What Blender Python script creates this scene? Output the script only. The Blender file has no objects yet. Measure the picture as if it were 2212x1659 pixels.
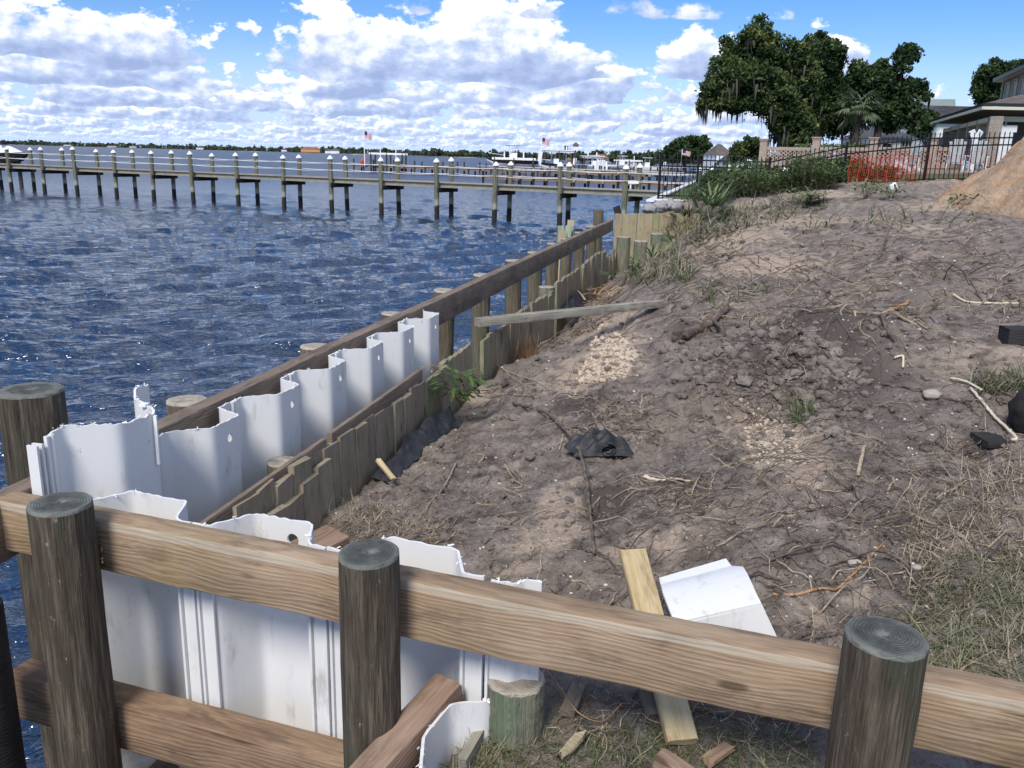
import bpy, bmesh, math, random
import numpy as np
from mathutils import Vector, Matrix, Euler
random.seed(7); RNG = np.random.default_rng(7)
SC = bpy.context.scene; COL = SC.collection
# ------------------------------------------------------------------ camera
CAM_H = 3.0                      # metres above the water
FPX, CX, CY = 1850.0, 1106.0, 829.5   # focal length and centre on a 2212 px wide sheet
ROLL = math.radians(1.5); PITCH = math.atan(490/1850.0)
cR, sR, cP, sP = math.cos(ROLL), math.sin(ROLL), math.cos(PITCH), math.sin(PITCH)
camd = bpy.data.cameras.new('camera'); cam = bpy.data.objects.new('camera', camd); COL.objects.link(cam)
camd.sensor_width = 36; camd.lens = FPX/2212*36; camd.clip_start = 0.05; camd.clip_end = 20000
_f = Vector((0, cP, -sP)); _u0 = Vector((0, sP, cP)); _x = Vector((1, 0, 0))
_r = _x*cR + _u0*sR; _u = _u0*cR - _x*sR
cam.matrix_world = Matrix(((_r.x, _u.x, -_f.x, 0), (_r.y, _u.y, -_f.y, 0), (_r.z, _u.z, -_f.z, CAM_H), (0, 0, 0, 1)))
SC.camera = cam
# ------------------------------------------------------------------ view and light
SC.view_settings.view_transform = 'Standard'; SC.view_settings.look = 'None'
SC.view_settings.gamma = 1; SC.view_settings.exposure = 0.40; SC.view_settings.use_curve_mapping = False
SC.cycles.max_bounces = 8; SC.cycles.diffuse_bounces = 3; SC.cycles.transparent_max_bounces = 8
SC.cycles.use_denoising = True
SUN_AZ, SUN_EL = math.radians(203), math.radians(48)   # azimuth clockwise from +Y (behind the camera, to the left)
sund = bpy.data.lights.new('sun', 'SUN'); sun = bpy.data.objects.new('sun', sund); COL.objects.link(sun)
sund.energy = 3.0; sund.angle = math.radians(18); sund.color = (1, .94, .85)
sdir = Vector((math.sin(SUN_AZ)*math.cos(SUN_EL), math.cos(SUN_AZ)*math.cos(SUN_EL), math.sin(SUN_EL)))
sun.rotation_euler = sdir.to_track_quat('Z', 'Y').to_euler(); sun.location = (0, 0, 60)

# ------------------------------------------------------------------ node helpers
def N(nt, t, ins=None, **props):
    n = nt.nodes.new(t)
    for k, v in props.items(): setattr(n, k, v)
    for k, v in (ins or {}).items():
        s = n.inputs[k]
        if isinstance(v, bpy.types.NodeSocket): nt.links.new(v, s)
        else:
            if hasattr(s.default_value, '__len__') and len(s.default_value) == 4 and hasattr(v, '__len__') and len(v) == 3: v = (*v, 1)
            s.default_value = v
    return n
def M(nt, op, a, b=None, c=None, clamp=False):
    n = nt.nodes.new('ShaderNodeMath'); n.operation = op; n.use_clamp = clamp
    for i, v in enumerate((a, b, c)):
        if v is None: continue
        if isinstance(v, bpy.types.NodeSocket): nt.links.new(v, n.inputs[i])
        else: n.inputs[i].default_value = v
    return n.outputs[0]
def SS(nt, x, lo, hi):          # smoothstep 0..1
    n = nt.nodes.new('ShaderNodeMapRange'); n.interpolation_type = 'SMOOTHSTEP'
    nt.links.new(x, n.inputs[0]); n.inputs[1].default_value = lo; n.inputs[2].default_value = hi
    return n.outputs[0]
def XYZ(nt, x, y, z):
    return N(nt, 'ShaderNodeCombineXYZ', {0: x, 1: y, 2: z}).outputs[0]
def MIX(nt, fac, a, b, mode='MIX'):
    n = nt.nodes.new('ShaderNodeMix'); n.data_type = 'RGBA'; n.blend_type = mode
    for i, v in ((0, fac), (6, a), (7, b)):
        if isinstance(v, bpy.types.NodeSocket): nt.links.new(v, n.inputs[i])
        elif i == 0: n.inputs[0].default_value = v
        else: n.inputs[i].default_value = (*v, 1) if len(v) == 3 else v
    return n.outputs[2]
def NOISE(nt, vec, scale, detail=4, rough=.55, dist=0.0):
    n = N(nt, 'ShaderNodeTexNoise', {'Scale': scale, 'Detail': detail, 'Roughness': rough, 'Distortion': dist})
    if vec is not None: nt.links.new(vec, n.inputs['Vector'])
    return n.outputs[0]
def MAPV(nt, vec, scale=(1, 1, 1), loc=(0, 0, 0), rot=(0, 0, 0)):
    return N(nt, 'ShaderNodeMapping', {'Vector': vec, 'Scale': scale, 'Location': loc, 'Rotation': rot}).outputs[0]
def RAMP(nt, fac, stops, interp='LINEAR'):
    n = nt.nodes.new('ShaderNodeValToRGB'); nt.links.new(fac, n.inputs[0]); r = n.color_ramp; r.interpolation = interp
    while len(r.elements) < len(stops): r.elements.new(.5)
    for e, (p, c) in zip(r.elements, stops):
        e.position = p; e.color = (*c, 1) if hasattr(c, '__len__') else (c, c, c, 1)
    return n.outputs[0]
def BUMP(nt, h, strength=.5, dist=.02, normal=None):
    n = N(nt, 'ShaderNodeBump', {'Strength': strength, 'Distance': dist, 'Height': h})
    if normal is not None: nt.links.new(normal, n.inputs['Normal'])
    return n.outputs[0]
def new_mat(name):
    m = bpy.data.materials.new(name); m.use_nodes = True; nt = m.node_tree
    b = nt.nodes['Principled BSDF']; tc = nt.nodes.new('ShaderNodeTexCoord')
    return m, nt, b, tc
def plain(name, col, rough=.6, metal=0.0, vary=.25, scale=6.0, spec=.4, bump=0.0):
    m, nt, b, tc = new_mat(name)
    nz = NOISE(nt, tc.outputs['Object'], scale, 5, .6)
    c = MIX(nt, nz, tuple(x*(1-vary) for x in col), tuple(min(1, x*(1+vary)) for x in col))
    nt.links.new(c, b.inputs['Base Color']); b.inputs['Roughness'].default_value = rough
    b.inputs['Metallic'].default_value = metal; b.inputs['Specular IOR Level'].default_value = spec
    if bump: nt.links.new(BUMP(nt, NOISE(nt, tc.outputs['Object'], scale*6, 4), bump, .01), b.inputs['Normal'])
    return m

# ------------------------------------------------------------------ world: Nishita sky with rows of cumulus
world = bpy.data.worlds.new('World'); SC.world = world; world.use_nodes = True
def build_world():
    nt = world.node_tree; nt.nodes.clear()
    out = nt.nodes.new('ShaderNodeOutputWorld'); bg = nt.nodes.new('ShaderNodeBackground')
    STR = 0.10; bg.inputs['Strength'].default_value = STR; K = 1/STR
    sky = N(nt, 'ShaderNodeTexSky', sky_type='NISHITA', sun_disc=False, sun_elevation=SUN_EL, sun_rotation=SUN_AZ,
            air_density=1.0, dust_density=0.3, ozone_density=3.0, altitude=0)
    hs = N(nt, 'ShaderNodeHueSaturation', {'Saturation': 1.40, 'Value': .95, 'Color': sky.outputs[0]}).outputs[0]
    hs = MIX(nt, 1.0, hs, (.98, .93, 1.16), 'MULTIPLY')
    tc = nt.nodes.new('ShaderNodeTexCoord'); sep = N(nt, 'ShaderNodeSeparateXYZ', {0: tc.outputs['Generated']})
    x, y, z = sep.outputs
    az = M(nt, 'ARCTAN2', x, y)
    hor = M(nt, 'SQRT', M(nt, 'ADD', M(nt, 'MULTIPLY', x, x), M(nt, 'MULTIPLY', y, y)))
    te = M(nt, 'DIVIDE', z, M(nt, 'MAXIMUM', hor, .001))
    clear = M(nt, 'MULTIPLY', SS(nt, az, .17, .42), -.17)              # fewer clouds inland
    haze = tuple(K*v for v in (.42, .60, .95))
    col = MIX(nt, M(nt, 'MULTIPLY', M(nt, 'SUBTRACT', 1.0, SS(nt, te, .01, .13)), .80), hs, haze)
    # high flat deck of broken cloud for the upper sky
    zz = M(nt, 'MAXIMUM', z, .12)
    pv = XYZ(nt, M(nt, 'DIVIDE', x, zz), M(nt, 'DIVIDE', y, zz), 0.3)
    pn = NOISE(nt, pv, 1.15, 6, .58)
    pa = M(nt, 'MULTIPLY', SS(nt, pn, .49, .59), SS(nt, te, .24, .36))
    pc = MIX(nt, SS(nt, pn, .46, .72), tuple(K*v for v in (.95, .96, .98)), tuple(K*v for v in (.46, .54, .70)))
    col = MIX(nt, pa, col, pc); high = col
    fade = M(nt, 'SUBTRACT', 1.0, SS(nt, te, .36, .48))
    rows = [(.0060, .15, 2), (.0090, .14, 3), (.0135, .13, 3), (.020, .125, 4), (.029, .12, 4), (.042, .14, 5), (.060, .13, 5), (.084, .135, 6), (.150, .02, 6), (.23, -.02, 5)]
    for k, (tb, cov, det) in enumerate(rows):
        X = M(nt, 'DIVIDE', az, tb); Z = M(nt, 'SUBTRACT', M(nt, 'DIVIDE', te, tb), 1.0)
        seed = 3.7*k + 1.3
        base = NOISE(nt, XYZ(nt, X, seed, 0), .9, 2, .5)                     # where clouds stand, and their base line
        Zb = M(nt, 'ADD', Z, M(nt, 'MULTIPLY', M(nt, 'SUBTRACT', base, .5), .30))
        v1 = XYZ(nt, M(nt, 'MULTIPLY', X, .62), M(nt, 'MULTIPLY', Z, .95), seed)
        v2 = XYZ(nt, M(nt, 'ADD', M(nt, 'MULTIPLY', X, .62), -.07), M(nt, 'ADD', M(nt, 'MULTIPLY', Z, .95), .10), seed)
        n1 = NOISE(nt, v1, 1.15, det, .60); n2 = NOISE(nt, v2, 1.15, max(2, det-1), .60)
        below = M(nt, 'MULTIPLY', M(nt, 'MAXIMUM', M(nt, 'MULTIPLY', Zb, -1.0), 0.0), 2.6)
        above = M(nt, 'MULTIPLY', M(nt, 'MAXIMUM', Zb, 0.0), .20)
        sh = M(nt, 'ADD', M(nt, 'SUBTRACT', M(nt, 'SUBTRACT', n1, above), below), cov)
        sh = M(nt, 'ADD', sh, M(nt, 'ADD', clear, M(nt, 'MULTIPLY', M(nt, 'SUBTRACT', base, .5), .42)))
        a = SS(nt, sh, .50, .545)
        lit = M(nt, 'ADD', M(nt, 'MULTIPLY', M(nt, 'SUBTRACT', n1, n2), 4.2), .50)
        hgt = SS(nt, Zb, -.10, .85)
        thick = SS(nt, sh, .52, .80)
        t = M(nt, 'ADD', M(nt, 'MULTIPLY', lit, .80), M(nt, 'MULTIPLY', hgt, .52))
        t = M(nt, 'SUBTRACT', t, M(nt, 'ADD', M(nt, 'MULTIPLY', thick, .20), .09), None, True)
        cc = RAMP(nt, t, [(.05, (.27, .35, .58)), (.36, (.42, .51, .73)), (.60, (.76, .80, .88)), (.82, (1.0, .99, .97))])
        cc = MIX(nt, 1.0, cc, (K, K, K), 'MULTIPLY')
        hz = min(.72, .0070/tb*.62)
        cc = MIX(nt, hz, cc, tuple(K*v for v in (.50, .62, .86)))
        col = MIX(nt, M(nt, 'MULTIPLY', a, M(nt, 'MULTIPLY', fade, .97) if tb > .1 else .97), col, cc)
    nt.links.new(col, bg.inputs['Color'])
    # the rows of cloud stand low over the horizon: the zenith and the ground side need only the plain sky
    top = nt.nodes.new('ShaderNodeBackground'); top.inputs['Strength'].default_value = STR; nt.links.new(high, top.inputs['Color'])
    low = nt.nodes.new('ShaderNodeBackground'); low.inputs['Strength'].default_value = 1.0; low.inputs['Color'].default_value = (.30, .38, .52, 1)
    m1 = N(nt, 'ShaderNodeMixShader', {0: M(nt, 'GREATER_THAN', te, .50), 1: bg.outputs[0], 2: top.outputs[0]})
    m2 = N(nt, 'ShaderNodeMixShader', {0: M(nt, 'LESS_THAN', te, -.003), 1: m1.outputs[0], 2: low.outputs[0]})
    nt.links.new(m2.outputs[0], out.inputs['Surface'])
build_world()
world.cycles.sampling_method = 'MANUAL'; world.cycles.sample_map_resolution = 512

# ------------------------------------------------------------------ pixel helpers (2212 px wide sheet -> points in the world)
def ray(px, py):
    x = (px-CX)/FPX; y = -(py-CY)/FPX
    x, y = x*cR - y*sR, x*sR + y*cR
    return np.array([x, cP + y*sP, -sP + y*cP])
def atz(px, py, z):
    r = ray(px, py); t = (z-CAM_H)/r[2]; return Vector((t*r[0], t*r[1], z))
def atY(px, py, Y):
    r = ray(px, py); t = Y/r[1]; return Vector((t*r[0], Y, CAM_H+t*r[2]))
def atplane(px, py, p0, nrm):
    r = Vector(ray(px, py)); o = Vector((0, 0, CAM_H)); nrm = Vector(nrm); t = (Vector(p0)-o).dot(nrm)/r.dot(nrm); return o+r*t
# frames: the waterside wall (u away from the camera, n towards land) and the return wall (s to the right, m towards the camera)
A1 = math.radians(13.9); O1 = Vector((-1.79, 3.07, 0))
UD = Vector((math.sin(A1), math.cos(A1), 0)); ND = Vector((math.cos(A1), -math.sin(A1), 0))
def W(u, n, z): return O1 + UD*u + ND*n + Vector((0, 0, z))
A2 = math.radians(-18.5); O2 = Vector((-1.804, 2.957, 0))
SD = Vector((math.cos(A2), math.sin(A2), 0)); MD = Vector((math.sin(A2), -math.cos(A2), 0))
def R2(s, m, z): return O2 + SD*s + MD*m + Vector((0, 0, z))
def to_un(p): d = Vector((p[0], p[1], 0))-O1; return d.dot(UD), d.dot(ND)
def to_sm(p): d = Vector((p[0], p[1], 0))-O2; return d.dot(SD), d.dot(MD)

# ------------------------------------------------------------------ mesh helpers
class MB:
    def __init__(s): s.v = []; s.f = []; s.mi = []
    def face(s, pts, mi=0):
        i = len(s.v); s.v += [tuple(p) for p in pts]; s.f.append(tuple(range(i, i+len(pts)))); s.mi.append(mi)
    def add(s, vs, fs, mi=0):
        i = len(s.v); s.v += [tuple(p) for p in vs]
        for f in fs: s.f.append(tuple(i+j for j in f)); s.mi.append(mi)
    def box(s, c, d, rot=None, mi=0):
        hx, hy, hz = d[0]/2, d[1]/2, d[2]/2
        vs = [Vector((x, y, z)) for x in (-hx, hx) for y in (-hy, hy) for z in (-hz, hz)]
        if rot is not None: vs = [rot @ p for p in vs]
        c = Vector(c); vs = [p+c for p in vs]
        s.add(vs, [(0, 1, 3, 2), (4, 6, 7, 5), (0, 4, 5, 1), (2, 3, 7, 6), (0, 2, 6, 4), (1, 5, 7, 3)], mi)
    def bar(s, a, b, w, h, mi=0, up=(0, 0, 1)):
        a, b = Vector(a), Vector(b); d = b-a; L = d.length; x = d.normalized(); y = Vector(up).cross(x)
        if y.length < 1e-4: y = Vector((0, 1, 0)).cross(x)
        y.normalize(); z = x.cross(y)
        rot = Matrix((x, y, z)).transposed(); s.box((a+b)/2, (L, w, h), rot, mi)
    def tube(s, pts, rad, seg=6, mi=0, cap=True):
        pts = [Vector(p) for p in pts]; n = len(pts)
        if not hasattr(rad, '__len__'): rad = [rad]*n
        i0 = len(s.v); prev = None
        for i, p in enumerate(pts):
            t = (pts[min(i+1, n-1)]-pts[max(i-1, 0)])
            if t.length < 1e-6: t = Vector((0, 0, 1))
            t.normalize()
            if prev is None:
                a = t.orthogonal().normalized()
            else:
                a = prev - t*prev.dot(t)
                if a.length < 1e-5: a = t.orthogonal()
                a.normalize()
            prev = a; b = t.cross(a)
            for k in range(seg):
                w = 2*math.pi*k/seg; s.v.append(tuple(p+(a*math.cos(w)+b*math.sin(w))*rad[i]))
        for i in range(n-1):
            for k in range(seg):
                q = i0+i*seg; k2 = (k+1) % seg
                s.f.append((q+k, q+k2, q+seg+k2, q+seg+k)); s.mi.append(mi)
        if cap:
            s.f.append(tuple(i0+k for k in reversed(range(seg)))); s.mi.append(mi)
            s.f.append(tuple(i0+(n-1)*seg+k for k in range(seg))); s.mi.append(mi)
    def mesh(s, name, mats, smooth=False):
        me = bpy.data.meshes.new(name); me.from_pydata(s.v, [], s.f)
        for m in (mats if isinstance(mats, (list, tuple)) else [mats]): me.materials.append(m)
        if any(s.mi): me.polygons.foreach_set('material_index', s.mi)
        if smooth: me.polygons.foreach_set('use_smooth', [True]*len(me.polygons))
        me.update(); return me
    def build(s, name, mats, parent=None, smooth=False, bevel=0.0):
        me = s.mesh(name, mats, smooth)
        if bevel:
            bm = bmesh.new(); bm.from_mesh(me); bmesh.ops.remove_doubles(bm, verts=bm.verts, dist=1e-5)
            bmesh.ops.recalc_face_normals(bm, faces=bm.faces)
            bmesh.ops.bevel(bm, geom=bm.edges[:], offset=bevel, segments=2, affect='EDGES', profile=.6); bm.to_mesh(me); bm.free()
        return link(name, me, parent)
def link(name, me, parent=None, loc=None, rot=None):
    o = bpy.data.objects.new(name, me); COL.objects.link(o)
    if parent is not None: o.parent = parent
    if loc is not None: o.location = loc
    if rot is not None: o.rotation_euler = rot
    return o
def tag(o, label=None, cat=None, group=None, kind=None):
    for k, v in (('label', label), ('category', cat), ('group', group), ('kind', kind)):
        if v: o[k] = v
    return o
def empty(name, loc, label, cat, group=None, rotz=0.0):
    o = bpy.data.objects.new(name, None); COL.objects.link(o); o.location = loc; o.rotation_euler = (0, 0, rotz)
    o.empty_display_size = .1
    return tag(o, label, cat, group)
def vcol(me, name, vals):
    a = me.attributes.new(name, 'FLOAT', 'POINT'); a.data.foreach_set('value', np.asarray(vals, dtype=np.float32))
ORD = ['first', 'second', 'third', 'fourth', 'fifth', 'sixth', 'seventh', 'eighth', 'ninth', 'tenth', 'eleventh', 'twelfth', 'thirteenth', 'fourteenth', 'fifteenth', 'sixteenth']

# ------------------------------------------------------------------ numpy noise
_P = RNG.permutation(4096)
def pnoise(x, y, seed=0):
    xi = np.floor(x).astype(np.int64); yi = np.floor(y).astype(np.int64); xf = x-xi; yf = y-yi
    u = xf*xf*xf*(xf*(xf*6-15)+10); v = yf*yf*yf*(yf*(yf*6-15)+10)
    def g(a, b):
        h = _P[(_P[(a+seed*131) & 4095]+b) & 4095]; w = h*(2*np.pi/4096); return np.cos(w), np.sin(w)
    def d(a, b, fx, fy): gx, gy = g(a, b); return gx*fx+gy*fy
    n00 = d(xi, yi, xf, yf); n10 = d(xi+1, yi, xf-1, yf); n01 = d(xi, yi+1, xf, yf-1); n11 = d(xi+1, yi+1, xf-1, yf-1)
    return 1.41*((n00*(1-u)+n10*u)*(1-v)+(n01*(1-u)+n11*u)*v)
def fbm(x, y, oct=4, rough=.5, seed=0):
    a = 1.0; s = np.zeros_like(x); f = 1.0
    for i in range(oct):
        s += a*pnoise(x*f+i*17.3, y*f-i*9.1, seed+i); a *= rough; f *= 2.03
    return s
# ================================================================== materials shared by the setting
def ground_material():
    m, nt, b, tc = new_mat('dug_earth'); P = tc.outputs['Object']
    sand = N(nt, 'ShaderNodeAttribute', attribute_name='sand').outputs['Fac']
    dark = N(nt, 'ShaderNodeAttribute', attribute_name='dark').outputs['Fac']
    big = NOISE(nt, P, 1.3, 5, .6); mid = NOISE(nt, P, 7, 6, .65); fine = NOISE(nt, P, 55, 5, .7); grit = NOISE(nt, P, 190, 3, .7)
    c = RAMP(nt, mid, [(.30, (.088, .072, .062)), (.44, (.205, .172, .148)), (.56, (.30, .256, .222)), (.72, (.415, .365, .32))])
    c = MIX(nt, SS(nt, big, .48, .66), c, MIX(nt, mid, (.165, .132, .108), (.43, .36, .295)))
    c = MIX(nt, M(nt, 'MULTIPLY', SS(nt, fine, .54, .66), .62), c, (.06, .047, .037)); c = MIX(nt, M(nt, 'MULTIPLY', SS(nt, grit, .60, .70), .45), c, (.44, .38, .31))
    sm = M(nt, 'MULTIPLY', SS(nt, M(nt, 'ADD', sand, M(nt, 'MULTIPLY', M(nt, 'SUBTRACT', mid, .5), 1.5)), .30, .72), .9)
    c = MIX(nt, sm, c, RAMP(nt, fine, [(.3, (.33, .25, .185)), (.55, (.53, .425, .33)), (.8, (.66, .56, .46))]))
    dm = SS(nt, M(nt, 'ADD', dark, M(nt, 'MULTIPLY', M(nt, 'SUBTRACT', mid, .5), 1.0)), .40, .80)
    c = MIX(nt, M(nt, 'MULTIPLY', dm, .80), c, MIX(nt, fine, (.055, .043, .040), (.13, .105, .095)))
    vo = N(nt, 'ShaderNodeTexVoronoi', {'Vector': P, 'Scale': 42.0, 'Randomness': 1.0})
    spk = M(nt, 'MULTIPLY', M(nt, 'LESS_THAN', vo.outputs['Distance'], .20), M(nt, 'GREATER_THAN', N(nt, 'ShaderNodeSeparateColor', {0: vo.outputs['Color']}).outputs[0], .87))
    c = MIX(nt, M(nt, 'MULTIPLY', spk, .8), c, (.62, .57, .50))
    nt.links.new(c, b.inputs['Base Color']); b.inputs['Roughness'].default_value = .95; b.inputs['Specular IOR Level'].default_value = .15
    h = M(nt, 'ADD', M(nt, 'MULTIPLY', mid, .9), M(nt, 'ADD', M(nt, 'MULTIPLY', fine, .45), M(nt, 'MULTIPLY', grit, .16)))
    nt.links.new(BUMP(nt, h, 1.0, .055), b.inputs['Normal'])
    return m
MAT_EARTH = ground_material()
def sand_material():
    m, nt, b, tc = new_mat('loose_sand'); P = tc.outputs['Object']
    mid = NOISE(nt, P, 3.0, 6, .62); fine = NOISE(nt, P, 26, 5, .7); strk = NOISE(nt, MAPV(nt, P, (1.5, 1.5, 9)), 1.2, 5, .6)
    c = RAMP(nt, mid, [(.25, (.36, .235, .14)), (.5, (.56, .385, .245)), (.75, (.66, .49, .34))])
    c = MIX(nt, SS(nt, strk, .52, .70), c, (.42, .37, .31))
    c = MIX(nt, M(nt, 'MULTIPLY', SS(nt, fine, .62, .72), .7), c, (.22, .14, .09))
    nt.links.new(c, b.inputs['Base Color']); b.inputs['Roughness'].default_value = .95; b.inputs['Specular IOR Level'].default_value = .1
    nt.links.new(BUMP(nt, M(nt, 'ADD', M(nt, 'ADD', mid, strk), M(nt, 'MULTIPLY', fine, .5)), 1.0, .12), b.inputs['Normal'])
    return m
MAT_SAND = sand_material()
# ================================================================== terrain height
CTRL = [(0.32, 2.36, 1.20), (.04, 2.4, 1.18), (.87, 2.25, 1.22), (-.19, 3.34, 1.17), (.40, 3.27, 1.28), (1.56, 2.7, 1.42), (1.63, 2.38, 1.38), (.86, 3.68, 1.43), (.4, 4.68, 1.30), (-.28, 4.9, 1.19), (-.95, 4.08, 1.10),
        (-.01, 5.88, 1.20), (-.03, 7.46, 1.13), (.61, 7.82, 1.30), (1.95, 5.75, 1.95), (2.35, 5.3, 1.88), (1.55, 5.2, 1.46), (1.35, 4.5, 1.47), (1.75, 4.6, 1.58), (2.9, 6.7, 1.78), (3.7, 6.5, 1.83), (1.59, 10.1, 1.55), (1.45, 12, 1.15), (1.15, 9.5, 1.32),
        (2.9, 14.2, 1.88), (2.6, 17, .98), (2.15, 16.5, .95), (3.03, 18.4, .95), (4.0, 18.1, 1.25), (2.5, 15.4, 1.10), (3.5, 17.0, 1.45), (1.55, 13.0, .98), (1.2, 11.2, 1.0), (.85, 10.4, 1.02), (.55, 8.6, 1.06), (-.15, 6.6, 1.12), (-.6, 5.0, 1.10), (2.6, 13.0, 1.62), (1.9, 11.8, 1.48), (4.35, 14, 2.08), (5.4, 13, 2.18), (5.0, 9.0, 2.08), (5.9, 23.2, 2.12), (4.6, 20, 1.85), (3.9, 24.1, 1.90), (8.5, 23, 2.52), (10.4, 22.5, 2.70), (2.54, 4.3, 1.73), (1.97, 3.4, 1.58), (1.28, 3.35, 1.48), (1.15, 2.93, 1.38),
        (8.8, 19, 2.40), (7.5, 12.8, 2.22), (3.2, 10, 1.75), (14, 21, 2.75), (12, 12, 2.45), (5, 4, 1.95), (8, 7, 2.25), (3, 1, 1.5), (1.5, .8, 1.35), (6, 0, 1.8), (1.1, 6.6, 1.42), (2.2, 8.2, 1.70), (18, 16, 2.8), (20, 3, 2.4)]
_C = np.array(CTRL)
def _tps_fit():
    d = np.hypot(_C[:, None, 0]-_C[None, :, 0], _C[:, None, 1]-_C[None, :, 1]); K = np.where(d > 0, d*d*np.log(d+1e-12), 0)
    n = len(_C); A = np.zeros((n+3, n+3)); A[:n, :n] = K + np.eye(n)*.03; A[:n, n] = 1; A[:n, n+1:] = _C[:, :2]; A[n, :n] = 1; A[n+1:, :n] = _C[:, :2].T
    return np.linalg.solve(A, np.concatenate([_C[:, 2], np.zeros(3)]))
_TW = _tps_fit()
def gz(x, y):
    x = np.asarray(x, float); y = np.asarray(y, float); sh = x.shape; x = x.ravel(); y = y.ravel(); z = np.full(x.shape, 0.0)
    n = len(_C); z += _TW[n] + _TW[n+1]*x + _TW[n+2]*y
    for i in range(n):
        d2 = (x-_C[i, 0])**2+(y-_C[i, 1])**2; z += _TW[i]*.5*d2*np.log(d2+1e-12)
    z = np.clip(z, .9, 3.2)
    amp = np.clip(np.hypot(x, y-2)/4, .35, 1.0)
    z += .075*amp*fbm(x*.9, y*.9, 3, .5, 1) + .046*amp*fbm(x*3.1, y*3.1, 3, .55, 5)
    b = fbm(x*7, y*7, 3, .6, 9); z += .034*np.abs(b)*(.35+np.clip(.8*fbm(x*.7, y*.7, 2, .5, 21)+.5, 0, 1.3))
    z += .012*np.abs(fbm(x*26, y*26, 2, .6, 13))
    for cx, cy, rr, dd in HOLES: z -= dd*np.exp(-(((x-cx)**2+(y-cy)**2)/(rr*rr))**1.5)
    return z.reshape(sh)
HOLES = []
_T = np.concatenate([np.linspace(1.5, 9, 260), np.linspace(9.04, 32, 260)])
def G(px, py, f=None):
    """the point of the ground under a spot of the picture"""
    f = f or gq; r = ray(px, py); t = _T/r[1]
    z = CAM_H+t*r[2]; g = f(t*r[0], t*r[1]); i = int(np.argmax(z < g))
    if z[i] >= g[i]: i = len(t)-1
    if i > 0:
        a, b = z[i-1]-g[i-1], g[i]-z[i]; q = t[i-1]+(t[i]-t[i-1])*(a/(a+b) if a+b > 0 else 1)
    else: q = t[i]
    x, y = q*r[0], q*r[1]; return Vector((x, y, float(f(np.array([x]), np.array([y]))[0])))
_GX0, _GY0, _GS = -3.5, .8, .025
_GXN, _GYN = 700, 1080
_GRID = None
def gq(x, y):
    """bilinear look-up of the height grid"""
    fx = np.clip((np.asarray(x, float)-_GX0)/_GS, 0, _GXN-1.001); fy = np.clip((np.asarray(y, float)-_GY0)/_GS, 0, _GYN-1.001)
    i = fx.astype(int); j = fy.astype(int); u = fx-i; v = fy-j
    return (_GRID[i, j]*(1-u)+_GRID[i+1, j]*u)*(1-v)+(_GRID[i, j+1]*(1-u)+_GRID[i+1, j+1]*u)*v
for px, py, rr, dd in [(1225, 885, .16, .10), (1310, 1090, .13, .09), (1690, 735, .10, .06), (1430, 612, .10, .08), (1560, 880, .14, .05)]:
    p = G(px, py, gz); HOLES.append((p.x, p.y, rr, dd))
_GRID = gz(*np.meshgrid(_GX0+_GS*np.arange(_GXN), _GY0+_GS*np.arange(_GYN), indexing='ij'))
SAND = [(1310, 700, .45, 1.0), (1330, 745, .35, .9), (1290, 790, .40, .9), (1240, 815, .4, .7), (1350, 790, .3, .7), (1640, 905, .30, 1.1), (1680, 950, .28, 1.0), (1725, 1000, .25, .9), (1640, 985, .2, .6), (1215, 1090, .16, 1.0), (1205, 1150, .16, .9), (1240, 1040, .12, .8),
        (1150, 1180, .2, .6), (1540, 1100, .12, .6), (1030, 850, .35, .6), (1750, 1040, .2, .6), (1660, 580, 1.0, .75), (1580, 520, .9, .8), (1720, 480, 1.2, .8), (1830, 470, 1.1, .65), (1620, 440, .7, .7), (1780, 420, 1.0, .8), (2060, 450, 1.2, .8), (2000, 500, 1.2, .5),
        (1300, 650, .4, .6), (1560, 660, .4, .5), (2140, 780, .5, .55), (2000, 760, .4, .4), (1450, 1180, .2, .5), (1120, 1000, .15, .5), (1330, 1200, .25, .5), (1950, 560, 1.0, .4), (2150, 1000, .3, .4), (1880, 1290, .15, .4), (1780, 1340, .12, .6), (1100, 1230, .15, .5)]
DARK = [(1720, 750, .75, .9), (1820, 830, .55, .8), (1640, 800, .35, .7), (1250, 870, .25, 1.1), (1310, 1090, .15, 1.2), (1100, 800, .4, .5), (1900, 900, .4, .6), (1500, 960, .3, .5), (1850, 1000, .3, .6), (1500, 1050, .25, .5), (1950, 1150, .25, .7), (2000, 1250, .25, .8), (1700, 620, .5, .5),
        (1350, 600, .5, .7), (1450, 540, .6, .6), (1500, 700, .5, .7), (1950, 650, .6, .5), (1560, 470, .6, .5), (1440, 500, .4, .7), (1850, 640, .5, .5), (2050, 880, .35, .4), (1300, 1560, .5, .5), (1600, 1560, .5, .6), (1150, 700, .4, .6)]
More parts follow.
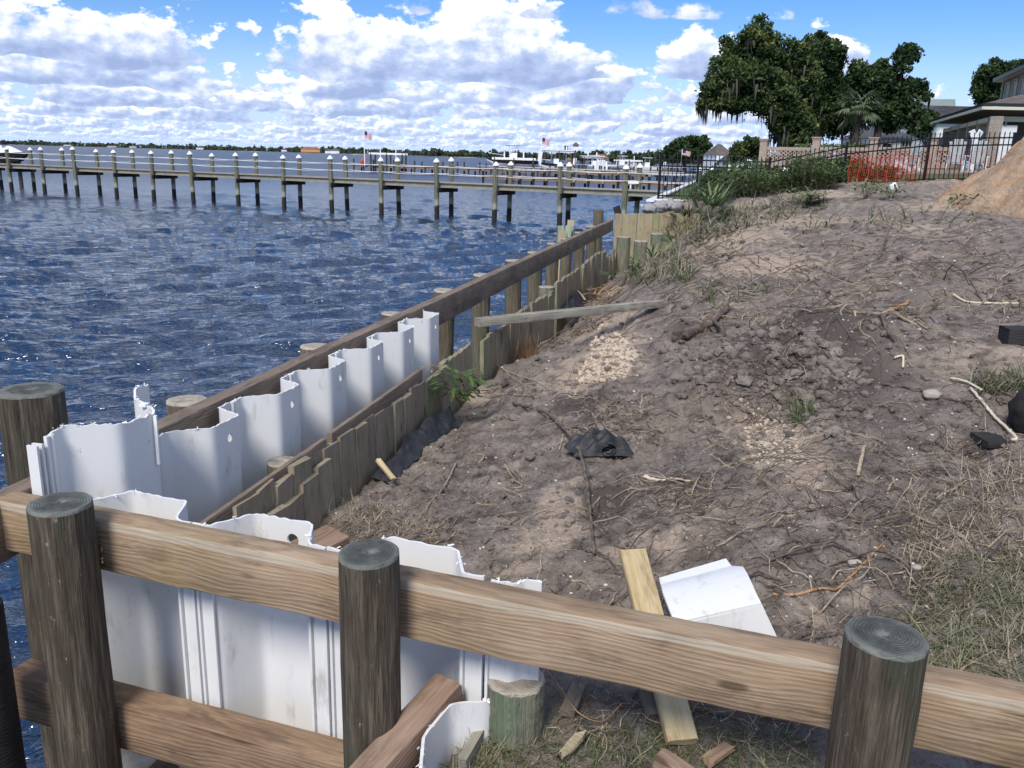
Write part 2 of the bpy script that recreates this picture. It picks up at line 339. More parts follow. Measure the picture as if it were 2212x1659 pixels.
def build_ground():
    def axis(lo, core0, core1, hi, step, grow):
        a = list(np.arange(core0, core1, step)); s = step
        while a[-1] < hi: s *= grow; a.append(a[-1]+s)
        s = step
        while a[0] > lo: s *= grow; a.insert(0, a[0]-s)
        return np.array(a)
    us = axis(-6, -1.9, 2.6, 21.4, .0165, 1.022); ns = axis(.36, .36, 3.6, 46, .0165, 1.035)
    U, Nn = np.meshgrid(us, ns, indexing='ij')
    x = O1.x + UD.x*U + ND.x*Nn; y = O1.y + UD.y*U + ND.y*Nn
    z = gz(x, y)
    s = (x-O2.x)*SD.x+(y-O2.y)*SD.y; mm = (x-O2.x)*MD.x+(y-O2.y)*MD.y
    z = np.where((mm > -.235) & (s < 1.76), -1.2, z)                    # water stands in front of the return wall
    z = np.where(Nn < .462, np.where(U < 16.6, .55, z), z)                   # foot of the old plank wall
    z = np.where((U > 16.6) & (U < 21) & (Nn < 2.6), np.minimum(z, .2 + (Nn-.3)*.85), z) # slip behind the far plank return
    a, b = U.shape; V = np.stack([x.ravel(), y.ravel(), z.ravel()], 1)
    idx = np.arange(a*b).reshape(a, b); F = np.stack([idx[:-1, :-1].ravel(), idx[:-1, 1:].ravel(), idx[1:, 1:].ravel(), idx[1:, :-1].ravel()], 1)[:, ::-1]
    me = bpy.data.meshes.new('ground'); me.vertices.add(len(V)); me.vertices.foreach_set('co', V.ravel().astype(np.float32))
    me.loops.add(F.size); me.loops.foreach_set('vertex_index', F.ravel().astype(np.int32)); me.polygons.add(len(F))
    me.polygons.foreach_set('loop_start', np.arange(0, F.size, 4).astype(np.int32)); me.polygons.foreach_set('loop_total', np.full(len(F), 4, np.int32))
    me.polygons.foreach_set('use_smooth', np.ones(len(F), bool)); me.update(); me.validate()
    for nm, spots in (('sand', SAND), ('dark', DARK)):
        w = np.zeros(len(V))
        for px, py, rr, k in spots:
            p = G(px, py); w = np.maximum(w, k*np.exp(-((V[:, 0]-p.x)**2+((V[:, 1]-p.y)*.75)**2)/(rr*rr)))
        if nm == 'sand': w = np.maximum(w, .42*np.clip((V[:, 1]-9)/6, 0, 1)*(.7+.6*fbm(V[:, 0]*.7, V[:, 1]*.35, 3, .5, 31)))
        vcol(me, nm, w)
    me.materials.append(MAT_EARTH)
    tag(link('ground', me), kind='structure')
build_ground()
# bed under the water and land further along the shore
def sheet(name, pts_fn, us, ns, mat, kind='structure', smooth=True):
    mb = MB(); k = len(ns)
    for u in us:
        for n in ns: mb.v.append(tuple(pts_fn(u, n)))
    for i in range(len(us)-1):
        for j in range(k-1): mb.f.append((i*k+j, (i+1)*k+j, (i+1)*k+j+1, i*k+j+1)); mb.mi.append(0)
    o = mb.build(name, mat, smooth=smooth); return tag(o, kind=kind)
MAT_BED = plain('muddy_bed', (.05, .042, .03), .9)
sheet('lake_bed', lambda u, n: (u, n, -1.6), np.linspace(-60, 80, 8), np.linspace(-10, 140, 8), MAT_BED)
def lawn_material():
    m, nt, b, tc = new_mat('lawn'); P = tc.outputs['Object']
    c = RAMP(nt, NOISE(nt, P, 2.2, 6, .65), [(.3, (.045, .07, .022)), (.55, (.075, .10, .035)), (.75, (.13, .13, .06))])
    nt.links.new(c, b.inputs['Base Color']); b.inputs['Roughness'].default_value = .95
    nt.links.new(BUMP(nt, NOISE(nt, P, 30, 4), .8, .05), b.inputs['Normal']); return m
MAT_LAWN = lawn_material()
def lawn_z(u, n):
    a = min(1, max(0, (n-.8)/7)); return 1.88 + a*.75 + min(1, max(0, (n-6)/12))*.55
sheet('lawn', lambda u, n: (*(W(u, n, 0)[:2]), lawn_z(u, n) - (0.0 if u > 22 else .35)), [20.6, 22.1, 24, 27, 32, 40, 52, 70, 95, 140, 220, 400, 700], [.35, .7, 1, 2, 3, 4, 5, 6, 7, 8, 10, 12, 15, 20, 30, 60, 150, 400, 700], MAT_LAWN)

# ================================================================== water
def water_material():
    m, nt, b, tc = new_mat('estuary_water'); P = tc.outputs['Object']
    ps = MAPV(nt, P, (1, 1, 1), rot=(0, 0, math.radians(-24)))
    w1 = NOISE(nt, MAPV(nt, ps, (.75, 1.5, 1)), 3.2, 2, .5, .5); w2 = NOISE(nt, MAPV(nt, ps, (.8, 1.8, 1)), 11.0, 2, .55, .5)
    h = M(nt, 'ADD', M(nt, 'MULTIPLY', w1, 1.0), M(nt, 'MULTIPLY', w2, .22))
    nt.links.new(BUMP(nt, h, 1.0, .12), b.inputs['Normal'])
    patch = NOISE(nt, MAPV(nt, P, (.05, .13, 1)), 1.0, 4, .6)
    c = MIX(nt, patch, (.012, .027, .058), (.020, .040, .080))
    nt.links.new(c, b.inputs['Base Color']); b.inputs['IOR'].default_value = 1.75; rl = N(nt, 'ShaderNodeVectorMath', {0: P}, operation='LENGTH').outputs['Value']; nt.links.new(M(nt, 'ADD', M(nt, 'MULTIPLY', SS(nt, rl, 14, 130), .33), .035), b.inputs['Roughness']); b.inputs['Specular IOR Level'].default_value = .5
    return m
def build_water():
    az = np.radians(np.linspace(-43, 25, 760))
    el = np.array([math.atan2(-ray(CX, y)[2], ray(CX, y)[1]) for y in np.linspace(1900, 349, 820)])
    rr = CAM_H/np.tan(el); rr = np.concatenate([rr, [rr[-1]*1.5, rr[-1]*2.5, rr[-1]*5, 9000]])
    Rr, Az = np.meshgrid(rr, az, indexing='ij'); x = Rr*np.sin(Az); y = Rr*np.cos(Az); z = np.zeros_like(x)
    step = (np.gradient(rr)*.5)[:, None]+.5*Rr*(az[1]-az[0]); rs = np.random.default_rng(3); main = math.radians(28)
    for i in range(90):
        L = .20*(2.0/.20)**rs.random(); th = main + rs.normal(0, .30); kx = 2*math.pi/L*math.sin(th); ky = -2*math.pi/L*math.cos(th)
        A = .0078*L**.95; ph = rs.random()*6.283
        fade = np.clip((L/(2.0*step)-.5)/.8, 0, 1)
        if fade.max() <= 0: continue
        q = np.sin(kx*x+ky*y+ph+.6*np.sin(.35*kx*y*.2+ph)); z += A*fade*(q + .30*(q*q-.5))
    gust = .85+.35*np.clip(fbm(x*.11, y*.05, 3, .55, 40)+.35, 0, 1.2); z *= gust
    a, b = x.shape; V = np.stack([x.ravel(), y.ravel(), z.ravel()], 1)
    idx = np.arange(a*b).reshape(a, b); F = np.stack([idx[:-1, :-1].ravel(), idx[1:, :-1].ravel(), idx[1:, 1:].ravel(), idx[:-1, 1:].ravel()], 1)[:, ::-1]
    me = bpy.data.meshes.new('water'); me.vertices.add(len(V)); me.vertices.foreach_set('co', V.ravel().astype(np.float32))
    me.loops.add(F.size); me.loops.foreach_set('vertex_index', F.ravel().astype(np.int32)); me.polygons.add(len(F))
    me.polygons.foreach_set('loop_start', np.arange(0, F.size, 4).astype(np.int32)); me.polygons.foreach_set('loop_total', np.full(len(F), 4, np.int32))
    me.polygons.foreach_set('use_smooth', np.ones(len(F), bool)); me.update()
    me.materials.append(water_material()); tag(link('water', me), kind='structure')
build_water()
# ================================================================== wood and vinyl materials
def wood_mat(name, cols, stain=(.06, .05, .045), stain_amt=.35, ring=19.0, grain=1.0, rough=.8, axis='X', tint2=None, seed=0.0, bump=.5, edge=None):
    """sawn lumber: object X (or Z) runs along the grain"""
    m, nt, b, tc = new_mat(name); oi = nt.nodes.new('ShaderNodeObjectInfo')
    off = XYZ(nt, M(nt, 'MULTIPLY', oi.outputs['Random'], 37.0), M(nt, 'MULTIPLY', oi.outputs['Random'], 11.0), seed)
    P = N(nt, 'ShaderNodeVectorMath', {0: tc.outputs['Object'], 1: off}, operation='ADD').outputs[0]
    rot = (0, 0, 0) if axis == 'X' else (0, math.radians(90), 0)
    if axis == 'Z': P = MAPV(nt, P, (1, 1, 1), rot=rot)
    warp = NOISE(nt, MAPV(nt, P, (.9, 3.0, 3.0)), 1.6, 3, .5)
    pw = N(nt, 'ShaderNodeVectorMath', {0: P, 1: XYZ(nt, 0.0, M(nt, 'MULTIPLY', warp, .10), M(nt, 'MULTIPLY', warp, .14))}, operation='ADD').outputs[0]
    wv = N(nt, 'ShaderNodeTexWave', {'Vector': MAPV(nt, pw, (.05, .55, 1.0)), 'Scale': ring, 'Distortion': 3.2, 'Detail': 4.0, 'Detail Scale': 2.2, 'Detail Roughness': .65}, wave_type='BANDS', bands_direction='Z', wave_profile='SIN').outputs['Fac']
    fine = NOISE(nt, MAPV(nt, P, (2.0, 60, 60)), 2.6, 5, .62); blot = NOISE(nt, MAPV(nt, P, (1.0, 3.0, 3.0)), 2.0, 5, .6)
    mold = NOISE(nt, MAPV(nt, P, (2.0, 7, 7)), 2.2, 6, .70)
    f = M(nt, 'ADD', M(nt, 'MULTIPLY', wv, .11*grain), M(nt, 'ADD', M(nt, 'MULTIPLY', fine, .46), M(nt, 'MULTIPLY', blot, .52)))
    c = RAMP(nt, f, [(.30, cols[0]), (.55, cols[1]), (.80, cols[2])])
    if tint2: c = MIX(nt, SS(nt, NOISE(nt, P, 1.1, 3), .50, .68), c, MIX(nt, 1.0, c, tint2, 'MULTIPLY'))
    c = MIX(nt, M(nt, 'MULTIPLY', SS(nt, mold, .50, .66), stain_amt), c, stain)
    kn = N(nt, 'ShaderNodeTexVoronoi', {'Vector': MAPV(nt, P, (2.6, 7.5, 7.5)), 'Scale': 1.0}); kd = M(nt, 'ADD', kn.outputs['Distance'], M(nt, 'MULTIPLY', M(nt, 'SUBTRACT', mold, .5), .12))
    c = MIX(nt, M(nt, 'MULTIPLY', M(nt, 'MULTIPLY', M(nt, 'SUBTRACT', 1.0, SS(nt, kd, .08, .15)), M(nt, 'GREATER_THAN', N(nt, 'ShaderNodeSeparateColor', {0: kn.outputs['Color']}).outputs[0], .62)), .75), c, tuple(v*.45 for v in cols[0]))
    crk = NOISE(nt, MAPV(nt, P, (.8, 34, 34)), 1.0, 3, .5); crm = NOISE(nt, P, 3.1, 2)
    crf = M(nt, 'MULTIPLY', SS(nt, crk, .67, .70), SS(nt, crm, .45, .6)); c = MIX(nt, M(nt, 'MULTIPLY', crf, .85), c, tuple(v*.25 for v in cols[0]))
    if edge:      # paler worn strip along the upper arris
        oz = N(nt, 'ShaderNodeSeparateXYZ', {0: tc.outputs['Object']}).outputs[2]
        side = M(nt, 'LESS_THAN', N(nt, 'ShaderNodeSeparateXYZ', {0: nt.nodes.new('ShaderNodeNewGeometry').outputs['True Normal']}).outputs[2], .8)
        c = MIX(nt, M(nt, 'MULTIPLY', M(nt, 'MULTIPLY', side, SS(nt, M(nt, 'ADD', oz, M(nt, 'MULTIPLY', M(nt, 'SUBTRACT', blot, .5), .03)), edge-.003, edge+.003)), .55), c, MIX(nt, fine, (.30, .265, .20), (.56, .52, .42)))
    nt.links.new(c, b.inputs['Base Color']); b.inputs['Roughness'].default_value = rough; b.inputs['Specular IOR Level'].default_value = .2
    h = M(nt, 'SUBTRACT', M(nt, 'ADD', M(nt, 'MULTIPLY', fine, .7), M(nt, 'MULTIPLY', wv, .3)), M(nt, 'MULTIPLY', crf, 1.2)); nt.links.new(BUMP(nt, h, bump, .006), b.inputs['Normal'])
    return m
MAT_BEAM = wood_mat('treated_timber', [(.15, .102, .065), (.30, .215, .138), (.44, .345, .245)], stain_amt=.42, stain=(.085, .055, .04), tint2=(.95, .98, .80), edge=.068)
MAT_BEAM2 = wood_mat('treated_timber_damp', [(.12, .072, .046), (.26, .175, .11), (.38, .28, .185)], stain_amt=.5, stain=(.08, .055, .045), tint2=(1.0, .82, .72), seed=4)
MAT_WALER = wood_mat('weathered_waler', [(.10, .074, .055), (.205, .158, .12), (.31, .25, .195)], stain_amt=.45, grain=.7, seed=9)
MAT_PLANK = wood_mat('old_plank', [(.14, .112, .078), (.28, .235, .17), (.40, .355, .27)], stain=(.10, .08, .06), stain_amt=.5, axis='Z', grain=.6, tint2=(.82, 1.0, .84), seed=2)
MAT_PLANK_PALE = wood_mat('pale_plank', [(.20, .165, .10), (.37, .315, .20), (.48, .43, .30)], stain=(.15, .11, .065), stain_amt=.35, axis='Z', grain=.6, tint2=(.85, 1.0, .85), seed=3)
MAT_FRESH = wood_mat('fresh_board', [(.29, .21, .10), (.47, .375, .21), (.60, .51, .33)], stain=(.14, .07, .03), stain_amt=.4, ring=9, seed=5)
MAT_DARKWOOD = wood_mat('dark_and_shaded_wood', [(.012, .011, .011), (.03, .028, .027), (.06, .056, .054)], stain_amt=.3, seed=6)  # dark timber tone; on the mooring pile it stands in for deep shadow
MAT_GREYWOOD = wood_mat('grey_board', [(.15, .135, .105), (.28, .26, .21), (.42, .41, .36)], stain=(.07, .06, .05), stain_amt=.5, seed=7)
MAT_REDWOOD = wood_mat('reddish_timber', [(.13, .082, .058), (.25, .17, .122), (.36, .265, .20)], stain_amt=.4, stain=(.08, .05, .04), seed=8)
def pile_mat(name, cols, green=(.055, .07, .045), gamt=.5, fleck=(.42, .34, .23)):
    m, nt, b, tc = new_mat(name); oi = nt.nodes.new('ShaderNodeObjectInfo')
    P = N(nt, 'ShaderNodeVectorMath', {0: tc.outputs['Object'], 1: XYZ(nt, M(nt, 'MULTIPLY', oi.outputs['Random'], 23.0), 0.0, M(nt, 'MULTIPLY', oi.outputs['Random'], 9.0))}, operation='ADD').outputs[0]
    strk = NOISE(nt, MAPV(nt, P, (22, 22, 1.6)), 1.7, 6, .66); fib = NOISE(nt, MAPV(nt, P, (90, 90, 4)), 1.6, 4, .65); blot = NOISE(nt, MAPV(nt, P, (6, 6, 2.2)), 1.4, 5, .6)
    c = RAMP(nt, M(nt, 'ADD', M(nt, 'MULTIPLY', strk, .62), M(nt, 'MULTIPLY', fib, .38)), [(.33, cols[0]), (.50, cols[1]), (.68, cols[2])])
    c = MIX(nt, M(nt, 'MULTIPLY', SS(nt, blot, .50, .66), gamt), c, MIX(nt, fib, tuple(.5*v for v in green), tuple(1.6*v for v in green)))
    vo = N(nt, 'ShaderNodeTexVoronoi', {'Vector': MAPV(nt, P, (30, 30, 9)), 'Scale': 1.0}); fl = M(nt, 'MULTIPLY', SS(nt, NOISE(nt, MAPV(nt, P, (34, 34, 14)), 1.0, 5, .75), .63, .69), M(nt, 'GREATER_THAN', NOISE(nt, P, 5.5, 3), .50))
    c = MIX(nt, M(nt, 'MULTIPLY', fl, .75), c, fleck)
    nt.links.new(c, b.inputs['Base Color']); b.inputs['Roughness'].default_value = .85; b.inputs['Specular IOR Level'].default_value = .2
    nt.links.new(BUMP(nt, M(nt, 'ADD', M(nt, 'MULTIPLY', strk, 1.0), M(nt, 'MULTIPLY', fib, .5)), .9, .02), b.inputs['Normal'])
    return m
MAT_PILE = pile_mat('weathered_pile', [(.026, .021, .016), (.086, .069, .051), (.21, .175, .13)])
MAT_PILE_GREY = pile_mat('grey_pile', [(.055, .045, .032), (.135, .115, .082), (.25, .215, .155)], green=(.10, .115, .08), gamt=.6)
MAT_STUMP = pile_mat('green_stump', [(.07, .068, .048), (.19, .19, .14), (.31, .29, .19)], green=(.12, .17, .11), gamt=.65)
def endgrain_mat(name, cols, pale=(.34, .36, .33)):
    m, nt, b, tc = new_mat(name); P = tc.outputs['Object']
    nz = NOISE(nt, P, 9, 4, .6); pd = N(nt, 'ShaderNodeVectorMath', {0: P, 1: XYZ(nt, M(nt, 'MULTIPLY', nz, .025), M(nt, 'MULTIPLY', nz, .018), 0.0)}, operation='ADD').outputs[0]
    rg = N(nt, 'ShaderNodeTexWave', {'Vector': MAPV(nt, pd, (1, 1, 0)), 'Scale': 38.0, 'Distortion': 1.6, 'Detail': 2.0}, wave_type='RINGS', rings_direction='Z').outputs['Fac']
    sx = N(nt, 'ShaderNodeSeparateXYZ', {0: P}); rad = M(nt, 'SQRT', M(nt, 'ADD', M(nt, 'MULTIPLY', sx.outputs[0], sx.outputs[0]), M(nt, 'MULTIPLY', sx.outputs[1], sx.outputs[1])))
    blot = NOISE(nt, P, 22, 5, .65)
    c = RAMP(nt, M(nt, 'ADD', M(nt, 'MULTIPLY', rg, .13), M(nt, 'MULTIPLY', blot, .88)), [(.25, cols[0]), (.5, cols[1]), (.8, cols[2])])
    c = MIX(nt, M(nt, 'MULTIPLY', SS(nt, M(nt, 'SUBTRACT', rad, M(nt, 'MULTIPLY', nz, .04)), .05, .075), .55), c, pale)
    c = MIX(nt, M(nt, 'MULTIPLY', M(nt, 'SUBTRACT', 1.0, SS(nt, rad, .008, .035)), SS(nt, blot, .42, .6)), c, pale)
    nt.links.new(c, b.inputs['Base Color']); b.inputs['Roughness'].default_value = .8
    nt.links.new(BUMP(nt, M(nt, 'ADD', rg, blot), .5, .006), b.inputs['Normal']); return m
MAT_END = endgrain_mat('pile_end', [(.024, .027, .023), (.062, .068, .058), (.14, .145, .125)], (.21, .215, .19))
MAT_END_PALE = endgrain_mat('pile_end_pale', [(.16, .13, .10), (.34, .29, .22), (.55, .50, .42)], (.45, .42, .36))
def vinyl_mat(name='white_vinyl', mud=.5):
    m, nt, b, tc = new_mat(name); P = tc.outputs['Object']
    big = NOISE(nt, MAPV(nt, P, (1, 1, .5)), 3.0, 5, .6); dirt = NOISE(nt, MAPV(nt, P, (3, 3, .9)), 3.2, 6, .70); spot = NOISE(nt, P, 16, 5, .72)
    c = MIX(nt, big, (.66, .665, .66), (.74, .745, .735))
    dm = M(nt, 'MULTIPLY', SS(nt, dirt, .56, .74), .62)
    c = MIX(nt, dm, c, (.36, .33, .29))
    c = MIX(nt, M(nt, 'MULTIPLY', SS(nt, spot, .66, .72), .7), c, (.30, .24, .18))
    scr = NOISE(nt, MAPV(nt, P, (40, 40, 2.2), rot=(.25, .12, 0)), 1.0, 4, .6); c = MIX(nt, M(nt, 'MULTIPLY', M(nt, 'MULTIPLY', SS(nt, scr, .68, .72), SS(nt, big, .50, .60)), .55), c, (.40, .38, .36))
    pz = N(nt, 'ShaderNodeSeparateXYZ', {0: P}).outputs[2]; c = MIX(nt, M(nt, 'MULTIPLY', M(nt, 'MULTIPLY', M(nt, 'SUBTRACT', 1.0, SS(nt, M(nt, 'ADD', pz, M(nt, 'MULTIPLY', dirt, .5)), .65, 1.25)), SS(nt, spot, .38, .6)), mud), c, (.34, .31, .26))
    nt.links.new(c, b.inputs['Base Color']); b.inputs['Roughness'].default_value = .42; b.inputs['Specular IOR Level'].default_value = .4
    nt.links.new(BUMP(nt, NOISE(nt, MAPV(nt, P, (1, 1, .3)), 9, 4), .12, .02), b.inputs['Normal'])
    return m
MAT_VINYL = vinyl_mat(); MAT_VINYL_CLEAN = vinyl_mat('white_vinyl_offcut', 0.0)
MAT_SHRED = plain('shredded_vinyl', (.82, .82, .80), .7, vary=.15, scale=40)

# ================================================================== builders
def timber(name, a, b, w, h, mat, up=(0, 0, 1), bev=.008, warp=.0015, label=None, cat=None, group=None, parent=None, ragged=0.0):
    a, b = Vector(a), Vector(b); L = (b-a).length; x = (b-a).normalized(); y = Vector(up).cross(x).normalized(); z = x.cross(y)
    hw, hh = w/2, h/2; cs = []
    for sy, sz, a0 in ((1, 1, 0), (-1, 1, 90), (-1, -1, 180), (1, -1, 270)):
        for k in range(3):
            t = math.radians(a0+k*45); cs.append((sy*(hw-bev)+bev*math.cos(t), sz*(hh-bev)+bev*math.sin(t)))
    st = max(4, int(L/.06)); sd = random.random()*50; mb = MB(); K = len(cs)
    for i in range(st+1):
        t = -L/2+L*i/st
        for j, (cy, cz) in enumerate(cs):
            d = warp*2*(random.random()-.5) + .004*math.sin(t*1.7+sd)
            e = 0.0
            if ragged and i in (0, st): e = random.uniform(-ragged, ragged)
            mb.v.append((t+e, cy+d, cz+warp*2*(random.random()-.5)+.003*math.sin(t*1.3+sd*2)))
    for i in range(st):
        for j in range(K): mb.f.append((i*K+j, (i+1)*K+j, (i+1)*K+(j+1) % K, i*K+(j+1) % K)); mb.mi.append(0)
    mb.f.append(tuple(range(K))); mb.mi.append(0); mb.f.append(tuple(st*K+j for j in reversed(range(K)))); mb.mi.append(0)
    me = mb.mesh(name, mat); bm = bmesh.new(); bm.from_mesh(me); bmesh.ops.recalc_face_normals(bm, faces=bm.faces); bm.to_mesh(me); bm.free()
    me.polygons.foreach_set('use_smooth', [True]*len(me.polygons)); me.set_sharp_from_angle(angle=math.radians(40))
    o = link(name, me, parent); c = (a+b)/2
    o.matrix_world = Matrix(((x.x, y.x, z.x, c.x), (x.y, y.y, z.y, c.y), (x.z, y.z, z.z, c.z), (0, 0, 0, 1)))
    return tag(o, label, cat, group)
def pile_mesh(r, h, seg=28, rows=26, rough=.018, taper=.04, mats=None, tilt=.02, seed=0):
    """round pile standing on local z=0, top at z=h"""
    rs = np.random.default_rng(seed); th = np.linspace(0, 2*np.pi, seg, endpoint=False)
    lob = sum(rs.normal(0, .012/k)*np.cos(k*th+rs.random()*6.28) for k in (2, 3, 4)); mb = MB()
    tx, ty = rs.normal(0, tilt, 2)
    zz = np.concatenate([np.linspace(0, h-.012, rows), [h-.004, h]]); gro = rs.normal(0, .010, seg)
    for i, z in enumerate(zz):
        ins = 0 if i < rows else (.010 if i == rows else .045)
        rr = r*(1+lob+gro*(.5+.5*math.sin(z*3))) * (1+taper*(1-z/h)) * (1-ins) + r*rs.normal(0, rough*.5, seg)
        if i == rows+1: rr = rr*1.0
        for k in range(seg):
            xx, yy = rr[k]*math.cos(th[k]), rr[k]*math.sin(th[k])
            mb.v.append((xx, yy, z + (xx*tx+yy*ty if z > h*.9 else 0) + (rs.normal(0, .003) if i == rows else 0)))
    R_ = len(zz)
    for i in range(R_-1):
        for k in range(seg):
            k2 = (k+1) % seg; mb.f.append((i*seg+k, i*seg+k2, (i+1)*seg+k2, (i+1)*seg+k)); mb.mi.append(0 if i < rows-1 else 1)
    ci = len(mb.v); mb.v.append((0, 0, h-.002))
    for q in (.33, .66):
        for k in range(seg):
            a = mb.v[(R_-1)*seg+k]; mb.v.append((a[0]*(1-q), a[1]*(1-q), h + (a[2]-h)*(1-q)+rs.normal(0, .0015)))
    l0 = (R_-1)*seg; l1 = ci+1; l2 = ci+1+seg
    for p_, q_ in ((l0, l1), (l1, l2)):
        for k in range(seg): k2 = (k+1) % seg; mb.f.append((p_+k, p_+k2, q_+k2, q_+k)); mb.mi.append(1)
    for k in range(seg): mb.f.append((l2+k, l2+(k+1) % seg, ci)); mb.mi.append(1)
    me = mb.mesh('pile', mats or [MAT_PILE, MAT_END], True); me.set_sharp_from_angle(angle=math.radians(50)); return me
def pile(name, top, r, z0, label, mats=None, group=None, lean=(0, 0), seed=0, cat='post', parent=None, **kw):
    top = Vector(top); h = top.z-z0; me = pile_mesh(r, h, mats=mats, seed=seed, **kw); o = link(name, me, parent)
    ax = Vector((lean[0], lean[1], 1)).normalized(); o.rotation_euler = ax.to_track_quat('Z', 'Y').to_euler()
    o.location = top-ax*h; return tag(o, label, cat, group)
def extrude_profile(pts, z0, z1, th, ragged=.004, nz=10, sub=.02, mat=None, top_fn=None):
    """thin wall following pts (list of 2-d points in the wall frame), corners rounded; returns MB in that frame"""
    P = [Vector((p[0], p[1], 0)) for p in pts]; Q = [P[0]]
    for i in range(1, len(P)-1):
        a, b, c = P[i-1], P[i], P[i+1]; r = min(.028, (b-a).length*.4, (c-b).length*.4)
        p0 = b+(a-b).normalized()*r; p1 = b+(c-b).normalized()*r
        for k in range(5): t = k/4; Q.append(p0*(1-t)**2+b*2*t*(1-t)+p1*t*t)
    Q.append(P[-1]); D = []
    for i in range(len(Q)-1):
        n = max(1, int((Q[i+1]-Q[i]).length/sub))
        for k in range(n): D.append(Q[i].lerp(Q[i+1], k/n))
    D.append(Q[-1]); n = len(D); nor = []
    for i in range(n):
        t = (D[min(i+1, n-1)]-D[max(i-1, 0)]).normalized(); nor.append(Vector((-t.y, t.x, 0)))
    tops = [z1 + random.uniform(-ragged, ragged) + (top_fn(i/(n-1)) if top_fn else 0) for i in range(n)]
    mb = MB()
    for side in (0.5, -0.5):
        for i in range(n):
            q = D[i]+nor[i]*th*side
            for j in range(nz+1):
                f = j/nz; mb.v.append((q.x, q.y, z0+(tops[i]-z0)*f))
    k = nz+1; o = n*k
    for i in range(n-1):
        for j in range(nz):
            a = i*k+j; mb.f.append((a, a+1, a+k+1, a+k)); mb.f.append((o+a, o+a+k, o+a+k+1, o+a+1))
        a = i*k+nz; mb.f.append((a, o+a, o+a+k, a+k))
    for i in (0, n-1):
        for j in range(nz):
            a = i*k+j; mb.f.append((a, o+a, o+a+1, a+1) if i == 0 else (a, a+1, o+a+1, o+a))
    mb.mi = [0]*len(mb.f); return mb, D, tops
def frame_matrix(origin, ex, ey):
    return Matrix(((ex.x, ey.x, 0, origin.x), (ex.y, ey.y, 0, origin.y), (0, 0, 1, 0), (0, 0, 0, 1)))
def fix_mesh(me, ang=40):
    bm = bmesh.new(); bm.from_mesh(me); bmesh.ops.remove_doubles(bm, verts=bm.verts, dist=1e-6); bmesh.ops.recalc_face_normals(bm, faces=bm.faces); bm.to_mesh(me); bm.free()
    me.polygons.foreach_set('use_smooth', [True]*len(me.polygons)); me.set_sharp_from_angle(angle=math.radians(ang)); me.update()
def cut_holes(o, holes, axis):
    for c, r in holes:
        mb = MB(); a = Vector(axis).normalized(); mb.tube([Vector(c)-a*.06, Vector(c)+a*.06], r, 14); me = mb.mesh('cutter', MAT_VINYL); fix_mesh(me)
        k = link('cutter', me); k.matrix_world = o.matrix_world.copy(); md = o.modifiers.new('b', 'BOOLEAN'); md.object = k; md.operation = 'DIFFERENCE'; md.solver = 'EXACT'
        bpy.context.view_layer.update(); dg = bpy.context.evaluated_depsgraph_get(); nm = bpy.data.meshes.new_from_object(o.evaluated_get(dg))
        o.modifiers.clear(); nm.set_sharp_from_angle(angle=math.radians(28)); o.data = nm; bpy.data.objects.remove(k)
def shred(pts, amt=1.0, parent=None, frame=None):
    """ragged curls of plastic left by the saw along a cut edge"""
    mb = MB()
    for p in pts:
        for k in range(int(3*amt)+1):
            c = Vector(p)+Vector((random.uniform(-.012, .012), random.uniform(-.008, .008), random.uniform(-.004, .008)))
            d = Vector((random.gauss(0, 1), random.gauss(0, 1), random.gauss(.2, .6))).normalized()*random.uniform(.003, .010); e = Vector((random.gauss(0, 1), random.gauss(0, 1), random.gauss(0, 1))).normalized()*.003
            mb.face([c-d-e, c+d-e*.6, c+d+e, c-d+e*.7]); mb.face([c-d-e, c+d*.6+e*2, c+e])
    o = mb.build('shavings', MAT_SHRED, parent); return tag(o, kind='stuff')

# ================================================================== the new seawall: walers, piles, white sheets
timber('waler_beam', W(-1.3, -.048, 1.635), W(16.15, -.048, 1.635), .094, .235, MAT_WALER, label='long weathered timber waler running along the water side of the white sheets', cat='beam')
timber('waler_beam', R2(-.03, .05, 1.655), R2(4.1, .05, 1.655), .098, .195, MAT_BEAM, label='brown timber beam across the foreground, upper of the two between the posts', cat='beam')
timber('waler_beam', R2(-.06, .06, .955), R2(1.72, .06, .955), .12, .19, MAT_BEAM2, label='reddish brown lower timber beam in front of the white sheets', cat='beam')
pile('front_post', atplane(130, 1085, R2(0, .20, 0), MD), .100, -1.0, 'thick mossy round post nearest the water in front of the beam', seed=11, cat='post')
pile('front_post', atplane(797, 1192, R2(0, .19, 0), MD), .089, -1.0, 'round post with dark ringed top standing mid beam beside the diagonal timber', seed=12)
pile('front_post', atplane(1915, 1372, R2(0, .200, 0), MD), .095, .6, 'round post with wet green top at right of the foreground beam', seed=13)
pile('corner_pile', W(.2, -.2, 2.05), .122, -1.2, 'thick round pile standing in the water beside the corner of the beams', seed=14, cat='pile')
_dp = atz(-26, 1500, 1.1); pile('mooring_pile', (_dp.x, _dp.y, 1.45), .085, -1.0, 'pile coloured nearly black for deep shadow at the bottom left edge of the picture', [MAT_DARKWOOD, MAT_DARKWOOD], seed=15, cat='pile')  # the deep shadow over this pile is put into its near black colour
PU = [(1.22, 1.73), (2.68, 1.72), (4.1, 1.71), (5.42, 1.72), (6.76, 1.71), (8.2, 1.72), (9.45, 1.70), (10.75, 1.71), (11.9, 1.69), (13.2, 1.70), (14.5, 1.72)]
for i, (u, zt) in enumerate(PU):
    pile('waterside_pile', W(u, -.21, zt), .098+.01*random.random(), -1.0, f'round pile behind the long waler, {ORD[i]} after the corner pile', [MAT_PILE_GREY, MAT_END_PALE], 'piles along the long waler', seed=20+i, lean=(random.gauss(0, .012), random.gauss(0, .012)), cat='pile')
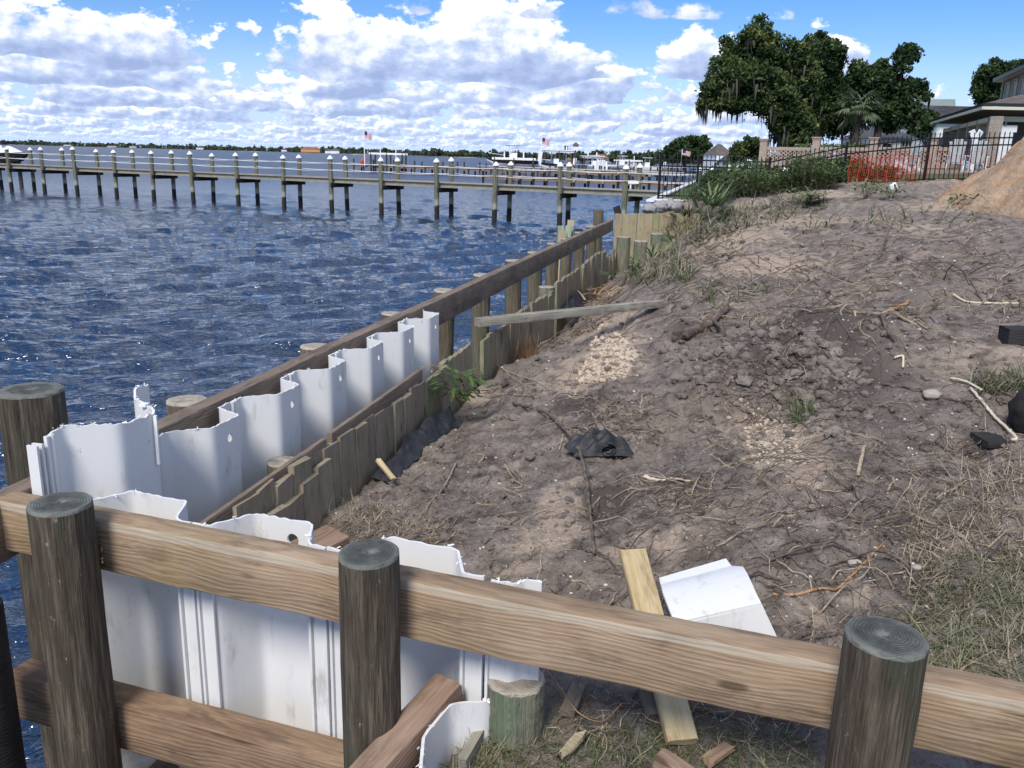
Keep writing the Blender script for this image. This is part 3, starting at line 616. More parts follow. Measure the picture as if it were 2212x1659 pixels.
pile('waterside_pile', W(15.35, -.21, 2.0), .10, -1.0, 'tall dark round pile at the far end of the long waler', [MAT_PILE_GREY, MAT_END], 'piles along the long waler', seed=40, cat='pile')
# sheets along the water; the wall frame has x = u and y = n
M1 = frame_matrix(O1, UD, ND)
def vinyl_sheet(name, mat4, pts, z0, z1, label, group, hole=None, ragged=.003, top_fn=None, ribs=(), shreds=0.0, lips=True, lip_z=0.0):
    mb, D, tops = extrude_profile(pts, z0, z1, .0095, ragged, top_fn=top_fn)
    me = mb.mesh(name, MAT_VINYL); fix_mesh(me, 45); o = link(name, me); o.matrix_world = mat4; tag(o, label, 'sheet pile', group)
    if hole: cut_holes(o, [hole[0]], hole[1])
    if lips:
        for e in (0,):
            q = D[e]; l = MB()
            for dx, rr in ((-.012, .010), (.010, .012)):
                l.tube([(q.x+dx, q.y+.004, z0), (q.x+dx, q.y+.004, z1+lip_z)], rr, 8)
            b_ = l.build('interlock', MAT_VINYL, o, True); b_.data.set_sharp_from_angle(angle=math.radians(45))
    if shreds:
        shred([(D[i].x, D[i].y, tops[i]) for i in range(0, len(D), 1) if random.random() < shreds], 1.0, o)
    return o
LOCKS = [-.03, .585, 1.20, 1.81, 2.41, 3.0, 3.58]
for i, u0 in enumerate(LOCKS):
    w = (LOCKS[i+1]-u0) if i < 6 else .52
    pts = [(u0+.012, .065), (u0+.09, .06), (u0+.205, .222), (u0+.43, .222), (u0+.495, .065), (u0+w-.012, .06)]
    z1 = 1.95 if i == 0 else 1.75
    top = (lambda t: .0) if i else (lambda t: (.05 if t > .86 else .012*math.sin(t*9)))
    lab = ['tall white sheet pile at the corner with a sawn slot and ragged top', 'white sheet pile with a rust brown spot, next to the tall corner sheet', 'white sheet pile behind the green stub post, third from the corner', 'white sheet pile with peeling brown smears, fourth from the corner', 'white sheet pile fifth from the corner along the water', 'white sheet pile sixth from the corner along the water', 'last white sheet pile at the far end of the row'][i]
    hole = None if i == 0 else (((u0+.335, .222, 1.66), .021), (0, 1, 0))
    o = vinyl_sheet('sheet_pile', M1, pts, -1.2, z1, lab, 'white sheets along the water', hole, .006 if i == 0 else .003, top, shreds=.25 if i == 0 else .10, lip_z=.0)
    if i == 0:      # the sawn strip that hangs from the cut
        s = MB(); s.bar((u0+.405, .236, 1.93), (u0+.40, .238, 1.72), .012, .016); s.box((u0+.455, .15, 1.955), (.03, .03, .012)); tag(s.build('sawn_strip', MAT_SHRED, o), 'white sawn strip hanging from the slot')
        l = MB()
        for dx in (-.055, -.03): l.box((u0+dx, .055, .38), (.010, .045, 3.1))
        l.build('corner_lip', MAT_VINYL, o)
# sheets of the return wall; frame x = s, y = m
M2 = frame_matrix(O2, SD, MD)
RS = [(.10, .245), (.655, .80), (1.19, 1.335), (1.745, 1.90)]
labs = ['white sheet pile of the near wall, leftmost behind the thick mossy post', 'white sheet pile of the near wall between the thick post and the middle post', 'white sheet pile of the near wall behind the middle post with ragged top']
for i in range(3):
    a0, a1 = RS[i]; b0, b1 = RS[i+1]; fa = a1+.075; fb = b0-.085
    pts = [((a0+a1)/2, -.035), (a1, -.035), (fa, -.2), (fb, -.2), (b0, -.035), ((b0+b1)/2-.006, -.035)]
    hole = (((fb-.08, -.2, 1.655), .024), (0, 1, 0)) if i == 1 else None
    o = vinyl_sheet('sheet_pile', M2, pts, -1.2, 1.735, labs[i], 'white sheets of the near wall', hole, .0035, (lambda t: .005*math.sin(t*7+1)), shreds=.12, lips=False)
    l = MB()
    for xx in (b0+.004, (b0+b1)/2-.008, (b0+b1)/2+.012): l.box((xx, -.026, .25), (.011, .016, 2.9))
    for xx in (a1-.004,): l.box((xx, -.027, .25), (.012, .012, 2.9))
    l.build('lock_rib', MAT_VINYL, o, bevel=.003)
pts = [to_sm(atz(*q, 1.335)) for q in ((1075, 1470), (1062, 1512), (970, 1522), (915, 1588), (903, 1720))]
o = vinyl_sheet('sheet_pile', M2, pts, .2, 1.335, 'low white sheet end bent into a trough under the beam beside the old stump', 'white sheets of the near wall', None, .003, lips=False, shreds=.1)
# end strip beyond the third sheet
vinyl_sheet('sheet_pile', M2, [(1.84, -.035), (1.91, -.035), (1.935, -.07), (1.99, -.08)], .3, 1.735, 'narrow white sheet edge closing the near wall beside the stump', 'white sheets of the near wall', None, .004, shreds=.2, lips=False)
# loose offcut on the dirt
def loose_sheet():
    rows = [((1424, 1248, 1.500), (1568, 1206, 1.520)), ((1427, 1262, 1.497), (1580, 1222, 1.517)), ((1428, 1264, 1.515), (1605, 1224, 1.540)), ((1432, 1280, 1.520), (1614, 1238, 1.546)), ((1450, 1325, 1.512), (1634, 1282, 1.540)), ((1458, 1345, 1.500), (1644, 1302, 1.528)), ((1462, 1356, 1.480), (1650, 1314, 1.508)), ((1480, 1420, 1.360), (1686, 1392, 1.385)), ((1490, 1470, 1.270), (1708, 1440, 1.295))]
    n = 12; top = []
    for L, Rr in rows:
        a_, b_ = atz(*L), atz(*Rr); top.append([a_.lerp(b_, k/n) for k in range(n+1)])
    mb = MB(); K = n+1; R_ = len(rows)
    for dz in (0, -.009):
        for r_ in top:
            for p in r_: mb.v.append((p.x, p.y+dz*.3, p.z+dz))
    for i in range(R_-1):
        for k in range(n): q = i*K+k; mb.f.append((q, q+1, q+K+1, q+K)); o_ = R_*K; mb.f.append((o_+q, o_+q+K, o_+q+K+1, o_+q+1))
    for i in range(R_-1):
        for k in (0, n): q = i*K+k; mb.f.append((q, q+K, R_*K+q+K, R_*K+q))
    for k in range(n):
        for i in (0, R_-1): q = i*K+k; mb.f.append((q, q+1, R_*K+q+1, R_*K+q))
    mb.mi = [0]*len(mb.f); c = Vector(mb.v[0]); mb.v = [tuple(Vector(p)-c) for p in mb.v]
    me = mb.mesh('sheet_offcut', MAT_VINYL_CLEAN); fix_mesh(me, 22); o = link('sheet_offcut', me); o.location = c
    tag(o, 'white bent offcut of sheet pile lying on the dirt beside the pale board', 'sheet pile')
loose_sheet()
# ================================================================== old wall
def plank_mesh(w, h, t, seed, mat, skew=0.0):
    rs = np.random.default_rng(seed); mb = MB(); k = 7
    for yy in (-t/2, t/2):
        for j in range(k+1):
            z = h*j/k
            for xx in (-w/2, w/2):
                e = rs.normal(0, .0018); zz = z + ((xx/w*skew + rs.normal(0, .004)) if j == k else 0); mb.v.append((xx*(1-.02*rs.random())+e, yy+rs.normal(0, .001), zz))
    n = 2*(k+1)
    for j in range(k):
        a = 2*j; mb.f += [(a, a+1, a+3, a+2), (n+a, n+a+2, n+a+3, n+a+1), (a, a+2, n+a+2, n+a), (a+1, n+a+1, n+a+3, a+3)]
    a = 2*k; mb.f += [(a, a+1, n+a+1, n+a), (0, n, n+1, 1)]; mb.mi = [0]*len(mb.f); return mb.mesh('plank', mat)
OLD = empty('plank_wall', W(0, .44, 0), 'old weathered plank bulkhead between the white sheets and the dirt', 'bulkhead')
def put_plank(par, u, n, z0, z1, w, t, lean=0.0, tip=0.0, mat=None, seed=0, base=None, ex=None, ey=None, skew=0.0):
    me = plank_mesh(w, z1-z0, t, seed, mat or MAT_PLANK, skew); o = link('plank', me); ex = ex or UD; ey = ey or ND
    p = (W(u, n, z0) if base is None else base); m = Matrix(((ex.x, ey.x, 0, p.x), (ex.y, ey.y, 0, p.y), (0, 0, 1, p.z), (0, 0, 0, 1)))
    o.parent = par; o.matrix_basis = Matrix.LocRotScale(par.location, par.rotation_euler, None).inverted() @ m @ Matrix.Rotation(tip, 4, 'X') @ Matrix.Rotation(lean, 4, 'Y'); return o
bpy.context.view_layer.update()
u = .12; i = 0
while u < 15.4:
    w = random.uniform(.14, .20); gap = .002; top = 1.43+.02*math.sin(u*1.3)+random.uniform(-.018, .014); lean = random.gauss(0, .006); skip = False; tip = random.gauss(.02, .015)
    if u < .5: top = 1.39
    if 1.25 < u < 1.45: lean = .05
    if 3.55 < u < 4.6: lean = -.07+random.gauss(0, .02); top += .02; tip = .07
    if 4.45 < u < 4.62: skip = True
    if 5.9 < u < 6.5: top += .0
    if 7.6 < u < 7.75: skip = True
    if u > 7.75: top += .07
    if u > 12.2: top = 1.36+random.uniform(-.14, .10); skip = random.random() < .15
    if not skip: put_plank(OLD, u+w/2, .432+random.uniform(-.006, .006), .55, top, w, .036, lean, tip, seed=i, skew=random.uniform(-.012, .012))
    u += w+gap; i += 1
u = .22
for k in range(8):       # a second, shorter layer of boards on the land side
    w = random.uniform(.13, .19); put_plank(OLD, u+w/2, .482+random.uniform(0, .012), .7, [1.26, 1.27, 1.24, 1.31, 1.33, 1.32, 1.36, 1.38][k]+random.uniform(-.008, .008), w, .034, random.gauss(.01, .012), random.gauss(.03, .01), seed=200+k, skew=random.uniform(-.015, .015)); u += w+random.choice([.003, .004, .016])
for a_, b_, z_ in ((.1, 1.55, 1.40), (1.62, 3.1, 1.43)):
    t_ = timber('ledger', W(a_, .398, z_), W(b_, .398, z_+.02), .03, .12, MAT_WALER); t_.parent = OLD; t_.matrix_parent_inverse = OLD.matrix_world.inverted()
# far return of the old wall
RET = empty('plank_wall', W(17.1, .4, 0), 'pale plank return wall closing the bank at the far end of the waler', 'bulkhead')
bpy.context.view_layer.update()
ra = atz(1328, 462, 1.78); rb = atz(1505, 458, 1.85); dx = (rb-ra); dx.z = 0; RL = dx.length; dx.normalize(); dy = Vector((-dx.y, dx.x, 0)); k = 0; q = 0.0
while q < RL:
    w = random.uniform(.15, .19); p = ra+dx*(q+w/2); p.z = .3; put_plank(RET, 0, 0, .3, 1.78+.04*q/RL+random.uniform(-.012, .012), w, .04, random.gauss(0, .006), 0, MAT_PLANK_PALE, 300+k, base=p, ex=dx, ey=dy); q += w+.003; k += 1
for i, (px, py, zt, r) in enumerate([(610, 985, 1.44, .082), (1213, 607, 1.45, .10)]):
    p = W(*[(1.25, .315), (7.9, .30)][i], zt); pile('old_pile', p, r, -.6, ['short greenish old pile stub between the white sheets and the planks', 'old pale pile stub behind the planks near the gap in the wall'][i], [MAT_STUMP, MAT_END_PALE], seed=50+i, cat='pile')
for i, (px, py, zt) in enumerate([(1290, 490, 1.62), (1345, 505, 1.50), (1385, 495, 1.55)]):
    p = W([13.6, 14.3, 15.6][i], [.55, .8, 1.0][i], zt); pile('old_pile', p, .13, .2, f'old grey green pile stub in the weeds by the far end, {ORD[i]} from the camera', [MAT_STUMP, MAT_END_PALE], 'old stubs in the weeds', seed=60+i, cat='pile')
p = atz(1115, 1462, 1.39); pile('tree_stump', p, .092, .9, 'old sawn pile stump with pale rings and green flaking sides', [MAT_STUMP, MAT_END_PALE], seed=70, cat='stump', rough=.05)
MAT_GREEN = wood_mat('green_plank', [(.13, .17, .12), (.27, .34, .25), (.40, .47, .37)], stain=(.10, .09, .06), stain_amt=.5, axis='Z', grain=.6, seed=15)
# splintered planks standing in the water outside the waler
SPL = empty('splintered_planks', W(13.2, -.55, 0), 'bundle of splintered green planks leaning in the water beyond the waler', 'planks')
for k in range(8):
    b0 = W(12.9+.10*k, -.50-.015*k, -.2); put_plank(SPL, 0, 0, 0, 2.05-.05*abs(k-3)+random.uniform(-.12, .1), .13, .04, random.gauss(0, .03), .16+.028*k, MAT_PLANK_PALE if k % 3 == 0 else MAT_GREEN, 400+k, base=b0, ex=ND, ey=-UD)

# torn fibres and gouges on the near posts
MAT_SPLINT = plain('torn_wood', (.40, .31, .20), .85, vary=.35, scale=40)
def gouge(post, zoff, ang, n=14, w=.05, h=.03):
    me = post.data; zt = max(v.co.z for v in me.vertices); r = max(math.hypot(v.co.x, v.co.y) for v in me.vertices)*.99; mb = MB()
    for k in range(n):
        a = ang+random.gauss(0, w/r*.5); z = zt-zoff+random.gauss(0, h*.4); c = Vector((math.cos(a)*r, math.sin(a)*r, z)); t = Vector((-math.sin(a), math.cos(a), 0)); o_ = Vector((math.cos(a), math.sin(a), 0)); L = random.uniform(.006, .02)
        mb.add([c-t*L, c+t*L, c+Vector((0, 0, random.uniform(.004, .014)))+o_*.004, c-Vector((0, 0, random.uniform(.003, .012)))+o_*.006], [(0, 1, 2), (0, 3, 1), (1, 3, 2), (2, 3, 0)])
    tag(mb.build('torn_fibres', MAT_SPLINT, post), kind='stuff')
_posts = [o for o in bpy.data.objects if o.name.startswith('front_post')]; _posts.sort(key=lambda o: o.location.x)
for o, L in zip(_posts, ([(.22, -2.2, 22, .06, .05), (.62, -1.1, 16, .03, .06)], [(.20, -1.2, 14, .06, .012), (.19, -1.9, 8, .03, .01)], [(.26, -1.2, 12, .07, .012), (.05, -1.7, 12, .05, .02)])):
    for z, a, n, w, h in L: gouge(o, z, a, n, w, h)
gouge([o for o in bpy.data.objects if o.name.startswith('corner_pile')][0], .30, -1.3, 24, .05, .05)
# ================================================================== loose boards and timbers
def board_px(name, p0, p1, w, t, mat, label, up=(0, 0, 1), cat='board', ragged=.006, bev=.005):
    return timber(name, p0, p1, w, t, mat, up=up, bev=bev, label=label, cat=cat, ragged=ragged)
a = W(4.85, .30, 1.535); b = G(1424, 662)+Vector((0, 0, .03)); board_px('loose_board', a, b, .10, .075, MAT_GREYWOOD, 'long grey board lying from the plank wall onto the dirt')
a = atz(1368, 1190, 1.60); b = atz(1476, 1604, 1.245); dd = (b-a).normalized(); board_px('treated_board', a, b, .098, .036, MAT_FRESH, 'pale yellow treated board with a knot leaning under the foreground beam', up=dd.cross(Vector((1, .15, 0))).normalized()*-1)
a = atz(975, 1490, 1.33); b = atz(752, 1740, 1.22); board_px('diagonal_timber', a, b, .105, .10, MAT_REDWOOD, 'split reddish square timber lying diagonally beside the middle post', cat='timber', bev=.009)
a = atz(1058, 1560, 1.20); b = atz(1000, 1660, 1.17); board_px('buried_plank', a, b, .03, .09, MAT_GREYWOOD, 'grey plank edge beside the white trough and the stump')
a = G(640, 1150)+Vector((0, 0, .03)); b = G(718, 1130)+Vector((0, 0, .03)); board_px('board_offcut', W(.70, .60, 1.17), W(.98, .74, 1.20), .19, .04, MAT_REDWOOD, 'short brown board lying flat behind the white sheets', ragged=.01)
a = atz(1420, 1640, 1.24); b = atz(1600, 1760, 1.20); board_px('red_block', a, b, .055, .06, MAT_REDWOOD, 'square reddish timber end at the bottom edge in the grass', cat='timber', bev=.004)
a = G(1215, 1655)+Vector((0, 0, .03)); b = G(1258, 1612)+Vector((0, 0, .045)); board_px('wood_chip', a, b, .03, .018, MAT_PLANK_PALE, 'pale split wood chip in the grass right of the stump', cat='wood chip', ragged=.02, bev=.003)
a = G(1525, 1655)+Vector((0, 0, .02)); b = G(1572, 1628)+Vector((0, 0, .03)); board_px('wood_chip', a, b, .04, .02, MAT_BEAM2, 'dark striped wood chip in the grass left of the right post', cat='wood chip', ragged=.015, bev=.003)
a = G(2165, 742)+Vector((0, 0, .05)); b = a+Vector((1.3, -.12, .02)); board_px('dark_timber', a, b, .13, .12, MAT_DARKWOOD, 'dark wet square timber at the right edge above the grass', cat='timber')
a = G(2112, 967)+Vector((0, 0, .04)); b = a+Vector((.9, .06, .02)); board_px('dark_board', a, b, .16, .035, MAT_DARKWOOD, 'thin dark board at the right edge below the black log')
a = G(800, 1000); b = G(828, 1020); board_px('broken_stake', W(2.02, .52, 1.20), W(1.92, .66, 1.13), .035, .02, MAT_FRESH, 'small broken orange stake at the foot of the planks', cat='stake')
a = G(2190, 1110)+Vector((0, 0, .0))
a = G(1420, 1545); board_px('dark_plank', G(1248, 1500)+Vector((0, 0, .03)), G(1225, 1560)+Vector((0, 0, .03)), .05, .03, MAT_WALER, 'dark plank end under the foreground beam right of the stump')
board_px('dark_stake', G(1385, 1510)+Vector((0, 0, .06)), G(1410, 1560)+Vector((0, 0, .02)), .05, .025, MAT_WALER, 'dark stake beside the pale board under the beam', cat='stake')
def bark_mat(name, c0, c1):
    m, nt, b, tc = new_mat(name); P = tc.outputs['Object']; n = NOISE(nt, P, 24, 5, .7); n2 = NOISE(nt, P, 90, 4, .6)
    nt.links.new(MIX(nt, SS(nt, n, .35, .68), c0, c1), b.inputs['Base Color']); b.inputs['Roughness'].default_value = .9
    nt.links.new(BUMP(nt, M(nt, 'ADD', n, M(nt, 'MULTIPLY', n2, .4)), .9, .015), b.inputs['Normal']); return m
MAT_ROOT = bark_mat('root_bark', (.06, .045, .035), (.20, .155, .12)); MAT_ROOT_PALE = bark_mat('pale_root', (.25, .19, .12), (.50, .41, .29)); MAT_ROOT_GOLD = bark_mat('golden_root', (.24, .13, .06), (.50, .31, .16))
MAT_BLACK = plain('black_log', (.012, .011, .011), .8, vary=.5, scale=20, bump=.8)
MAT_RHIZ = plain('cream_rhizome', (.58, .50, .37), .6, vary=.2, scale=30)
def lump(name, c, dims, mat, label, cat, rot=0.0, seed=0, amp=.12, freq=2.5, sub=4, parent=None, kind=None):
    bm = bmesh.new(); bmesh.ops.create_icosphere(bm, subdivisions=sub, radius=1.0); rs = seed*3.7
    from mathutils import noise as mn
    for v in bm.verts:
        d = 1+amp*mn.noise(v.co*freq+Vector((rs, rs, 0)))*2+amp*.5*mn.noise(v.co*freq*2.7+Vector((0, rs, 0)))
        v.co = Vector((v.co.x*d*dims[0], v.co.y*d*dims[1], v.co.z*d*dims[2]))
    me = bpy.data.meshes.new(name); bm.to_mesh(me); bm.free(); me.materials.append(mat); me.polygons.foreach_set('use_smooth', [True]*len(me.polygons))
    o = link(name, me, parent, c, (0, 0, rot)); return tag(o, label, cat, kind=kind)
p = G(2205, 930); lump('black_log', p+Vector((.06, 0, .10)), (.13, .10, .14), MAT_BLACK, 'charred black log end at the right edge', 'log', seed=3, amp=.08)
# ------------------------------------------------------------------ roots and twigs traced over the dirt
def smooth_path(pts, n=6):
    out = []
    P = [pts[0]]+list(pts)+[pts[-1]]
    for i in range(1, len(P)-2):
        for k in range(n):
            t = k/n; p0, p1, p2, p3 = P[i-1], P[i], P[i+1], P[i+2]
            out.append(.5*((2*p1)+(p2-p0)*t+(2*p0-5*p1+4*p2-p3)*t*t+(3*p1-p0-3*p2+p3)*t**3))
    out.append(P[-2]); return out
def root_thing(name, px, rad, mat, label, cat='root', lift=.0, arch=None, taper=.45, seg=7, branches=(), wig=.15):
    def path(px, lift, arch):
        pts = []
        for i, q in enumerate(px):
            g = G(q[0], q[1]); g.z += lift + (arch[i] if arch else 0); pts.append(g)
        return smooth_path(pts, 7)
    mb = MB(); pts = path(px, lift, arch); n = len(pts)
    pts = [p+Vector((random.gauss(0, rad*wig), random.gauss(0, rad*wig), random.gauss(0, rad*wig))) for p in pts]
    mb.tube(pts, [rad*(1-(1-taper)*i/n)*random.uniform(.9, 1.1) for i in range(n)], seg)
    for bp, br in branches:
        q = path(bp, lift, None); mb.tube(q, [br*(1-.6*i/len(q)) for i in range(len(q))], 5)
    o = mb.build(name, mat, None, True); c = pts[0].copy()
    o.data.transform(Matrix.Translation(-c)); o.location = c
    return tag(o, label, cat)
root_thing('curved_root', [(1108, 876), (1170, 897), (1212, 935), (1244, 985), (1262, 1045), (1272, 1110), (1279, 1170), (1284, 1205)], .0135, MAT_ROOT, 'thick grey brown root curving over the dirt past the black fabric', lift=.02, arch=[0, .01, .03, .05, .05, .03, .01, 0])
root_thing('root_log', [(1462, 735), (1490, 725), (1520, 712), (1545, 695), (1572, 672)], .055, MAT_ROOT, 'thick gnarled root log half buried on the dirt', 'log', .03, taper=.5, branches=[([(1540, 700), (1560, 720), (1558, 740)], .02), ([(1500, 715), (1480, 700), (1462, 690)], .015)], wig=.12)
root_thing('golden_root', [(1668, 1290), (1720, 1290), (1770, 1278), (1805, 1280), (1830, 1258), (1870, 1218), (1908, 1178)], .0062, MAT_ROOT_GOLD, 'long golden root lying beyond the right post', lift=.012, taper=.7)
root_thing('thin_root', [(1682, 1128), (1708, 1165), (1700, 1200), (1680, 1240), (1672, 1262)], .004, MAT_ROOT, 'thin bent brown root right of the white offcut', lift=.008)
root_thing('rhizome', [(1905, 835), (1960, 842), (2005, 850), (2060, 868), (2095, 880)], .008, MAT_ROOT, 'dark runner lying on the right of the dark mound', lift=.015)
root_thing('rhizome', [(2095, 845), (2125, 880), (2150, 910), (2192, 950), (2185, 960)], .0085, MAT_RHIZ, 'cream jointed runner lying near the right edge beside the black log', lift=.02, taper=.9)
root_thing('rhizome', [(2052, 824), (2085, 832), (2120, 850)], .007, MAT_RHIZ, 'short cream runner between the dark runner and the right edge', lift=.02, taper=.9)
root_thing('rhizome', [(1930, 780), (1945, 776), (1950, 778), (1950, 800)], .0075, MAT_RHIZ, 'kinked cream stalk lying on top of the dark mound', lift=.02, taper=.9)
root_thing('rhizome', [(2058, 640), (2085, 655), (2130, 660), (2200, 660)], .009, MAT_RHIZ, 'straight cream runner high on the right of the bank', lift=.02, taper=.9)
root_thing('pale_root', [(1050, 775), (1085, 800), (1120, 815), (1160, 828), (1200, 850)], .006, MAT_ROOT_PALE, 'pale root running from the green plant over the dirt', lift=.015, branches=[([(1085, 800), (1110, 822), (1150, 845)], .004)])
root_thing('pale_root', [(1030, 858), (1080, 855), (1130, 858), (1160, 860)], .006, MAT_ROOT_PALE, 'short straight pale root below the green plant', lift=.015)
root_thing('pale_root', [(985, 1005), (960, 1055), (930, 1090), (905, 1125)], .0055, MAT_ROOT_PALE, 'pale curved root in front of the old planks', lift=.015)
root_thing('pale_root', [(1090, 1010), (1110, 1040), (1128, 1055), (1105, 1060)], .005, MAT_ROOT_PALE, 'small looped pale root left of the curved root', lift=.015, branches=[([(1085, 1012), (1105, 1022), (1130, 1050)], .0035)])
root_thing('split_stick', [(1392, 1033), (1420, 1042), (1460, 1040), (1490, 1044)], .011, MAT_RHIZ, 'pale splintered stick lying on the dirt near the dark hole', 'stick', .012, taper=.3)
root_thing('peg_stick', [(1852, 1033), (1864, 990)], .010, MAT_ROOT_PALE, 'short pale peg of wood leaning below the dark mound', 'stick', .02, arch=[0, .05], taper=.8)
root_thing('dark_stick', [(1898, 560), (1910, 535), (1928, 513)], .016, MAT_ROOT, 'dark stick standing out of the bank far up right', 'stick', .0, arch=[0, .12, .25], taper=.6, branches=[([(1912, 540), (1920, 570), (1935, 590)], .014)])
root_thing('dark_stick', [(1905, 690), (1915, 720), (1930, 745)], .018, MAT_ROOT, 'dark forked stick lying behind the dark mound', 'stick', .03)
root_thing('grass_wire', [(1180, 1485), (1215, 1540), (1250, 1570), (1300, 1580), (1340, 1560)], .0022, MAT_ROOT_GOLD, 'thin golden runner arching through the grass beside the stump', 'runner', .02, arch=[.05, .06, .03, .02, .05], taper=.9, seg=5)
root_thing('pale_twig', [(1640, 1560), (1690, 1558), (1740, 1566), (1780, 1570)], .003, MAT_ROOT_GOLD, 'thin orange twig in the grass left of the right post', 'twig', .02, taper=.8, seg=5)
root_thing('bark_piece', [(1920, 675), (1950, 665), (1962, 655)], .02, MAT_ROOT_GOLD, 'reddish torn bark piece on the bank behind the dark mound', 'bark', .02, taper=.7)
# fine roots, fibres and straw: nobody could count them
def scatter_pts(n, poly, dens=None):
    out = []; xs = [p[0] for p in poly]; ys = [p[1] for p in poly]
    def inside(x, y):
        c = False; j = len(poly)-1
        for i in range(len(poly)):
            if (poly[i][1] > y) != (poly[j][1] > y) and x < (poly[j][0]-poly[i][0])*(y-poly[i][1])/(poly[j][1]-poly[i][1])+poly[i][0]: c = not c
            j = i
        return c
    while len(out) < n:
        x, y = random.uniform(min(xs), max(xs)), random.uniform(min(ys), max(ys))
        if inside(x, y): out.append((x, y))
    return out
DIRT = [(640, 1160), (1000, 860), (1150, 690), (1300, 600), (1480, 480), (2212, 440), (2212, 1480), (1900, 1500), (1100, 1280)]
def gz1(x, y): return float(gq(np.array([x]), np.array([y]))[0])
def fibres():
    jobs = []
    for n, poly, L, r in ((620, DIRT, .22, .0026), (520, [(1300, 600), (1480, 500), (2212, 470), (2212, 700), (1500, 720)], .45, .0042), (220, [(620, 1110), (760, 1080), (980, 1130), (1000, 1200), (700, 1190)], .14, .0018), (200, [(1450, 900), (1900, 860), (1950, 1180), (1750, 1200), (1450, 1000)], .2, .0022), (170, [(1920, 1000), (2212, 900), (2212, 1220), (1900, 1250)], .22, .0026),
                          (240, [(1410, 480), (1560, 470), (1600, 560), (1420, 600)], .4, .006), (150, [(1240, 840), (1400, 850), (1420, 950), (1230, 960)], .16, .003), (120, [(1400, 1040), (1540, 1020), (1540, 1110), (1400, 1110)], .14, .0024), (160, [(1200, 1500), (1780, 1500), (1790, 1600), (1200, 1620)], .16, .002), (130, [(1180, 720), (1300, 640), (1330, 680), (1200, 760)], .3, .005)):
        for q in scatter_pts(n, poly): jobs.append((q, L*random.lognormvariate(0, .5), r*random.lognormvariate(0, .35)))
    groups = {0: MB(), 1: MB()}; P = [G(*q) for q, _, _ in jobs]; paths = []; flat = []
    for (q, L, r), g in zip(jobs, P):
        a = random.uniform(0, 6.28); k = 7; x, y = g.x, g.y; pts = []
        for i in range(k):
            pts.append((x, y)); a += random.gauss(0, .38); x += math.cos(a)*L/k; y += math.sin(a)*L/k
        paths.append(pts); flat += pts
    fl = np.array(flat); z = gq(fl[:, 0], fl[:, 1]).reshape(-1, 7)
    for (q, L, r), pts, zz in zip(jobs, paths, z):
        hop = random.random()*L*.22
        p3 = [(x, y, zi+r*.6+hop*math.sin(math.pi*i/6)*random.uniform(.5, 1)) for i, ((x, y), zi) in enumerate(zip(pts, zz))]
        if any((to_sm(p)[1] > -.25 and to_sm(p)[0] < 1.8) or to_un(p)[1] < .50 for p in p3): continue
        groups[1 if random.random() < .30 else 0].tube(p3, [r*(1-.6*i/7) for i in range(7)], 4, cap=False)
    tag(groups[0].build('fine_roots', MAT_ROOT), 'dark fine roots and twigs strewn over the dirt', 'roots', kind='stuff')
    tag(groups[1].build('fine_roots', MAT_ROOT_PALE), 'pale fine roots and straw strewn over the dirt', 'roots', kind='stuff')
fibres()
# clods and shell grit
MAT_CRUMB = plain('sandy_crumbs', (.47, .39, .30), .95, vary=.3, scale=50)
def clods():
    ico = bmesh.new(); bmesh.ops.create_icosphere(ico, subdivisions=1, radius=1.0); iv = np.array([v.co[:] for v in ico.verts]); fi = [tuple(v.index for v in f.verts) for f in ico.faces]; ico.free()
    rs = np.random.default_rng(5)
    def field(name, n, poly, smin, smax, mat, label, flat=.7):
        q = scatter_pts(n, poly); c = [G(*p) for p in q]; V = []; F = []
        k = 0
        for p in c:
            sm = to_sm(p); un = to_un(p)
            if (sm[1] > -.26 and sm[0] < 1.9) or un[1] < .52: continue
            d = math.hypot(p.x, p.y); s = smin*(smax/smin)**(rs.random()**2.2)*min(1.6, max(.8, d/5))
            v = iv*(1+rs.normal(0, .16, (len(iv), 1)))*np.array([s*rs.uniform(.7, 1.3), s*rs.uniform(.7, 1.3), s*flat]); a = rs.random()*6.28
            x = v[:, 0]*math.cos(a)-v[:, 1]*math.sin(a)+p.x; y = v[:, 0]*math.sin(a)+v[:, 1]*math.cos(a)+p.y; V.append(np.stack([x, y, v[:, 2]+p.z+s*.2], 1))
            F += [(f[0]+k, f[1]+k, f[2]+k) for f in fi]; k += len(iv)
        me = bpy.data.meshes.new(name); me.from_pydata(np.concatenate(V).tolist(), [], F); me.materials.append(mat)
        for nm in ('sand', 'dark'): vcol(me, nm, np.repeat(rs.random(k//len(iv))*.35, len(iv)))
        me.update(); tag(link(name, me), label, 'clods', kind='stuff')
    field('clods', 3800, DIRT, .006, .036, MAT_EARTH, 'crumbs and clods of dark earth over the bank')
    field('shell_grit', 700, DIRT, .0035, .010, plain('shell_grit', (.60, .55, .47), .8, vary=.3, scale=60), 'pale shell grit and small stones in the dirt')
    field('clods', 900, [(1300, 690), (1380, 760), (1350, 820), (1240, 830), (1280, 740)], .005, .02, MAT_CRUMB, 'pale sandy crumbs on the light streak of dirt')
    field('clods', 700, [(1600, 860), (1700, 880), (1740, 1010), (1620, 1000)], .004, .016, MAT_CRUMB, 'pale sandy crumbs below the dark mound')
    field('clods', 900, [(1420, 760), (1700, 690), (1880, 800), (1840, 960), (1560, 870)], .010, .045, MAT_EARTH, 'larger dark clods on the mound')
clods()
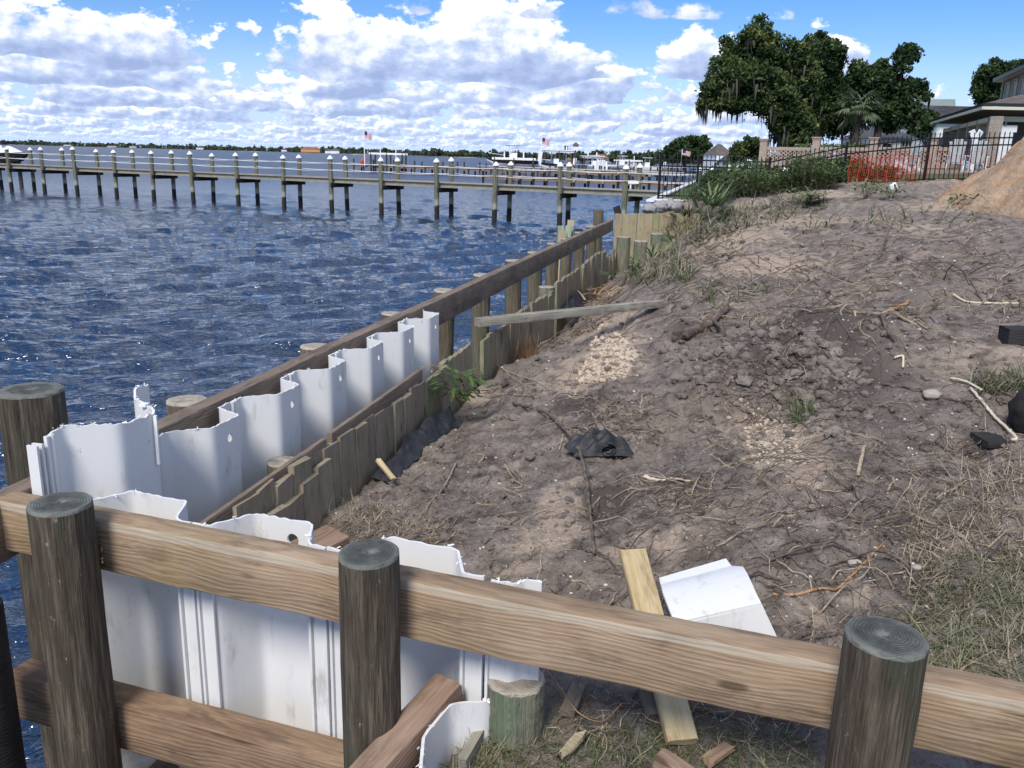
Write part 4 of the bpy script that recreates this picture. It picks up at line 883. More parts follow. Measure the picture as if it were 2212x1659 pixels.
for i, (px, py, s) in enumerate([(1575, 905, .02), (1365, 872, .012), (2012, 860, .05), (1845, 1222, .03), (1980, 1230, .02)]):
    p = G(px, py); lump('stone', p+Vector((0, 0, s*.4)), (s, s*.8, s*.6), plain('stone', (.36, .32, .27), .85, vary=.3, scale=30) if i == 0 else bpy.data.materials['stone'], ['grey stone on the dirt left of the sandy patch', 'small white stone above the dark hollow', 'large pale stone beside the cream runners', 'pale stone under the golden root', 'small stone beyond the right post'][i], 'stone', seed=i, sub=3)
# ------------------------------------------------------------------ black fabric
def fabric_mat():
    m, nt, b, tc = new_mat('black_geotextile'); P = tc.outputs['Object']; n = NOISE(nt, P, 14, 5, .65)
    nt.links.new(RAMP(nt, n, [(.35, (.010, .011, .012)), (.6, (.03, .032, .034)), (.8, (.12, .105, .09))]), b.inputs['Base Color']); b.inputs['Roughness'].default_value = .6
    nt.links.new(BUMP(nt, NOISE(nt, P, 60, 3), .4, .01), b.inputs['Normal']); return m
MAT_FABRIC = fabric_mat()
def fabric_lump():
    c = G(1292, 978); L, H_ = .36, .17; nx, ny = 46, 30; mb = MB(); rs = np.random.default_rng(9)
    for i in range(nx):
        for j in range(ny):
            u, v = i/(nx-1), j/(ny-1); e = math.sin(math.pi*u)**.6*math.sin(math.pi*v)**.5
            x = (u-.5)*L+.02*math.sin(v*7); y = (v-.5)*.24
            fold = .030*math.sin(v*15+u*4+1.5*math.sin(u*5))+.02*math.sin(v*27-u*9)+.012*math.sin(u*22+v*6)
            z = e*(.085+fold*1.1)+.02
            mb.v.append((x, y, z))
    for i in range(nx-1):
        for j in range(ny-1): a = i*ny+j; mb.f.append((a, a+ny, a+ny+1, a+1)); mb.mi.append(0)
    # the rolled end
    o = empty('black_fabric', c, 'crumpled black fabric lump half buried in the dirt beside the curved root', 'fabric', rotz=.12)
    mb.build('sheet', MAT_FABRIC, o, True)
    r = MB(); prev = None
    for k in range(60):
        a = k/60*4.6*math.pi; rr = .008+.045*k/60; q = (.03+rr*math.cos(a), -.125, .055+rr*math.sin(a)*.8)
        if prev: r.face([prev, q, (q[0]+.02, .0, q[2]+.01), (prev[0]+.02, .0, prev[2]+.01)])
        prev = q
    r.build('rolled_end', MAT_FABRIC, o, True)
fabric_lump()
def fabric_strip(name, us, n0, label, zs):
    mb = MB(); k = len(us)*4
    pts = []
    for i in range(k+1):
        t = i/k; u = us[0]+(us[-1]-us[0])*t; f = t*(len(zs)-1); a = min(int(f), len(zs)-2); z = zs[a]+(zs[a+1]-zs[a])*(f-a); row = []
        for j in range(6):
            v = j/5; n_ = n0+.045+.10*v+.010*math.sin(u*19+j); g = gz1(*W(u, n_, 0)[:2]); zz = (z+.02*math.sin(u*13+j*1.3))*(1-v)+(max(g, 1.0)+.012)*v
            row.append(W(u, n_, zz))
        pts.append(row)
    for i in range(k):
        for j in range(5): mb.face([pts[i][j], pts[i+1][j], pts[i+1][j+1], pts[i][j+1]])
    o = mb.build(name, MAT_FABRIC); fix_mesh(o.data, 60); tag(o, label, 'fabric')
fabric_strip('black_fabric', np.linspace(1.95, 3.45, 9), .455, 'strip of black fabric along the foot of the old planks by the green plant', [1.10, 1.14, 1.19, 1.18, 1.14])
fabric_strip('black_fabric', np.linspace(7.9, 9.4, 9), .455, 'strip of black fabric at the foot of the far planks beside the palmetto', [1.12, 1.2, 1.25, 1.2])
# ------------------------------------------------------------------ leaves and grass
def leaf_mat(name, c0, c1, c2=None, rough=.55):
    m, nt, b, tc = new_mat(name); a = N(nt, 'ShaderNodeAttribute', attribute_name='tone').outputs['Fac']
    c = RAMP(nt, a, [(0, c0), (.6, c1), (1, c2 or c1)]); nt.links.new(c, b.inputs['Base Color']); b.inputs['Roughness'].default_value = rough; b.inputs['Specular IOR Level'].default_value = .25
    tr = N(nt, 'ShaderNodeBsdfTranslucent', {'Color': c}); mx = N(nt, 'ShaderNodeMixShader', {0: .25, 1: b.outputs[0], 2: tr.outputs[0]})
    nt.links.new(mx.outputs[0], nt.nodes['Material Output'].inputs['Surface']); return m
MAT_GRASS = leaf_mat('grass_blades', (.045, .078, .024), (.115, .145, .06), (.38, .335, .235)); MAT_STRAW = leaf_mat('dry_straw', (.22, .17, .11), (.38, .31, .21), (.50, .43, .32))
MAT_LEAF = leaf_mat('green_leaf', (.03, .075, .016), (.075, .15, .03), (.16, .22, .06)); MAT_PALMETTO = leaf_mat('palmetto_leaf', (.045, .09, .03), (.12, .18, .075), (.30, .30, .17)); MAT_DRYFROND = leaf_mat('dry_frond', (.24, .13, .06), (.42, .26, .13), (.52, .38, .22))
class LB:
    """leaf builder: coloured strips"""
    def __init__(s): s.v = []; s.f = []; s.t = []
    def blade(s, base, d, L, w, droop, tone, seg=3, fold=0.0):
        d = Vector(d).normalized(); side = d.cross(Vector((0, 0, 1)))
        if side.length < .05: side = Vector((random.gauss(0, 1), random.gauss(0, 1), 0))
        side.normalize(); p = Vector(base); i0 = len(s.v); dirv = d.copy()
        for k in range(seg+1):
            t = k/seg; ww = w*(1-t**1.6)+w*.04
            if fold: ww = w*math.sin(math.pi*min(.97, .12+.86*t))
            s.v += [tuple(p-side*ww), tuple(p+side*ww)]; s.t += [tone, tone]
            dirv = (dirv+Vector((0, 0, -droop/seg))).normalized(); p = p+dirv*(L/seg)
        for k in range(seg): a = i0+2*k; s.f.append((a, a+1, a+3, a+2))
    def quad(s, c, a, b, tone):
        i = len(s.v); s.v += [tuple(c-a-b), tuple(c+a-b), tuple(c+a+b), tuple(c-a+b)]; s.t += [tone]*4; s.f.append((i, i+1, i+2, i+3))
    def build(s, name, mat, parent=None):
        me = bpy.data.meshes.new(name); me.from_pydata(s.v, [], s.f); me.materials.append(mat); vcol(me, 'tone', s.t); me.update(); return link(name, me, parent)
def grass(name, n, poly, h, w, label, dry=.4, mat=None, tuft=5, lean=.8):
    lb = LB(); q = scatter_pts(max(1, n//tuft), poly)
    for p in q:
        g = G(*p); sm = to_sm(g)
        if sm[1] > -.25 and sm[0] < 1.78: continue
        td = random.random()
        for k in range(tuft):
            b = g+Vector((random.gauss(0, .012), random.gauss(0, .012), -.006)); a = random.uniform(0, 6.28); l_ = random.uniform(.25, lean); d = (math.cos(a)*l_, math.sin(a)*l_, random.uniform(.35, 1))
            tone = random.uniform(.72, 1) if random.random() < dry*(.5+td) else random.uniform(0, .62)
            lb.blade(b, d, h*random.lognormvariate(0, .35), w*random.uniform(.7, 1.3), random.uniform(.3, 1.6), tone)
    return tag(lb.build(name, mat or MAT_GRASS), label, 'grass', kind='stuff')
grass('grass', 6500, [(2010, 1215), (2230, 1190), (2230, 1500), (2020, 1480), (1940, 1330)], .075, .0019, 'mat of green and straw coloured grass beyond the right post', .85, lean=2.2)
grass('grass', 3000, [(1150, 1560), (1500, 1560), (1760, 1600), (1780, 1668), (960, 1668), (1040, 1610)], .04, .0017, 'short green grass under the foreground beam', .35)
grass('grass', 700, [(930, 1600), (1080, 1560), (1120, 1640), (950, 1668)], .07, .0017, 'dry yellow grass tufts around the white trough', .9)
grass('grass', 800, [(520, 1060), (640, 1050), (660, 1110), (560, 1110)], .07, .0014, 'tangle of dry grass over the near end of the old planks', 1.0, MAT_STRAW)
grass('grass', 900, [(620, 1100), (760, 1080), (960, 1130), (960, 1180), (720, 1130)], .07, .0013, 'dry straw on the dirt behind the white sheets', 1.0, MAT_STRAW)
grass('grass', 500, [(1700, 870), (1760, 880), (1760, 920), (1715, 920)], .12, .002, 'tuft of green grass hanging on the dark mound', .3)
grass('grass', 900, [(1950, 1060), (2212, 1000), (2212, 1180), (1950, 1220)], .10, .0016, 'dry grass stems on the dirt above the grass mat', .95, MAT_STRAW)
grass('grass', 500, [(2100, 820), (2212, 800), (2212, 850), (2120, 860)], .10, .003, 'sparse grass by the right edge above the runners', .5)
for poly, lab, n in (([(1340, 560), (1480, 540), (1500, 610), (1350, 620)], 'weedy grass behind the old planks', 700), ([(1420, 470), (1760, 420), (1800, 450), (1450, 540)], 'mixed grass and weeds along the top of the bank', 1500), ([(1500, 620), (1640, 590), (1660, 640), (1500, 680)], 'sparse grass on the upper dirt', 70), ([(1700, 470), (2100, 440), (2120, 480), (1720, 510)], 'scraps of grass before the fence', 260)):
    grass('weedy_grass', n, poly, .28, .007, lab, .55, lean=.9)
# green broadleaf plant
def leafy(name, c, label, n, size, spread, h, mat, cat='plant', wide=.32, stems=True, up=.6):
    o = empty(name, c, label, cat); lb = LB(); st = MB()
    for k in range(n):
        a = random.uniform(0, 6.28); r = spread*random.random()**.6; z = h*random.uniform(.25, 1); p = Vector((math.cos(a)*r, math.sin(a)*r, z)); d = Vector((math.cos(a+random.gauss(0, .6)), math.sin(a+random.gauss(0, .6)), random.uniform(-.25, up)))
        lb.blade(p, d, size*random.uniform(.6, 1.25), size*wide*random.uniform(.35, .55), random.uniform(.2, .9), random.random(), 4, fold=1.0)
        if stems and k % 4 == 0: st.tube([(0, 0, -.03), p*.5+Vector((0, 0, h*.15)), p], [.004, .003, .002], 4)
    lb.build('foliage', mat, o)
    if stems and st.v: st.build('stem', MAT_ROOT, o)
    return o
leafy('leafy_plant', W(3.35, .62, 1.22), 'glossy green leafy plant growing at the planks beside the black fabric', 95, .10, .21, .24, MAT_LEAF)
leafy('leafy_plant', W(3.15, .46, 1.45), 'small reddish sprig on top of the old planks', 14, .05, .08, .08, MAT_DRYFROND, stems=False)
def GW(u, n, dz=0.0): p = W(u, n, 0); p.z = gz1(p.x, p.y)+dz; return p
def palmetto(c, label, n, L, mat, name='palmetto', spread=1.0, fan=9, up=.9, fallen=None):
    o = empty(name, c, label, 'palmetto')
    for k in range(n):
        lb = LB(); st = MB()
        a = random.uniform(0, 6.28) if fallen is None else fallen+random.gauss(0, .5); d = Vector((math.cos(a)*spread, math.sin(a)*spread, up*random.uniform(.5, 1.2))).normalized(); q = d*L*random.uniform(.3, .55); st.tube([(0, 0, -.03), q], [.006, .004], 4)
        side = d.cross(Vector((0, 0, 1))).normalized(); tone = random.random()*.7
        for j in range(fan):
            t = (j/(fan-1)-.5)*2.4; dd = (d*math.cos(t)+side*math.sin(t)+Vector((0, 0, random.gauss(.05, .08)))); lb.blade(q, dd, L*random.uniform(.5, .75)*(1-.2*abs(t)), L*.028, random.uniform(.1, .6), min(1, tone+random.random()*.3), 3, fold=.6)
        f = lb.build('frond', mat, o); st.build('stem', MAT_ROOT, f)
    return o
palmetto(GW(9.55, .68), 'bright green palmetto seedling at the far planks', 3, .42, MAT_PALMETTO)
palmetto(GW(11.3, .85), 'green palmetto among the weeds behind the far planks', 5, .6, MAT_PALMETTO)
palmetto(GW(13.2, 1.2), 'tall palmetto beside the old grey stubs', 6, .7, MAT_PALMETTO)
palmetto(GW(14.5, 1.5), 'palmetto in front of the pale plank return wall', 5, .7, MAT_PALMETTO)
o = empty('dry_palmetto', GW(5.55, .60), 'clump of dry orange palmetto stubs at the plank wall', 'palmetto'); lb = LB()
for k in range(46): lb.blade((random.gauss(0, .06), random.gauss(0, .06), -.03), (random.gauss(0, .16), random.gauss(0, .16), 1), random.uniform(.16, .42), .012, random.uniform(-.1, .25), random.random(), 3)
for k in range(22): a = random.uniform(-1.2, .6); lb.blade((0, 0, .02), (math.cos(a), math.sin(a), .25), random.uniform(.2, .4), .014, .6, random.random(), 3)
lb.build('frond', MAT_DRYFROND, o)
o = empty('dry_frond_pile', GW(9.4, .95), 'pile of dry orange palm fronds on the dirt beside the far planks', 'fronds'); lb = LB()
for k in range(90): a = random.gauss(.9, .5); b_ = Vector((random.gauss(0, .35), random.gauss(0, .6), random.uniform(.0, .1))); lb.blade(b_, (math.cos(a), math.sin(a), random.uniform(-.05, .35)), random.uniform(.3, .7), .014, .3, random.random(), 3)
lb.build('frond', MAT_DRYFROND, o)
# ================================================================== black metal fence
MAT_FENCE = plain('black_fence', (.012, .012, .013), .35, .3, vary=.2, scale=10)
FY = lambda x: 25.2-.26*x
def fpt(px, py):
    r = ray(px, py); t = 25.2/(r[1]+.26*r[0]); return Vector((t*r[0], t*r[1], CAM_H+t*r[2]))
def fence():
    o = empty('metal_fence', fpt(1421.6, 430), 'black metal picket fence across the top of the bank', 'fence'); loc = o.location
    tops = [fpt(1428, 336), fpt(1509.7, 338), fpt(1663.7, 342), fpt(1830, 309), fpt(2010, 290.5), None]; bot = [1.98, 2.0, 2.0, 2.42, 2.62, 2.7]
    d = (tops[4]-tops[3]); tops[5] = tops[4]+Vector((1.85, -.481, .06))
    for i, t in enumerate(tops):
        b = Vector((t.x, t.y, bot[i]-.25)); m = MB(); m.box((b+t)/2-loc, (.06, .06, (t-b).length)); m.box(t-loc+Vector((0, 0, .012)), (.075, .075, .025)); m.build('post', MAT_FENCE, o)
    pk = MB(); pk.box((0, 0, .5), (.018, .018, 1.0)); pk.add([(-.014, -.014, 1), (.014, -.014, 1), (.014, .014, 1), (-.014, .014, 1), (0, 0, 1.05)], [(0, 1, 4), (1, 2, 4), (2, 3, 4), (3, 0, 4), (3, 2, 1, 0)]); pkm = pk.mesh('picket', MAT_FENCE)
    for i in range(5):
        a, b = tops[i], tops[i+1]; ra, rb = a.z-.10, b.z-.10; n = max(6, round((b-a).length/.112))
        if i == 2: pass
        low = [bot[i]+.10, bot[i+1]+.10]
        for fz in ((0, 0), (-.17, -.17), None):
            za, zb = (ra+fz[0], rb+fz[1]) if fz else low
            m = MB(); m.bar(Vector((a.x, a.y, za))-loc, Vector((b.x, b.y, zb))-loc, .030, .036); m.build('rail', MAT_FENCE, o)
        for k in range(1, n):
            t = k/n; x, y = a.x+(b.x-a.x)*t, a.y+(b.y-a.y)*t; zt = ra+(rb-ra)*t+.10; zb = low[0]+(low[1]-low[0])*t-.06
            p = link('picket', pkm, o, (x-loc.x, y-loc.y, zb-loc.z)); p.scale = (1, 1, (zt-zb)/1.0)
    return tops, bot
FT, FB = fence()
# a second, lower fence run behind (gate by the pier)
def low_fence():
    a = atz(1440, 432, 1.99)+Vector((.9, 1.6, 0)); o = empty('metal_gate', a, 'low black picket gate by the foot of the pier behind the fence', 'gate'); m = MB(); dx, dy = .97*.095, -.1
    for k in range(9): q = MB(); q.box((k*.10, k*.16, .42), (.016, .016, .84)); q.build('picket', MAT_FENCE, o)
    for z in (.08, .8): q = MB(); q.bar((0, 0, z), (.8, 1.28, z), .025, .03); q.build('rail', MAT_FENCE, o)
low_fence()
# ------------------------------------------------------------------ orange safety netting on the fence
def netting():
    m, nt, b, tc = new_mat('orange_netting'); b.inputs['Base Color'].default_value = (.50, .06, .028, 1); b.inputs['Roughness'].default_value = .5
    tr = N(nt, 'ShaderNodeBsdfTranslucent', {'Color': (.50, .06, .028, 1)}); mx = N(nt, 'ShaderNodeMixShader', {0: .35, 1: b.outputs[0], 2: tr.outputs[0]}); nt.links.new(mx.outputs[0], nt.nodes['Material Output'].inputs['Surface'])
    a = Vector((FT[3].x, FT[3].y, 0))+Vector((.10, -.06, 0)); e = Vector((FT[5].x, FT[5].y, 0))+Vector((0, -.05, 0)); L = (e-a).length; d = (e-a)/L; nrm = Vector((d.y, -d.x, 0)); mb = MB()
    def P(u, v):      # u 0..1 along, v 0..1 up
        zb = FB[3]+(FB[5]-FB[3])*u+.02; h = .80-.05*u; sag = .05*math.sin(u*26)+.03*math.sin(u*61+1)
        fold = (.10*math.sin(u*40)+.06*math.sin(u*83+2))*(.4+.6*v)*max(.25, 1-u*1.2)
        return a+d*(L*u+.02*math.sin(v*9+u*30))+nrm*(.03+fold*.6)+Vector((0, 0, zb+v*(h+sag)-.02*math.sin(u*50)))
    nu, nv = 80, 12
    for j in range(nv+1):
        for i in range(nu*2):
            w = (.008 if j in (0, nv) else .0040)*(1 if i < nu*.84 else .30)
            p, q = P(i/(2*nu), j/nv), P((i+1)/(2*nu), j/nv); mb.face([p-Vector((0, 0, w)), q-Vector((0, 0, w)), q+Vector((0, 0, w)), p+Vector((0, 0, w))])
    for i in range(nu+1):
        w = (.012 if i < nu*.42 else .006) if i % 5 == 0 else .0040
        if i > nu*.42 and i % 5: continue
        for j in range(nv):
            p, q = P(i/nu, j/nv), P(i/nu, (j+1)/nv); mb.face([p-d*w, p+d*w, q+d*w, q-d*w])
    o = mb.build('safety_netting', m); tag(o, 'orange plastic safety netting tied along the black fence', 'netting')
netting()
# ------------------------------------------------------------------ sand heap
def sand_heap():
    c = Vector((12.5, 15.7, 0)); n = 130; mb = MB(); ax = np.linspace(-6, 6, n)
    X, Y = np.meshgrid(ax, ax, indexing='ij'); x = c.x+X; y = c.y+Y; g = gz(x, y)
    d = np.hypot((X+.10*Y)/4.55, (Y-.1*X)/4.6); wob = .10*fbm(X*.5, Y*.5, 3, .5, 77)
    h = np.clip(1-(d+wob), 0, None); h = 4.1*h/(1+.45*h)+.05*fbm(X*1.3, Y*1.3, 3, .5, 78)*np.minimum(1, h*4)
    z = np.where(h > .015, g+h-.03+.035*fbm(X*5, Y*5, 3, .65, 80)*np.minimum(1, h*5), g-.25)
    V = np.stack([x.ravel(), y.ravel(), z.ravel()], 1).tolist(); F = []
    for i in range(n-1):
        for j in range(n-1):
            if max(h[i, j], h[i+1, j], h[i, j+1], h[i+1, j+1]) > .012: a = i*n+j; F.append((a, a+n, a+n+1, a+1))
    me = bpy.data.meshes.new('sand_heap'); me.from_pydata(V, [], F); me.materials.append(MAT_SAND); me.polygons.foreach_set('use_smooth', [True]*len(F))
    bm = bmesh.new(); bm.from_mesh(me); bmesh.ops.delete(bm, geom=[v for v in bm.verts if not v.link_faces], context='VERTS'); bm.to_mesh(me); bm.free()
    tag(link('sand_heap', me), 'large heap of pinkish tan sand at the right edge', 'sand heap')
sand_heap()
# ------------------------------------------------------------------ shrubs and weeds along the fence
MAT_BUSH = leaf_mat('bush_leaf', (.026, .055, .018), (.065, .115, .036), (.12, .17, .06)); MAT_WEED = leaf_mat('weed_leaf', (.06, .105, .032), (.13, .20, .065), (.28, .31, .13)); MAT_TREE = leaf_mat('oak_leaf', (.022, .044, .014), (.072, .11, .034), (.19, .22, .06)); MAT_TREE2 = leaf_mat('dark_oak_leaf', (.013, .030, .012), (.042, .076, .026), (.10, .15, .045)); MAT_MOSS = leaf_mat('hanging_moss', (.035, .035, .025), (.075, .075, .055), (.13, .13, .10))
MAT_FAR = leaf_mat('far_leaf', (.035, .055, .032), (.07, .10, .055), (.12, .15, .08))
def crown(lobes, n, size, mat, name, parent, dens=.55, aspect=.6, seed=0, split=0):
    """leaf clumps spread through a set of ellipsoid lobes (cx,cy,cz,rx,ry,rz)"""
    rs = np.random.default_rng(seed); out = []
    for l in lobes:           # break every lobe into a core and smaller clumps so that the outline is uneven
        out.append((l[0], l[1], l[2], l[3]*.90, l[4]*.90, l[5]*.90))
        if split:
            for q in range(split):
                v = rs.normal(size=3); v /= np.linalg.norm(v); f = rs.uniform(.62, 1.02); g = rs.uniform(.24, .44); out.append((l[0]+v[0]*l[3]*f, l[1]+v[1]*l[4]*f, l[2]+v[2]*l[5]*f, l[3]*g, l[4]*g, l[5]*g*1.05))
    if split: lobes = out
    vol = np.array([l[3]*l[4]*l[5] for l in lobes])**.70; vol = vol/vol.sum(); pick = rs.choice(len(lobes), n, p=vol)
    L = np.array(lobes)[pick]; u = rs.normal(size=(n, 3)); u /= np.linalg.norm(u, axis=1)[:, None]; r = 1-(1-dens)*rs.random(n)**1.5; bl = np.sin(u[:, 0]*5+L[:, 0]*3)*np.sin(u[:, 1]*5+L[:, 2]*2)*np.sin(u[:, 2]*6+L[:, 0]); r *= 1+.22*bl+.14*rs.normal(size=n)*(rs.random(n) < .4)
    c = L[:, :3]+u*L[:, 3:6]*r[:, None]
    a = rs.normal(size=(n, 3)); a /= np.linalg.norm(a, axis=1)[:, None]; b = np.cross(a, rs.normal(size=(n, 3))); b /= np.linalg.norm(b, axis=1)[:, None]; s = size*np.exp(np.clip(rs.normal(0, .28, n), -.6, .45))[:, None]
    a = a*s; b = b*s*aspect; bend = np.cross(a, b); bend /= np.linalg.norm(bend, axis=1)[:, None]; bend *= s*.35
    V = np.stack([c-a*1.2, c-b+bend, c+a*1.2, c+b-bend], 1).reshape(-1, 3); F = np.arange(4*n).reshape(n, 4)
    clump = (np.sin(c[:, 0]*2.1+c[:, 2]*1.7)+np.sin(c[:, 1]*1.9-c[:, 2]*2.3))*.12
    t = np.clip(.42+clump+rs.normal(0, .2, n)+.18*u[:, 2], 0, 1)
    me = bpy.data.meshes.new(name); me.from_pydata(V.tolist(), [], F.tolist()); me.materials.append(mat); vcol(me, 'tone', np.repeat(t, 4)); me.update(); return link(name, me, parent)
def bush(c, r, h, label, mat=None, n=900, size=.05, name='shrub', seed=0, cat='shrub', lobes=7):
    o = empty(name, c, label, cat); rs = random.Random(seed); ls = []
    for k in range(lobes):
        a = rs.uniform(0, 6.28); q = r*rs.random()**.5*.75; rr = r*rs.uniform(.35, .6); ls.append((math.cos(a)*q, math.sin(a)*q, h*rs.uniform(.25, .75), rr, rr, h*rs.uniform(.25, .4)))
    crown(ls, n, size, mat or MAT_BUSH, 'foliage', o, .3, .55, seed); st = MB()
    for l in ls[:5]: st.tube([(0, 0, -.1), (l[0]*.5, l[1]*.5, l[2]*.5), (l[0], l[1], l[2])], [.02, .014, .006], 5)
    st.build('stem', MAT_ROOT, o); return o
def weed(c, r, h, label, n=60, mat=None, seed=0, leaf=.17, cat='weed'):
    """upright stems with narrow leaves all the way up"""
    rs = random.Random(seed); o = empty('weed', c, label, cat); lb = LB(); st = MB()
    for k in range(n):
        a = rs.uniform(0, 6.28); q = r*rs.random()**.6; b = Vector((math.cos(a)*q, math.sin(a)*q, -.05)); hh = h*rs.uniform(.55, 1.1); top = b+Vector((rs.gauss(0, .1)*h, rs.gauss(0, .1)*h, hh)); st.tube([b, (b+top)/2+Vector((rs.gauss(0, .02), rs.gauss(0, .02), 0)), top], [.004, .003, .0015], 3, cap=False)
        for j in range(11):
            t = .2+.8*j/10; p = b.lerp(top, t); w = rs.uniform(0, 6.28); lb.blade(p, (math.cos(w), math.sin(w), .7), leaf*rs.uniform(.7, 1.4), leaf*.13, .5, rs.random(), 2, fold=.5)
    lb.build('foliage', mat or MAT_WEED, o); st.build('stem', MAT_ROOT, o); return o
FP = lambda px, off=0.0, z=None: (lambda p: Vector((p.x+.25*off, p.y+off, z if z is not None else p.z)))(fpt(px, 400))
for i, (px, off, r, h, z) in enumerate([(1590, 1.0, .9, 1.0, 1.95), (1660, .9, 1.0, .98, 2.0), (1735, 1.0, .9, 1.0, 2.1), (1800, 1.1, .8, 1.05, 2.2), (1880, 1.3, .8, .85, 2.3), (1555, 1.6, .8, .75, 1.9), (1650, 2.6, 1.2, 1.2, 2.0), (1780, 2.8, 1.2, 1.25, 2.2)]):
    bush(FP(px, off, z), r, h, ['dark leafy bush behind the fence at its second panel', 'dark leafy bush behind the fence where the rail bends', 'dark leafy bush behind the sloping fence panel', 'dark leafy bush behind the post where the orange netting starts', 'green bush behind the orange netting', 'low dark bush behind the fence by the white seawall cap', 'taller dark hedge bush further behind the bend of the fence', 'taller dark hedge bush below the brick wall'][i], seed=i, n=1500, size=.055)
for i, (px, py, r, h, n) in enumerate([(1560, 425, .8, .62, 46), (1610, 425, .8, .85, 60), (1665, 418, .6, .7, 46), (1745, 412, .55, .95, 60), (1715, 412, .5, .75, 40), (1790, 405, .35, .6, 30), (1510, 440, .5, .5, 34)]):
    weed(G(px, py), r, h, ['green weeds in front of the second fence panel', 'tall green weeds before the bend of the fence', 'bright green weeds below the fence bend', 'tallest feathery weeds before the sloping fence panel', 'dense weeds left of the tallest feathery weeds', 'small weed at the foot of the netting post', 'low weeds by the corner of the fence'][i], n, seed=10+i)
for i, (px, py, r, h) in enumerate([(1870, 428, .45, .45), (1925, 428, .5, .42), (2095, 450, .5, .30), (1740, 440, .5, .35)]):
    leafy('weed', G(px, py)+Vector((0, 0, -.02)), ['yellow green weed clump before the netting', 'green weed clump beside the scrap of white litter', 'green vine and weeds at the foot of the sand heap', 'green weeds around the cut palm fronds'][i], 110, .16, r, h, [MAT_WEED, MAT_WEED, MAT_BUSH, MAT_WEED][i], 'weed', .3)
leafy('seedling', G(2117, 420)+Vector((0, 0, .35)), 'small green seedling on the face of the sand heap', 4, .12, .08, .06, MAT_LEAF, wide=.6, stems=False)
palmetto(G(1715, 440), 'cut green palm fronds dropped on the bank before the weeds', 6, .9, MAT_PALMETTO, 'palm_fronds', up=.35, fallen=-.6, fan=13)
palmetto(G(1525, 478), 'tall tangled palmetto clump on the bank by the fence corner', 9, 1.0, MAT_PALMETTO, up=1.3)
palmetto(G(1600, 472), 'pale cut palmetto leaning on the bank left of the cut fronds', 5, .7, MAT_PALMETTO, up=.5, fallen=2.4)
palmetto(G(1480, 480), 'palmetto growing at the top of the pale plank wall', 6, .6, MAT_PALMETTO)
lump('litter', G(1930, 412)+Vector((0, 0, .06)), (.10, .05, .10), plain('white_litter', (.75, .76, .78), .5), 'scrap of white plastic litter among the weeds', 'litter', seed=5, amp=.35, sub=3)
# ------------------------------------------------------------------ neighbour's seawall, step and rip-rap
MAT_WHITE = plain('white_paint', (.68, .69, .69), .5, vary=.08, scale=3); MAT_CONC = plain('weathered_concrete', (.42, .40, .35), .85, vary=.25, scale=4, bump=.3)
timber('white_coping', W(21.2, .30, 1.96), W(60, .30, 1.96), .22, .06, MAT_WHITE, label='white cap board of the neighbouring seawall running to the pier', cat='coping', bev=.01)
c0 = fpt(1418, 432); c1 = fpt(1545, 430); timber('white_coping', Vector((c0.x-.1, c0.y-.25, 1.97)), Vector((c1.x, c1.y-.25, 1.97)), .26, .05, MAT_WHITE, label='white cap board under the corner of the black fence', cat='coping', bev=.01)
SW = empty('seawall', W(21.3, .32, 0), 'grey plank face of the neighbouring seawall below its white cap', 'seawall'); bpy.context.view_layer.update()
for k in range(6): put_plank(SW, 0, 0, .6, 1.93, .28, .05, 0, 0, MAT_GREYWOOD if k % 2 else MAT_PLANK_PALE, 600+k, base=Vector((c0.x-.05+k*.285, c0.y-.38-.074*k, .6)), ex=Vector((.967, -.25, 0)), ey=Vector((.25, .967, 0)))
for k in range(60): put_plank(SW, 21.5+k*.40, .36, -.3, 1.92, .39, .05, 0, 0, MAT_GREYWOOD, 610+k % 5)
b0 = atz(1395, 443, 1.86); STEP = empty('low_bench', b0, 'low pale wooden step below the corner of the fence', 'step')
q = MB(); q.box((.35, .1, -.02), (.95, .35, .05)); q.build('tread', MAT_WHITE, STEP, bevel=.008)
for dx in (.0, .35): q = MB(); q.box((dx, .05, -.15), (.12, .12, .22)); q.build('leg', MAT_GREYWOOD, STEP)
rk = plain('rip_rap', (.30, .30, .30), .8, vary=.4, scale=9, bump=.6)
for i, (px, py, s) in enumerate([(1405, 452, .17), (1428, 447, .20), (1447, 444, .22), (1465, 447, .18), (1440, 436, .15), (1482, 443, .16), (1500, 440, .14)]):
    p = atz(px, py, 1.86); lump('rock', p+Vector((0, .15, 0)), (s, s*.8, s*.75), rk, f'grey white rock heaped below the fence corner, {ORD[i]} from the water', 'rock', seed=20+i, amp=.22, sub=3)
ST = empty('pier_stairs', W(24.5, -.3, 0), 'dark wooden stairs under the shore end of the pier', 'stairs')
for k in range(3): q = MB(); q.bar((-.3+.9*k, .6*k*.2, .2), (-.7+.9*k, .3, 1.6), .06, .22); q.build('stringer', MAT_DARKWOOD, ST)
for k in range(4): q = MB(); q.bar((-.6, .2, .4+.3*k), (1.5, .5, .4+.3*k), .25, .05); q.build('tread', MAT_GREYWOOD, ST)
